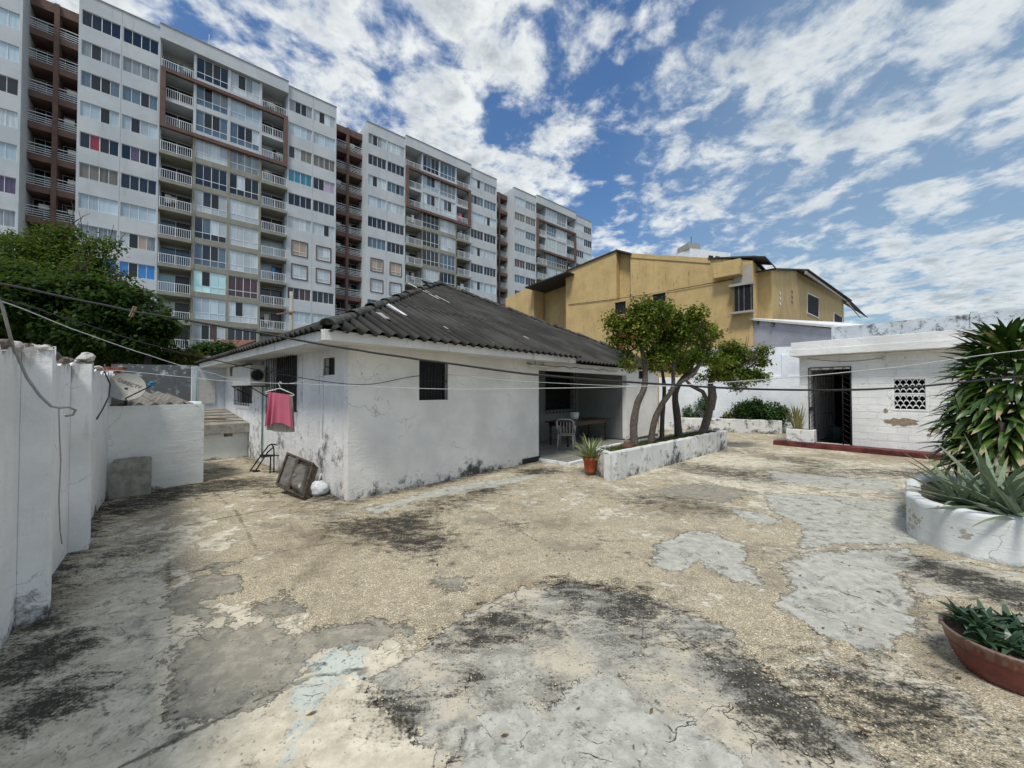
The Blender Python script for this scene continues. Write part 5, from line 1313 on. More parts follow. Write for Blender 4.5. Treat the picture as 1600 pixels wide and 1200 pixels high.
# projecting box (gutter head)
(ka_, za_) = yk(1115, 412, .5); (kb_, zb_3) = yk(1157, 427, .5)
mb = MB(); mb.obox(Yp(kb_, .004, zb_3), HV * (ka_ - kb_), -HU * .5, Z3 * (za_ - zb_3)); mb.build('roof_box', M['yellow'], YB)
# windows
def ywin(px0, px1, py0, py1, name='window', frame=True, o_=.0):
    k0, k1, z0, z1 = rect_on(px0, px1, py0, py1, yC - HU * o_, HV)
    m_ = MB(); m_.obox(Yp(k0, o_ + .01, z0), HV * (k1 - k0), -HU * .015, Z3 * (z1 - z0)); wn_ = m_.build(name, M['dark_pane'], YB)
    m_ = MB(); fw = .06
    m_.obox(Yp(k0 - fw, o_ + .005, z1), HV * (k1 - k0 + 2 * fw), -HU * .12, Z3 * fw); m_.obox(Yp(k0 - fw, o_ + .005, z0 - fw), HV * (k1 - k0 + 2 * fw), -HU * .15, Z3 * fw)
    for kk in (k0 - fw, k1): m_.obox(Yp(kk, o_ + .005, z0 + .001), HV * fw, -HU * .10, Z3 * (z1 - z0 - .002))
    m_.build('window_frame', M['yellow'], wn_); return k0, k1, z0, z1, wn_
ywin(1021, 1041, 459, 473); ywin(962, 979, 472, 492, o_=.02)
(kq0, zq0), (kq1, zq1) = yk(888, 476, .05), yk(1146, 436, .05)
mb = MB(); mb.tube([Yp(kq0 + (kq1 - kq0) * t, .06, zq0 + (zq1 - zq0) * t - .12 * math.sin(math.pi * t)) for t in np.linspace(0, 1, 14)], .018, 5); mb.build('cable', M['black_cable'], YB)
# corner bay window
k0, k1, z0, z1 = rect_on(1147, 1178, 446, 486, yC - HU * .35, HV)
bay = MB(); bay.obox(Yp(-.06, .001, z0), HV * (k1 + .02), -HU * .40, Z3 * (z1 - z0)); bo = bay.build('window', simple('bay_glass', (.016, .019, .024), .6, .1, 3, spec=.08), YB)
mb = MB()
for kk in (-.07, k1 * .33, k1 * .66, k1): mb.obox(Yp(kk, .401, z0), HV * .035, -HU * .015, Z3 * (z1 - z0))
mb.build('mullion', M['rubble_dark'], bo)
mb = MB(); mb.obox(Yp(-.15, .0015, z1), HV * (k1 + .35), -HU * .5, Z3 * .12); mb.obox(Yp(-.12, .0015, z0 - .10), HV * (k1 + .3), -HU * .46, Z3 * .10); mb.build('window_sill', M['yellow_grey'], YB)
# cement corner above the bay
mb = MB(); _, zt2 = yk(1174, 409, .05); mb.obox(Yp(-.01, .003, z1 + .12), HV * .85, -HU * .03, Z3 * (zt2 - z1 - .2)); mb.build('cement_patch', M['yellow_grey'], YB)
# right-hand return: wall facing the yard side, with openings, set at the corner and running away along HU
yR = Yp(-.0, 0, 0)
def Yr(k, o_, z): return yR + HU * k - HV * o_ + Z3 * z
def yr(px, py, o_=0): return hit(px, py, yR - HV * o_, HU)
segs = [(1178, 404), (1195, 405), (1210, 421), (1262, 423), (1300, 447), (1330, 470), (1345, 492)]
o_r = 0.66   # porch wall stands forward of the corner
ptsr = [yr(x, y, o_r) for x, y in ((1205, 422), (1262, 424), (1285, 440), (1318, 466))]
fr = [Yr(k, o_r, z) for k, z in ptsr]; fr += [Yr(ptsr[-1][0], o_r, 0), Yr(ptsr[0][0], o_r, 0)]; bk = [p + HV * 6 for p in fr]
mb = MB(); mb.poly(fr); mb.poly(bk[::-1])
for i in range(len(fr)): j = (i + 1) % len(fr); mb.quad(fr[j], fr[i], bk[i], bk[j])
mb.build('wall', M['yellow'], YB)
def rp(px, py, o_): k_, z_ = yr(px, py, o_); return Yr(k_, o_, z_)
# oval vents, six
for (x, y) in ((1219, 458), (1219, 466), (1219, 474), (1238, 456), (1238, 464), (1238, 472)):
    c = rp(x, y, o_r + .02); m_ = MB(); ring = [c + HU * math.cos(a) * .30 + Z3 * math.sin(a) * .085 for a in np.linspace(0, 2 * math.pi, 14, endpoint=False)]
    m_.poly(ring); m_.build('vent', M['white_far'] if x < 1230 else M['rubble_dark'], YB)
for (xa, xb, ya, yb_, nm) in ((1261, 1279, 458, 490, 'window'), (1303, 1316, 488, 505, 'balcony_opening')):
    q = [rp(xa, ya, o_r + .02), rp(xa, yb_ - 1, o_r + .02), rp(xb, yb_ + 7 if nm == 'window' else yb_, o_r + .02), rp(xb, ya + 8, o_r + .02)]
    m_ = MB(); m_.poly(q); wo_ = m_.build(nm, M['stain_black'] if 0 else M['dark_room'], YB)
    m_ = MB(); m_.tube(q + [q[0]], .06, 4, sm=False); m_.build('window_frame', M['white_paint'], wo_)
# porch roof: sloping sheet with pale underside boards
def rstrip(pa, pb, o_, w, t, mat, nm):
    w = min(w, o_ - .05) if w > .5 else w
    A_, B_2 = rp(*pa, o_), rp(*pb, o_); m_ = MB(); m_.obox(A_, B_2 - A_, HV * w, Z3 * t); m_.build(nm, M[mat], YB)
edge((1196, 403), (1177, 402), .10, 0, .07, 'roof_felt', 'roof_edge', .02, 1.6); edge((1211, 419), (1196, 403), .10, 0, .07, 'roof_felt', 'roof_edge', .02, 1.0)
rstrip((1211, 421), (1263, 422), .9, 5, .08, 'roof_felt', 'roof_edge'); rstrip((1263, 422), (1332, 470), 1.3, 5, .09, 'roof_felt', 'roof_edge'); rstrip((1326, 467), (1357, 497), 1.6, 4, .08, 'roof_felt', 'roof_edge')
rstrip((1260, 428), (1330, 476), 1.25, .1, .22, 'yellow_grey', 'barge_board'); rstrip((1325, 474), (1345, 497), 1.5, .2, .25, 'yellow_grey', 'barge_board')
ypa = rp(1290, 478, o_r + .05); mb = MB(); mb.tube([rp(1284, 502, 1.0), rp(1308, 508, 1.0)], .05, 6); mb.tube([rp(1284, 508, 1.0), rp(1284, 500, 1.0)], .05, 6); mb.tube([rp(1300, 508, 1.0), rp(1300, 500, 1.0)], .05, 6); mb.build('railing', M['wood_peg'], YB)
mb = MB(); A_ = rp(1316, 480, .2); mb.obox(rp(1318, 508, .2), HU * 1.4, HV * .5, Z3 * 1.8); mb.build('side_wall', M['yellow'], YB)

# far white block with roof box
fb = PY(1120, 600, 90); fb.z = 0
FB = thing('distant_tower', 'distant white apartment block with a roof tank above the yellow building', 'building', fb)
z_ = PY(1120, 392, 90).z
mb = MB(); mb.obox(PY(1080, 600, 90).xy.to_3d(), (11.2, 3, 0), (-3, 8, 0), (0, 0, z_ + .6)); mb.build('wall', M['white_far'], FB)
mb = MB(); p = PY(1078, 600, 90); mb.obox((p.x, p.y, z_ + .6), (3.0, .8, 0), (-1, 4, 0), (0, 0, 1.4)); mb.build('roof_tank', M['yellow_grey'], FB)
for q in (.45, .62, .8):
    mb = MB(); p = PY(1080, 600, 90); mb.obox((p.x + 11.2 * q, p.y + 3 * q - .05, z_ - 2.2), (1.2, .32, 0), (0, -.05, 0), (0, 0, 1.6)); mb.build('window', M['dark_pane'], FB)
mb = MB(); p = PY(1088, 600, 90); mb.tube([(p.x, p.y + 2, z_ + 1.5), (p.x, p.y + 2, z_ + 4.2)], .08, 5); mb.build('antenna', M['black_iron'], FB)

# ------------------------------------------------------------------ APARTMENT TOWERS
ta = dirv(49.75); tb_ = Vector((-ta.y, ta.x, 0))    # along facade, away from us
r_ = ray(155, 25); TY = 32.4; TR = CAMP + r_ * (TY / r_.y); ZT1 = TR.z; TR = Vector((TR.x, TR.y, 0)); FH = 2.6
_k0, _ = hit(118, 300, TR, ta)
def tower_walls():
    m, N, b = newmat('tower_render', .85, .2)
    p = geo_pos(N); n1 = N.noise(p, .35, 4, .6); st2 = N.noise(N.scale(p, 1.2, 1.2, .12), 1.5, 5, .65); n2 = N.noise(p, 3, 5, .65)
    c = N.mix(N.ramp(n1, .35, .65), (.46, .50, .52), (.54, .575, .59)); c = N.mix(N.m('MULTIPLY', N.ramp(st2, .55, .75), .45), c, (.37, .37, .37))
    c = N.mix(N.m('MULTIPLY', N.ramp(n2, .68, .78), .5), c, (.35, .35, .34)); N.put(b.inputs['Base Color'], c)
    N.put(b.inputs['Normal'], N.bump(N.noise(p, 12, 3), .3, .03)); return m
M['t_white'] = tower_walls(); M['t_brown'] = simple('brown_render', (.145, .092, .075), .85, .15, 1.2); M['t_olive'] = simple('olive_render', (.27, .265, .215), .85, .12, 1.2)
M['t_seam'] = simple('seam_grey', (.35, .36, .37), .9); M['t_roofedge'] = simple('roof_trim', (.30, .31, .32), .8); M['t_al'] = simple('aluminium_white', (.68, .72, .74), .4, .05)
def pane_mat(name, c, rough=.12, folds=0.0, fc=(.3, .3, .3), spec=.6):
    m, N, b = newmat(name, rough, spec); p = objc(N); oi = nnode(N.nt, 'ShaderNodeObjectInfo').outputs['Random']
    cc = N.mix(oi, tuple(x * .75 for x in c), tuple(min(1, x * 1.25) for x in c))
    if folds: 
        off = N.vm('ADD', p, N.scale(nnode(N.nt, 'ShaderNodeObjectInfo').outputs['Location'], 1.3, 1.3, 0))
        cc = N.mix(N.m('MULTIPLY', N.ramp(N.noise(N.scale(off, 9, 1, .35), 1.0, 3), .4, .65), folds), cc, fc)
    N.put(b.inputs['Base Color'], cc); return m
PM = {'dark': pane_mat('glass_dark', (.010, .018, .030), .08), 'deep': pane_mat('glass_black', (.006, .008, .011), .3), 'blue': pane_mat('glass_blue', (.07, .13, .19), .08, .4, (.14, .2, .25)),
      'white': pane_mat('curtain_white', (.50, .57, .60), .2, .6, (.36, .42, .46)), 'pale': pane_mat('blind_pale', (.42, .53, .60), .2, .3, (.30, .38, .44)), 'grey': pane_mat('curtain_grey', (.17, .21, .24), .2, .7, (.30, .33, .35)),
      'brown': pane_mat('curtain_brown', (.13, .12, .10), .25, .6, (.2, .19, .16)), 'maroon': pane_mat('curtain_maroon', (.055, .025, .032), .2, .5, (.10, .05, .06)), 'red': pane_mat('curtain_red', (.28, .02, .03), .3, .6, (.12, .01, .015)),
      'sky': pane_mat('film_blue', (.03, .22, .60), .15), 'teal': pane_mat('curtain_teal', (.03, .24, .36), .2, .5, (.02, .12, .2)), 'cyan': pane_mat('painted_sky_reflection', (.50, .82, .86), .05, spec=.8), 'lilac': pane_mat('curtain_lilac', (.42, .36, .46), .3, .5, (.3, .25, .34)), 'tan': pane_mat('curtain_tan', (.42, .33, .24), .3, .5, (.3, .24, .18)), 'plumw': pane_mat('curtain_plum', (.10, .07, .13), .2, .5, (.05, .03, .07))}  # cyan: bright sky reflection painted into the pane colour
PMESH = {}
def pane_mesh(wd_, ht, key):
    k_ = (round(wd_, 2), round(ht, 2), key)
    if k_ not in PMESH: m_ = MB(); m_.box(0, wd_, 0, .012, 0, ht); PMESH[k_] = m_.mesh('pane', PM[key])
    return PMESH[k_]
FMESH = {}
def frame_mesh(wd_, ht, n, split, mat):
    k_ = (round(wd_, 2), round(ht, 2), n, split, mat.name)
    if k_ not in FMESH:
        m_ = MB(); f = .035
        m_.box(0, wd_, -.02, .02, 0, f); m_.box(0, wd_, -.02, .02, ht - f, ht)
        for i in range(n + 1):
            x = min(max(0, wd_ * i / n - f / 2), wd_ - f); m_.box(x, x + f * (1.5 if n == 4 and i == 2 else 1), -.019, .019, f, ht - f)
        if split: m_.box(f, wd_ - f, -.018, .018, split - .03, split + .03)
        FMESH[k_] = m_.mesh('window', mat)
    return FMESH[k_]
TF = frame_mat(Vector((0, 0, 0)), ta, tb_)
ROWKINDS = ['dark', 'white', 'grey', 'pale', 'dark', 'brown', 'white', 'blue', 'grey', 'dark', 'pale']
def add_window(T_, k0, k1, z0, z1, kind, n=4, split=None, setb=.10, detail=True, single=False, opened=None, frmat=None):
    """window part with its panes as sub-parts, in tower space (x along facade, y away)"""
    wd_, ht = k1 - k0, z1 - z0
    wo_ = inst('window', frame_mesh(wd_, ht, n, split, frmat or M['t_al']), T_, TF @ Matrix.Translation((k0, setb, z0)))
    kinds = kind if isinstance(kind, (list, tuple)) else None
    if detail:
        for i in range(n):
            kk = kinds[i % len(kinds)] if kinds else kind
            if opened is not None and i == opened: kk = 'deep'
            if split:
                inst('pane', pane_mesh(wd_ / n, ht - split, kk), wo_, Matrix.Translation((wd_ * i / n, .005, split)))
            else: inst('pane', pane_mesh(wd_ / n, ht, kk), wo_, Matrix.Translation((wd_ * i / n, .005 + (.0 if i % 2 else .004), 0)))
        if split:
            low = 'dark' if (kinds or kind in ('dark', 'deep')) else kind
            for i in range(2): inst('pane', pane_mesh(wd_ / 2, split, kinds[0] if kinds else low), wo_, Matrix.Translation((wd_ * i / 2, .006, 0)))
    else:
        inst('pane', pane_mesh(wd_, ht, kinds[0] if kinds else kind), wo_, Matrix.Translation((0, .005, 0)))
def railing_mesh(wd_, n=12, style='v'):
    m_ = MB(); 
    m_.box(0, wd_, -.02, .02, .86, .91); m_.box(0, wd_, -.015, .015, .06, .10)
    if style == 'v':
        for i in range(n + 1): x = wd_ * i / n; m_.box(x - .015, x + .015, -.012, .012, .10, .86)
        for x in (-.02, wd_ / 2, wd_ - .02): m_.box(x, x + .05, -.022, .022, 0, .92)
    else:
        for z in (.24, .42, .60): m_.box(0, wd_, -.015, .015, z, z + .05)
    return m_.mesh('railing', M['t_al'])
TWN = 12; TW = 20.4
def tower(k0, label, seed, detail, special=None):
    random.seed(seed)
    org = TR + ta * k0; T_ = thing('apartment_tower', label, 'building', org, 'apartment towers of the block behind the house')
    WL[T_.name] = Vector(org); top = ZT1 + 1.35
    L = lambda x, y, z: Vector((0, 0, 0)) + ta * x + tb_ * y + Z3 * z
    # openings: rows from the top
    rows = [(ZT1 - FH * i) for i in range(TWN)]
    secW = [(.16, 2.46), (2.62, 4.92), (15.5, 17.8), (17.96, 20.26)]
    framed = set(special.get('framed', [])) if special else set()
    def wob(m_): pass
    # side sections walls with openings
    for (a, b_, wins) in ((0, 5.05, secW[:2]), (15.35, TW, secW[2:])):
        ops = []
        for i, zt in enumerate(rows):
            for (w0, w1) in wins:
                if (i, a > 1) in framed: c = (w0 + w1) / 2; ops.append((c - .72 - a, c + .72 - a, zt - 1.55, zt - .05))
                else: ops.append((w0 - a, w1 - a, zt - 1.28, zt))
        mb = MB(); wall_mesh(mb, org + ta * a, ta, -tb_, b_ - a, 0, top, .25, ops); mb.build('wall', M['t_white'], T_)
    # expansion seams and coping
    mb = MB()
    for x in (2.54, 17.88): mb.obox(org + ta * (x - .012) - tb_ * .006 + Z3 * .1, ta * .024, tb_ * .005, Z3 * (top - .2))
    for (a, b_) in ((-.03, 5.05), (15.35, TW + .03)): mb.obox(org + ta * a - tb_ * .06 + Z3 * top, ta * (b_ - a), tb_ * .4, Z3 * .07)
    mb.obox(org + ta * 5.0 - tb_ * .30 + Z3 * (top + .30), ta * 10.4, tb_ * .5, Z3 * .07); mb.build('coping', M['t_roofedge'], T_)
    # body: side walls and core, behind the facade
    mb = MB(); mb.obox(org + tb_ * .26, ta * .25, tb_ * 12, Z3 * top); mb.obox(org + ta * (TW - .25) + tb_ * .26, ta * .25, tb_ * 12, Z3 * top); mb.obox(org + ta * .26 + tb_ * 12.0, ta * (TW - .52), tb_ * .25, Z3 * top)
    mb.obox(org + ta * .26 + tb_ * .4 + Z3 * (top - .3), ta * (TW - .52), tb_ * 11.5, Z3 * .2); mb.build('side_wall', M['t_white'], T_)
    mb = MB(); mb.obox(org + ta * .3 + tb_ * 1.62, ta * (TW - .6), tb_ * .1, Z3 * (top - .5)); mb.build('inner_wall', M['yellow_grey'], T_)
    for (w0, w1) in secW:
        for i, zt in enumerate(rows):
            fr_ = (i, w0 > 8) in framed
            kind = random.choices(['dark', 'white', 'pale', 'grey', 'brown', 'blue', 'maroon', 'plumw'], [34, 18, 16, 14, 6, 8, 3, 2])[0]
            if special and (i, round(w0)) in special: kind = special[(i, round(w0))]
            opn = random.choice([None, None, None, 1, 2]) if kind != 'dark' else None
            if fr_:
                c = (w0 + w1) / 2; kd = 'white' if rnd() < .8 else 'tan'
                add_window(T_, c - .70, c + .70, zt - 1.53, zt - .07, kd, 2, .40, .05, detail)
                m_ = MB(); q = lambda a, z: org + ta * a - tb_ * .05 + Z3 * z
                m_.obox(q(c - .82, zt - 1.66), ta * 1.64, tb_ * .049, Z3 * .10); m_.obox(q(c - .82, zt - .04), ta * 1.64, tb_ * .049, Z3 * .10)
                m_.obox(q(c - .82, zt - 1.56), ta * .10, tb_ * .049, Z3 * 1.52); m_.obox(q(c + .72, zt - 1.56), ta * .10, tb_ * .049, Z3 * 1.52); m_.build('window_surround', M['t_brown'], T_)
            else: add_window(T_, w0, w1, zt - 1.28, zt, kind, 4, None, .10, detail, opened=opn)
    # central section: pillars, spandrels, tall windows, balconies
    midW = [(7.62, 10.10), (10.30, 12.78)]
    for i, zt in enumerate(rows):
        mt = M['t_white'] if i < 3 else M['t_olive']
        zfl = zt - 2.28   # floor of this storey
        mb = MB()
        mb.obox(org + ta * 7.42 + tb_ * .0 + Z3 * zfl, ta * .20, tb_ * .5, Z3 * FH); mb.obox(org + ta * 10.10 + tb_ * .02 + Z3 * zfl, ta * .20, tb_ * .4, Z3 * FH); mb.obox(org + ta * 12.78 + Z3 * zfl, ta * .20, tb_ * .5, Z3 * FH)
        for (w0, w1) in midW: mb.obox(org + ta * w0 + tb_ * .03 + Z3 * (zfl - .05), ta * (w1 - w0), tb_ * .3, Z3 * .52)
        mb.build('spandrel', mt, T_)
        for (w0, w1) in midW:
            kind = random.choices(['dark', 'white', 'pale', 'grey', 'blue', 'maroon'], [24, 28, 20, 14, 10, 3])[0]
            if special and (i, round(w0)) in special: kind = special[(i, round(w0))]
            if rnd() < .45 and not (special and (i, round(w0)) in special): kind = [kind, random.choice(['blue', 'grey', 'dark']), 'deep', kind]
            add_window(T_, w0, w1, zfl + .47, zt + .25, kind, 4, .62, .12, detail)
        for (b0_, b1_) in ((5.12, 7.40), (13.0, 15.28)):
            inframe = i in (1, 2); pr = .0 if i < 3 else .35
            x0_, x1_ = (b0_ - .07, b1_ + .02) if b0_ < 8 else (b0_ - .02, b1_ + .07)
            m_ = MB(); m_.obox(org + ta * x0_ - tb_ * pr + Z3 * (zfl - .28), ta * (x1_ - x0_), tb_ * (1.6 + pr), Z3 * .28, .01); sl_ = m_.build('balcony_slab', M['t_white'] if i < 3 else M['t_olive'], T_)
            key = ('rail', 0)
            if key not in FMESH: FMESH[key] = railing_mesh(2.2, 14)
            if ('rail', 1) not in FMESH: FMESH[('rail', 1)] = railing_mesh(1.86, 12)
            use = 1 if inframe else 0
            xo = (b0_ + (.36 if b0_ < 8 else -.0)) if inframe else b0_ + .03
            inst('railing', FMESH[('rail', use)], T_, TF @ Matrix.Translation((xo, -pr + .05, zfl)))
            # balcony door wall
            kd = random.choices(['dark', 'white', 'pale', 'blue', 'deep'], [30, 16, 26, 16, 12])[0]
            if special and (i, round(b0_)) in special: kd = special[(i, round(b0_))]
            dm_ = pane_mesh(1.1, 2.0, kd); o_ = inst('balcony_door', frame_mesh(2.2, 2.05, 2, None, M['t_al']), T_, TF @ Matrix.Translation((b0_ + .04, 1.5, zfl + .02)))
            inst('pane', dm_, o_, Matrix.Translation((0, .01, 0))); inst('pane', pane_mesh(1.1, 2.0, 'deep' if rnd() < .6 else kd), o_, Matrix.Translation((1.1, .012, 0)))
            if detail and rnd() < .30: m_ = MB(); o0_ = org + ta * (b0_ + .5 + rnd()) + tb_ * .9 + Z3 * (zfl + 1.1 * (rnd() < .5)); m_.obox(o0_, ta * .65, tb_ * .3, Z3 * .5, .02); m_.build('ac_unit', M['ac_white'], T_)
            if detail and rnd() < .22: m_ = MB(); o0_ = org + ta * (b0_ + .3 + rnd()) + tb_ * .3 + Z3 * (zfl + .7); m_.obox(o0_, ta * ru(.3, .6), tb_ * .04, Z3 * ru(.6, 1.0)); m_.build('laundry', M[random.choice(['cream', 'pink', 'bag', 'blue_plastic', 'bag'])], T_)
    # outer fins of the balconies
    mb = MB(); mb.obox(org + ta * 5.051 + tb_ * .26, ta * .10, tb_ * 1.3, Z3 * (top - .4)); mb.obox(org + ta * 15.25 + tb_ * .26, ta * .099, tb_ * 1.3, Z3 * (top - .4)); mb.obox(org + ta * 7.43 + tb_ * .5, ta * .15, tb_ * 1.1, Z3 * (top - .4)); mb.obox(org + ta * 12.8 + tb_ * .5, ta * .15, tb_ * 1.1, Z3 * (top - .4)); mb.build('balcony_fin', M['t_white'], T_)
    # raised parapet of the centre and brown frame
    mb = MB(); mb.obox(org + ta * 5.02 - tb_ * .24 + Z3 * (ZT1 + .36), ta * 10.36, tb_ * .45, Z3 * (top - ZT1 - .36 + .30)); mb.obox(org + ta * 5.06 + tb_ * .22 + Z3 * (ZT1 + .36), ta * 10.25, tb_ * 1.5, Z3 * .2); mb.build('parapet', M['t_white'], T_)
    zf1, zf2_ = rows[0] - 2.28 - .30, rows[2] - 2.28 - .34
    mb = MB(); q = lambda a, z: org + ta * a - tb_ * .28 + Z3 * z
    mb.obox(q(5.06, zf1), ta * 10.28, tb_ * .34, Z3 * .32); mb.obox(q(5.06, zf2_), ta * 10.28, tb_ * .34, Z3 * .34)
    mb.obox(q(5.06, zf2_ + .34), ta * .38, tb_ * .34, Z3 * (zf1 - zf2_ - .34)); mb.obox(q(14.96, zf2_ + .34), ta * .38, tb_ * .34, Z3 * (zf1 - zf2_ - .34)); mb.build('facade_frame', M['t_brown'], T_)
    mb = MB(); mb.tube([org + ta * 8.6 + tb_ * 2 + Z3 * (top), org + ta * 8.6 + tb_ * 2 + Z3 * (top + 3.0)], .035, 5); mb.build('antenna', M['mesh_grey'], T_)
    return T_
def link_block(k0, wdt, label, seed, detail=True):
    random.seed(seed); org = TR + ta * k0 + tb_ * 1.9; T_ = thing('balcony_block', label, 'building', org, 'brown link blocks between the towers'); top = ZT1 + .25
    mb = MB(); mb.obox(org + tb_ * 1.5, ta * wdt, tb_ * 6, Z3 * top); mb.build('core_wall', M['t_brown'], T_)
    pw_ = .30; b1w = wdt * .5 - pw_ / 2
    mb = MB(); mb.obox(org + ta * b1w - tb_ * .35 + Z3 * 0, ta * pw_, tb_ * 1.84, Z3 * (top + .3)); mb.build('pillar', M['t_brown'], T_)
    mb = MB(); mb.obox(org - tb_ * .2 + Z3 * (top - .5), ta * b1w, tb_ * 1.69, Z3 * .8); mb.obox(org + ta * (b1w + pw_) - tb_ * .2 + Z3 * (top - .5), ta * b1w, tb_ * 1.69, Z3 * .8); mb.build('parapet', M['t_brown'], T_)
    key = ('hrail', round(b1w, 2))
    if key not in FMESH: FMESH[key] = railing_mesh(b1w, style='h')
    for i in range(TWN):
        zfl = ZT1 - FH * i - 2.28
        for x in (0, b1w + pw_):
            m_ = MB(); m_.obox(org + ta * x - tb_ * .25 + Z3 * (zfl - .45), ta * b1w, tb_ * 1.74, Z3 * .55); m_.build('balcony_slab', M['t_brown'], T_)
            inst('railing', FMESH[key], T_, TF @ Matrix.Translation((x, -.2, zfl + .05)))
            kd = random.choices(['dark', 'blue', 'pale', 'deep', 'grey'], [34, 20, 14, 20, 10])[0]
            o_ = inst('balcony_door', frame_mesh(b1w - .1, 1.95, 2, None, M['t_al']), T_, TF @ Matrix.Translation((x + .05, 1.45, zfl + .1)))
            hw = (b1w - .1) / 2
            if rnd() < .3: m_ = MB(); m_.obox(org + ta * (x + .2 + rnd() * .4) + tb_ * .15 + Z3 * (zfl + .9), ta * .6, tb_ * .3, Z3 * .42, .02); m_.build('ac_unit', M['ac_white'], T_)
            inst('pane', pane_mesh(hw, 1.9, kd), o_, Matrix.Translation((0, .01, 0))); inst('pane', pane_mesh(hw, 1.9, 'dark'), o_, Matrix.Translation((hw, .012, 0)))
    return T_
K0 = _k0; PITCHT = 24.0
sp1 = {'framed': [(6, True), (7, True)], (0, 0): 'dark', (0, 3): 'dark', (1, 0): 'grey', (1, 3): 'grey', (2, 0): ['blue', 'deep', 'dark', 'blue'], (2, 3): 'blue', (3, 0): 'pale', (3, 3): 'pale', (4, 0): ['dark', 'red', 'red', 'dark'], (4, 3): ['dark', 'plumw', 'dark', 'dark'],
       (5, 0): 'brown', (5, 3): 'dark', (6, 0): 'pale', (6, 3): 'pale', (7, 0): 'grey', (7, 3): ['white', 'deep', 'tan', 'grey'], (8, 3): ['sky', 'deep', 'sky', 'sky'], (8, 0): 'sky',
       (0, 16): ['grey', 'deep', 'grey', 'grey'], (0, 18): 'white', (1, 16): 'pale', (1, 18): 'pale', (2, 16): ['dark', 'white', 'brown', 'brown'], (2, 18): 'brown', (3, 16): 'teal', (3, 18): ['dark', 'lilac', 'lilac', 'lilac'], (4, 16): 'dark', (4, 18): 'dark', (5, 16): 'white', (5, 18): 'white', (8, 16): 'maroon', (8, 18): 'dark', (9, 16): 'pale',
       (0, 8): ['dark', 'deep', 'deep', 'dark'], (0, 10): ['white', 'deep', 'grey', 'white'], (1, 8): ['blue', 'deep', 'grey', 'grey'], (1, 10): 'pale', (2, 8): ['blue', 'deep', 'deep', 'blue'], (2, 10): ['blue', 'dark', 'deep', 'white'], (3, 8): 'white', (3, 10): 'grey', (4, 8): 'dark', (4, 10): ['dark', 'white', 'deep', 'dark'],
       (5, 8): ['white', 'dark', 'deep', 'white'], (5, 10): 'white', (6, 8): ['dark', 'blue', 'white', 'white'], (6, 10): 'white', (7, 8): ['blue', 'dark', 'dark', 'blue'], (7, 10): 'white', (8, 8): ['cyan', 'deep', 'cyan', 'cyan'], (8, 10): 'maroon', (9, 8): 'pale', (9, 10): ['white', 'deep', 'white', 'white'], (10, 8): ['grey', 'deep', 'maroon', 'white'], (10, 10): 'dark', (8, 5): 'cyan'}
tower(K0, 'nearest white apartment tower, the second from the left, with blue window film low down', 11, True, sp1)
tower(K0 + PITCHT, 'white apartment tower in the middle of the row, behind the ridge of the house roof', 22, True, {'framed': [(6, False), (7, False)], (0, 0): ['grey', 'deep', 'grey', 'white'], (4, 0): 'dark', (4, 3): 'dark', (2, 0): 'white', (3, 0): 'pale', (3, 3): 'white', (1, 0): 'dark', (1, 3): 'dark', (2, 3): 'blue'})
tower(K0 + 2 * PITCHT, 'farthest white apartment tower, right end of the row beside the yellow building', 33, False, {})
tower(K0 - TW - 2.95, 'white apartment tower cut off by the left edge of the photo', 44, False, {})
random.seed(99)
link_block(K0 - 2.95, 2.95, 'brown balcony block left of the nearest tower', 5)
link_block(K0 + TW, PITCHT - TW, 'brown balcony block between the nearest and middle towers', 6)
link_block(K0 + PITCHT + TW, PITCHT - TW, 'brown balcony block between the middle and farthest towers', 8)

# ------------------------------------------------------------------ TREES BEHIND THE LEFT WALL
random.seed(1234)
def garden_tree(base, topz, blobs, lab, mat, n, size, clump=12, cr=.28, bark='bark_dark', droop=.3, name='tree', grp=None, r0=.16):
    T_ = thing(name, lab, 'tree', base, grp); base = Vector(base); mb = MB()
    top = Vector((base.x + .3, base.y, topz)); mid_ = (base + top) / 2 + Vector((ru(-.3, .3), 0, 0)); mb.tube([base, mid_, top], [r0, r0 * .8, r0 * .5], 10); mb.build('trunk', M[bark], T_)
    mb = MB()
    for c, R_ in blobs: branchy(mb, mid_ + (top - mid_) * rnd(), Vector(c) - mid_, r0 * .35, (Vector(c) - mid_).length * .38, 2, .5)
    mb.build('branches', M[bark], T_)
    blobs = [(c, (R_[0] * .82, R_[1] * .82, R_[2] * .85)) for c, R_ in blobs]
    mb = MB(); foliage(mb, blobs, n, size, clump, cr * .75, .35, droop, .8, sat=6); mb.build('crown', M[mat], T_)
def BL(px, py, Y, rx, rz, ry=None): c = PY(px, py, Y); return (c, (rx, ry or rx, rz))
b0 = PY(60, 600, 13.5); b0.z = 0
garden_tree(b0, 4.4, [BL(30,440,13.5,1.7,.55), BL(110,460,13.2,1.7,.6), BL(180,470,13.2,1.3,.6), BL(60,500,13,1.8,.7), BL(150,520,13,1.6,.7), BL(10,490,13,1.2,.8), BL(225,500,13,.8,.4), BL(215,535,13,.7,.25)], 'large dark green tree filling the corner behind the boundary wall', 'leaf_dark', 30000, .20, 12, .22)
b0 = PY(95, 600, 15.5); b0.z = 0
garden_tree(b0, 6.0, [BL(80,385,15.5,1.0,.75), BL(110,400,15.5,1.1,.7), BL(50,400,15.5,.9,.6), BL(140,415,15.2,.8,.5), BL(20,375,15.6,.9,.3), BL(75,430,15.2,1.8,.7), BL(165,385,15.2,.7,.25), BL(150,440,14.9,1.1,.6), BL(105,362,15.4,.5,.35)], 'lighter green feathery tree rising above the dark tree', 'leaf_lime', 15000, .16, 14, .20)
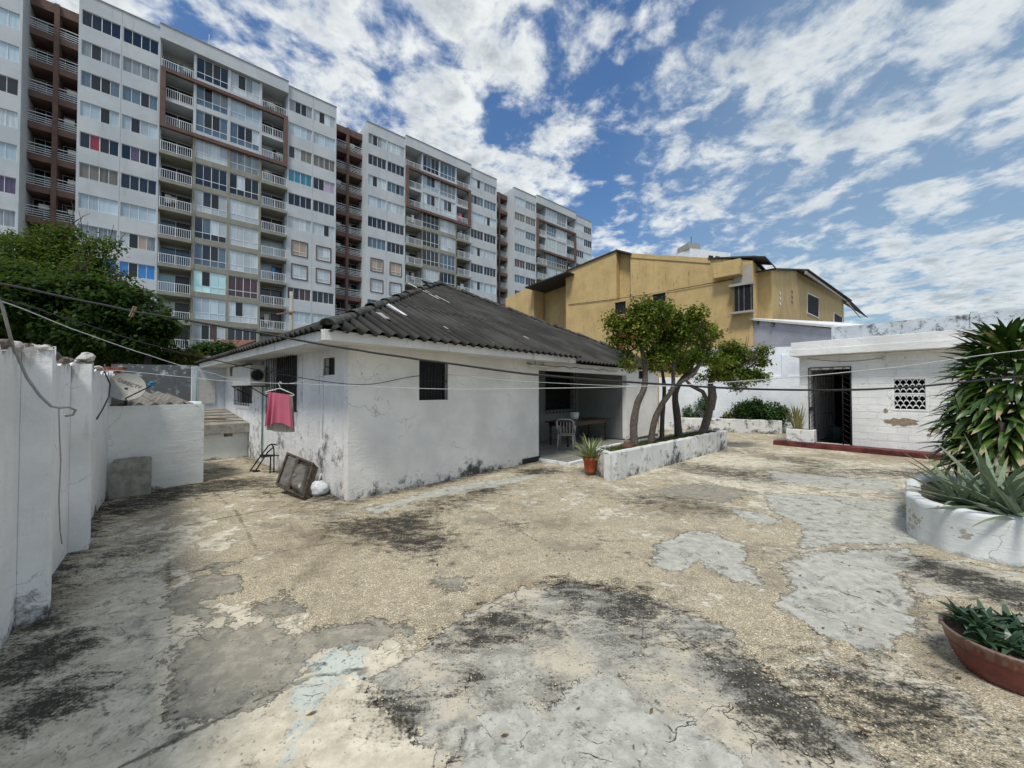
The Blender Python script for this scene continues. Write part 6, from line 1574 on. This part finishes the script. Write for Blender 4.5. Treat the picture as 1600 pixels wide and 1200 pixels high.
b0 = PY(225, 600, 13.4); b0.z = 0
garden_tree(b0, 3.6, [BL(225,505,13.4,.8,.30), BL(250,515,13.4,.45,.28), BL(195,520,13.4,1.0,.35), BL(245,535,13.4,.35,.16), BL(200,545,13.4,.7,.2)], 'spreading dark branch tree in front of the tower balconies', 'leaf_dark', 9000, .19, 12, .16)
b0 = PY(140, 600, 14.2); b0.z = 0
garden_tree(b0, 2.9, [BL(90,555,14,1.5,.55), BL(160,550,14,1.3,.45), BL(215,555,14,1.0,.35), BL(60,540,13.6,1.2,.5), BL(258,562,14.4,.8,.3), BL(130,520,14,1.4,.5)], 'low bushy hedge tree just behind the boundary wall', 'leaf_dark', 14000, .17, 12, .17)
b0 = PY(292, 600, 14.5); b0.z = 0
garden_tree(b0, 2.7, [BL(280,558,14.5,.75,.32), BL(300,562,14.5,.6,.25)], 'olive-yellow shrub left of the house roof end', 'leaf_yellow', 3500, .13, 12, .14, name='shrub', r0=.07)
b0 = PY(335, 600, 16.5); b0.z = 0
garden_tree(b0, 3.0, [BL(325,545,16.5,.65,.22), BL(345,543,16.5,.6,.18)], 'small green shrub above the end of the house eave', 'leaf_shrub', 2600, .15, 12, .14, name='shrub', r0=.07)
# palm
pbp = PY(165, 600, 14.8); pbp.z = 0; pt = PY(165, 455, 14.8)
PT = thing('palm_tree', 'palm with arching fronds showing right of the dark tree', 'palm tree', pbp)
mb = MB(); mb.tube([pbp, (pbp + pt) / 2 + Vector((.2, 0, 0)), pt], [.16, .13, .11], 10); mb.build('trunk', M['bark'], PT)
for i in range(16):
    az = i * 2.399; el = ru(.1, 1.1); L_ = ru(1.6, 2.1); m_ = MB(); pts = []
    for j in range(13):
        t = j / 12; pts.append(pt + Vector((math.cos(az) * L_ * t * math.cos(el * (1 - t * .8)), math.sin(az) * L_ * t * math.cos(el * (1 - t * .8)), L_ * (math.sin(el) * t - .75 * t * t))))
    m_.tube(pts, [.022 * (1 - .08 * j) + .003 for j in range(13)], 4)
    sdv = Vector((-math.sin(az), math.cos(az), 0))
    for j in range(1, 48):
        t = j / 48; q = t * 12; a = int(q); p = pts[a].lerp(pts[min(a + 1, 12)], q - a); tan = (pts[min(a + 1, 12)] - pts[a]).normalized(); ll = .50 * math.sin(math.pi * (t * .85 + .12)) + .05
        for sg in (-1, 1):
            dd = (sdv * sg + tan * .7 + Z3 * ru(-.55, -.2)).normalized(); wv = tan * .016; m_.poly([p - wv, p + dd * ll * .5 + wv - Z3 * .03, p + dd * ll - Z3 * .12, p + dd * ll * .5 - wv * 1.5 - Z3 * .03])
    m_.build('frond', M['palm_leaf'], PT)
# neighbour's porch beyond the shrubs and pale wall behind the hedge
nh = PY(300, 600, 20); nh.z = 0
NH = thing('neighbour_porch', 'porch with brown tiled roof and white post beneath the tower', 'building', nh)
za_ = PY(310, 550, 20).z; p0 = PY(283, 600, 20); p1 = PY(352, 600, 20)
mb = MB(); mb.obox((p0.x, p0.y, za_ - .05), (p1.x - p0.x, 0, 0), (0, 2.4, .9), (0, 0, .1)); mb.build('roof', simple('brown_tiles', (.16, .075, .055), .9, .35, 6, bump=.5), NH)
q = PY(323, 600, 20.1); mb = MB(); mb.box(q.x - .12, q.x + .12, q.y, q.y + .24, 0, za_ - .051); mb.build('post', M['white_paint'], NH)
mb = MB(); mb.box(p0.x, p1.x, 22.5, 22.7, 0, 3.6); mb.build('wall', simple('dark_red_wall', (.10, .035, .04), .9), NH)
p0 = PY(60, 600, 17.5); p1 = PY(240, 600, 17.5)
nw = thing('neighbour_house', 'pale neighbour house wall glimpsed through the trees', 'building', (p0.x, p0.y, 0)); mb = MB(); ww0 = p0.x; mb.box(p0.x, p1.x, 17.5, 20.5, 0, 3.3); mb.build('wall', M['white_far'], nw)
mb = MB(); wq = PY(118, 600, 17.48); mb.box(wq.x - .4, wq.x + .4, 17.46, 17.499, 2.3, 2.9); mb.build('window', M['dark_pane'], nw)
# utility pole with crossarm
up0 = PY(454, 600, 22); up0.z = 0; ztp = PY(454, 456, 22).z
UP = thing('utility_pole', 'thin grey utility pole with a crossarm above the house eave', 'utility pole', up0)
mb = MB(); mb.tube([up0, up0 + Z3 * ztp], [.14, .10], 10); mb.build('pole', M['concrete'], UP)
mb = MB(); mb.obox(up0 + Vector((-.75, -.16, ztp - 1.35)), (1.0, 0, .12), (0, .08, 0), (0, 0, .08)); mb.build('crossarm', M['wood_peg'], UP)

# ------------------------------------------------------------------ ROUND PLANTER, DRACAENA, ALOES
random.seed(77)
rc = Vector((5.95, 4.62, 0))
RP = thing('round_planter', 'large rounded whitewashed planter with flaking paint under the big dracaena', 'planter', rc)
op_ = [(4.82,4.70),(4.72,4.38),(4.76,4.08),(5.07,3.80),(5.60,3.56),(6.30,3.50),(7.00,3.80),(7.30,4.50),(7.10,5.30),(6.40,5.80),(5.75,5.58),(5.20,5.08)]
outl = []
for i in range(len(op_)):
    p0, p1, p2, p3 = [Vector((*op_[(i + k) % len(op_)], 0)) for k in (-1, 0, 1, 2)]
    for t in np.linspace(0, 1, 8, endpoint=False): outl.append(.5 * ((2 * p1) + (-p0 + p2) * t + (2 * p0 - 5 * p1 + 4 * p2 - p3) * t * t + (-p0 + 3 * p1 - 3 * p2 + p3) * t ** 3))
def inset(L, d_):
    r = []
    for i in range(len(L)):
        t = (L[(i + 1) % len(L)] - L[i - 1]).normalized(); n = Vector((-t.y, t.x, 0)); n = n if n.dot(rc - L[i]) > 0 else -n; r.append(L[i] + n * d_)
    return r
mb = MB(); n_ = len(outl); prof = [(0, 0), (0, .40), (-.012, .455), (.012, .485), (.09, .492), (.125, .475), (.135, .36)]
for r, z in prof:
    for k, p in enumerate(inset(outl, r)): mb.v.append((p.x + .006 * math.sin(k * .9), p.y + .006 * math.cos(k * 1.3), z + (.007 * math.sin(k * .55) if z > 0 else 0)))
for i in range(len(prof) - 1):
    for k in range(n_): a = i * n_ + k; b_ = i * n_ + (k + 1) % n_; mb.f.append((a, b_, b_ + n_, a + n_)); mb.sm.append(True)
mb.build('wall', M['planter_round'], RP)
mb = MB(); mb.poly([p + Z3 * .42 for p in inset(outl, .125)]); mb.build('soil', M['soil'], RP)
dme = [strap_mesh('leaf', M['drac'], ru(.40, .54), ru(.066, .085), b_, .30, 8) for b_ in (.6, .9, 1.2, 1.5, 1.8)]
dme_o = [strap_mesh('leaf', M['drac_old'], ru(.42, .56), ru(.055, .07), b_, .35, 8) for b_ in (1.0, 1.4, 1.8)]
DR = thing('dracaena', 'tall bushy dracaena with drooping strap leaves and browned tips in the round planter', 'plant', (6.34, 4.88, .42))
heads = []
DB = Vector((6.34, 4.88, .42))
for i in range(17):
    a = i * 2.399; r = .60 * math.sqrt((i + .5) / 17); h = ru(1.1, 1.7) * (1.08 - .45 * r / .60) 
    heads.append((DB + Vector((math.cos(a) * r, math.sin(a) * r, h)), r))
mb = MB()
for hd, r in heads: mb.tube([DB + Vector((ru(-.1, .1), ru(-.1, .1), -.02)), DB + (hd - DB) * .5 + Vector((ru(-.05, .05), 0, 0)), hd], [.045, .035, .028], 7)
mb.build('stems', M['bark'], DR)
nleaf = 0; extra = MB()
cand = []
for i in range(1150):
    z = .40 + 1.62 * (i / 1150); az = i * 2.399 + ru(-.3, .3)
    prof_ = .44 * math.sqrt(max(.05, math.sin(math.pi * min(1, .22 + z / 2.7)))); r = prof_ * ru(.25, 1.0) ** .6
    pos = DB + Vector((math.cos(az) * r, math.sin(az) * r, z - .08)); out_az = az + ru(-.55, .55)
    top = max(0, (z - 1.45) / .5) + (.35 if i % 6 == 0 else 0); el = -.05 + 1.15 * min(1, top) + ru(-.25, .35); cand.append((pos, out_az, el, min(1, (z - .1) / 1.5) * .75 + ru(0, .25)))
cand.sort(key=lambda c: (c[0] + Vector((math.cos(c[1]), math.sin(c[1]), 0)) * .35 - CAMP).length)
for n_i, (pos, az, el, t) in enumerate(cand):
    me_ = random.choice(dme if t > .40 else dme_o); Mx = leaf_matrix(pos - DB, az, el, ru(-.5, .5), ru(.8, 1.1))
    if n_i < 290: inst('leaf', me_, DR, Mx)
    else:
        n0 = len(extra.v); Mw = Matrix.Translation(DB) @ Mx; extra.v += [tuple(Mw @ v.co) for v in me_.vertices]
        for p in me_.polygons: extra.f.append(tuple(n0 + q for q in p.vertices)); extra.sm.append(True)
eo = extra.build('foliage', M['drac'], DR); eo['kind'] = 'stuff'
setattr_(eo.data, 'along', [0.3] * len(extra.v))
ame = [strap_mesh('leaf', M['aloe'], ru(.50, .62), ru(.075, .09), b_, .55, 8, .8, .014) for b_ in (.05, .25, .5, .9)]
for (px, py, n, s, lab) in ((1560, 800, 30, (1.15, 1.65), 'largest aloe, upright grey-green leaves at the front of the round planter'), (1506, 790, 30, (.8, 1.25), 'spreading aloe with yellowing leaves at the left of the round planter'), (1600, 815, 24, (.8, 1.3), 'aloe at the right edge of the round planter')):
    b = G(px, py, .43); potted(b, None, None, 0, 0, lab, 'aloe', 'plant', ame, n, s, (.0, 1.4), .07, group='aloes in the round planter')
tp = G(1510, 742, .43)

# bowl with succulents
bc_ = Vector((3.04, 2.38, 0)); BS = .66
sume = [strap_mesh('leaf', M['succ'], ru(.11, .15), ru(.045, .055), b_, .6, 5, .62, .012) for b_ in (.0, .4, .8)]
BW = thing('bowl_planter', 'wide red glazed bowl planter full of dark succulents, front right corner', 'planter', bc_)
mb = MB(); mb.lathe(bc_, [(r * BS, z * .80) for r, z in [(0, .0), (.27, 0), (.30, .015), (.355, .10), (.388, .19), (.39, .195), (.397, .195), (.405, .22), (.42, .275), (.435, .285), (.435, .30), (.425, .305), (.405, .30), (.39, .26), (.37, .24)]], 56); mb.build('pot', M['bowl'], BW)
mb = MB(); mb.lathe(bc_, [(.385 * BS, .205), (.2 * BS, .21), (0, .215)], 30); mb.build('soil', M['soil'], BW)
spots = [(0, 0), (.2, .05), (-.2, .05), (.05, .2), (-.03, -.2), (-.17, -.15), (.2, -.16), (-.27, .0), (-.25, .16), (.25, .2), (-.08, .28), (.12, -.27), (-.29, -.08), (.3, .0), (-.1, .1)]
for si, (sx, sy) in enumerate(spots):
    for i in range(17):
        az = i * 2.399 + si; el = .05 + 1.3 * i / 17 + ru(-.1, .1)
        inst('leaf', random.choice(sume), BW, leaf_matrix(Vector((sx * BS, sy * BS, .205 + ru(0, .05) + (.06 if si in (2, 7, 8, 14) else 0))), az, el, 0, ru(.75, 1.2)))

# fallen leaves and loose grit on the yard
random.seed(5)
mb = MB()
for i in range(90):
    if i < 40: x, y = G(ru(900, 1450), ru(690, 800)).xy
    elif i < 60: x, y = G(ru(1250, 1590), ru(870, 1150)).xy
    else: x, y = G(ru(60, 1500), ru(760, 1190)).xy
    a = ru(0, 6.28); l = ru(.012, .032); e1 = Vector((math.cos(a), math.sin(a), ru(-.05, .3))) * l; e2 = Vector((-math.sin(a), math.cos(a), 0)) * l * .38; p = Vector((x, y, .010))
    mb.poly([p - e1, p + e2, p + e1, p - e2])
tag(mb.build('fallen_leaves', simple('dead_leaf', (0.14, 0.085, 0.04), .85, .5, 40), None), 'small dry brown leaves scattered over the courtyard', 'leaves', kind='stuff')
mb = MB()
for i in range(2600):
    if i % 3: x, y = G(ru(500, 1350), 780 + 330 * rnd() ** 1.2).xy
    else: x, y = G(ru(60, 1500), ru(850, 1190)).xy
    r = ru(.0025, .0075); c = Vector((x, y, .006)); n0 = len(mb.v)
    for q in ((1, 0, 0), (0, 1, 0), (-1, 0, 0), (0, -1, 0), (0, 0, .8)): mb.v.append((c.x + q[0] * r * ru(.7, 1.3), c.y + q[1] * r * ru(.7, 1.3), c.z + q[2] * r))
    for f in ((0, 1, 4), (1, 2, 4), (2, 3, 4), (3, 0, 4)): mb.f.append(tuple(n0 + k for k in f)); mb.sm.append(False)
tag(mb.build('loose_grit', simple('loose_grit', (0.50, 0.44, 0.33), .9, .5, 90), None), 'loose pale grit on the worn concrete', 'gravel', kind='stuff')

# ------------------------------------------------------------------ LINES, ROPES, CLOTHES
def line(pxs, A, B, rad, mat, label, name='clothesline', cat='clothesline', sub=6, group=None):
    """plan runs straight from A to B; heights follow the measured sag"""
    A = Vector((A[0], A[1], 0)); B = Vector((B[0], B[1], 0)); dr = (B - A).normalized(); pts = []
    P_ = []
    for i in range(len(pxs) - 1):
        for s_ in range(sub):
            t = s_ / sub; p0 = pxs[max(i - 1, 0)]; p1 = pxs[i]; p2 = pxs[i + 1]; p3 = pxs[min(i + 2, len(pxs) - 1)]
            cr = lambda a, b_, c, d_: .5 * ((2 * b_) + (-a + c) * t + (2 * a - 5 * b_ + 4 * c - d_) * t * t + (-a + 3 * b_ - 3 * c + d_) * t ** 3)
            P_.append((p1[0] + (p2[0] - p1[0]) * t, cr(p0[1], p1[1], p2[1], p3[1])))
    P_.append(pxs[-1])
    for x, y in P_: k_, z_ = hit(x, y, A, dr); p = A + dr * k_; pts.append(Vector((p.x, p.y, z_)))
    mb = MB(); mb.tube(pts, rad, 6); o = mb.build(name, M[mat], None, origin=tuple(pts[0])); tag(o, label, cat, group); return pts
lineA = line([(-60,430),(0,443),(110,466),(208,487),(419,522),(560,547),(656,562),(820,584),(1047,601),(1220,609),(1397,606.5),(1600,588),(1680,578)], (-5.0, 3.0), (4.6, 3.3), .0085, 'black_cable', 'thick black cable strung across the yard with a clothespin on it', 'cable', 'cable')
lineB = line([(-60,445),(0,466),(110,500),(250,542),(321,560),(433,584),(565,601),(656,587)], (-5.0, 3.2), tuple(H(fwin[0], -.03)[:2]), .0055, 'black_cable', 'thin black cable from the left wall tied to the front window bars', 'cable', 'cable')
kx = lwins[0][0]
lineC = line([(-60,446),(0,470),(110,513),(236,556),(335,584),(375,594),(450,599.5),(505,588)], (-4.6, 2.9), tuple(H(-.04, kx)[:2]), .0050, 'white_rope', 'white rope from the left wall to the small side window', 'rope', 'rope')
lineD = line([(165,578),(300,590),(375,597),(500,601),(700,608),(820,607),(990,604),(1150,596),(1400,574),(1600,547),(1690,535)], (-6.5, 6.2), (5.0, 3.45), .0040, 'white_rope', 'long white clothesline rope carrying the hanger with the pink cloth', 'rope', 'rope')
lineE = line([(692,585),(800,595),(980,603),(1080,603)], tuple(H(fwin[1] - .05, -.03)[:2]), (2.6, 5.2), .0035, 'white_rope', 'thin white cord tied to the front window bars', 'rope', 'rope')
# clothespin
pin = min(lineA, key=lambda p: abs(800 + 600 * p.x / p.y - 211))
CP = thing('clothespin', 'weathered wooden clothespin clipped on the black cable', 'clothespin', pin)
ax_ = Vector((.32, .1, 1)).normalized()
for sg in (-1, 1): mb = MB(); s_ = Vector((.9, .3, -.3)).normalized() * .007 * sg; mb.obox(pin + s_ - ax_ * .045 - Vector((.006, .006, 0)), Vector((.012, 0, 0)), Vector((0, .012, 0)), ax_ * .09); mb.build('jaw', M['wood_peg'], CP)
# hose/cable over the left wall and hanging wire
def free(pts, rad, mat, label, name, cat): mb = MB(); mb.tube(pts, rad, 6); return tag(mb.build(name, M[mat], None, origin=tuple(pts[0])), label, cat)
def WP(px, py, o_): k_, z_ = hit(px, py, W0 + wn * o_, wd); return WW(k_, o_, z_)
free([PY(-30, 420, 2.2), PY(4, 480, 2.4), PY(20, 540, 2.7), PY(42, 590, 2.82), PY(62, 618, 2.86), PY(80, 635, 2.88), PY(92, 637, 2.9), PY(108, 636, 2.95), PY(118, 641, 3.0), PY(114, 648, 3.0), PY(103, 650, 3.0)], .009, 'grey_rope', 'old grey cable hooked over the nearest buttress', 'cable', 'cable')
free([PY(92, 637, 2.9), PY(93, 680, 2.9), PY(95, 720, 2.9), PY(92, 780, 2.9), PY(94, 830, 2.92), PY(97, 850, 2.93)], .004, 'grey_rope', 'thin wire hanging down beside the nearest buttress', 'wire', 'wire')
free([WP(163, 580, .27), WP(172, 600, .30), WP(170, 620, .30), WP(160, 640, .28), WP(151, 655, .26)], .007, 'black_cable', 'short black cable dangling from the wall near the satellite dish', 'cable', 'cable')
# hanger and cloths on rope D
hp_ = min(lineD, key=lambda p: abs(800 + 600 * p.x / p.y - 436)); hx = Vector((.97, .22, 0)).normalized(); hy = Vector((-hx.y, hx.x, 0))
HG = thing('clothes_hanger', 'white plastic clothes hanger on the rope by the side window', 'hanger', hp_)
q = lambda a, z, o_=0: hp_ + hx * a + hy * o_ + Z3 * z
mb = MB(); mb.tube([q(.018, -.012), q(.02, .012), q(.0, .022), q(-.018, .008), q(-.012, -.02), q(0, -.045), q(0, -.07)], .005, 6); mb.tube([q(0, -.07), q(-.17, -.115), q(-.185, -.13), q(-.17, -.14), q(.17, -.175), q(.185, -.165), q(.17, -.15), q(0, -.07)], .0065, 6); mb.build('hanger_frame', M['plastic_white'], HG)
def cloth(w0, w1, zt, zb_, off, mat, lab, ragged, ph, nm):
    m_ = MB(); nU, nV = 60, 16; st0 = len(m_.v)
    for j in range(nV + 1):
        v = j / nV
        for i in range(nU + 1):
            u = i / nU; x = (-w0 / 2 + w0 * u) * (1 - v) + (-w1 / 2 + w1 * u) * v + .004 * math.sin(u * 30 + ph)
            y = off + (.006 + .026 * v) * math.sin(u * 31 + ph + v * 1.1 + 1.6 * math.sin(u * 7.3 + ph)) * (.6 + .5 * math.sin(u * 5.1 + 1 + ph)) + .010 * v * math.sin(u * 13 + ph)
            z = zt - .020 * (u - .5) * 2 * 1.0 + (-(zt - zb_)) * v * (1 + ragged * math.sin(u * 4.2 + 2.5) ) ; m_.v.append(tuple(q(x, z, y)))
    for j in range(nV):
        for i in range(nU): a = j * (nU + 1) + i; m_.f.append((a, a + 1, a + nU + 2, a + nU + 1)); m_.sm.append(True)
    n0 = len(m_.v); m_.v += [tuple(Vector(p) + hy * .004) for p in m_.v[:n0]]; fs = list(m_.f)
    for f in fs: m_.f.append(tuple(x + n0 for x in f[::-1])); m_.sm.append(True)
    o = m_.build(nm, M[mat], None, origin=tuple(hp_)); tag(o, lab, 'cloth')
cloth(.27, .37, -.14, -.60, -.035, 'pink', 'pink pleated cloth hanging from the white hanger', .10, 0, 'pink_cloth')
cloth(.30, .36, -.145, -.68, .035, 'cream', 'cream cloth hanging behind the pink cloth', -.02, 1.3, 'cream_cloth')

for o in bpy.data.objects:
    if o.type == 'MESH' and o.parent is None and 'kind' not in o and 'label' not in o: print('NOLABEL', o.name)
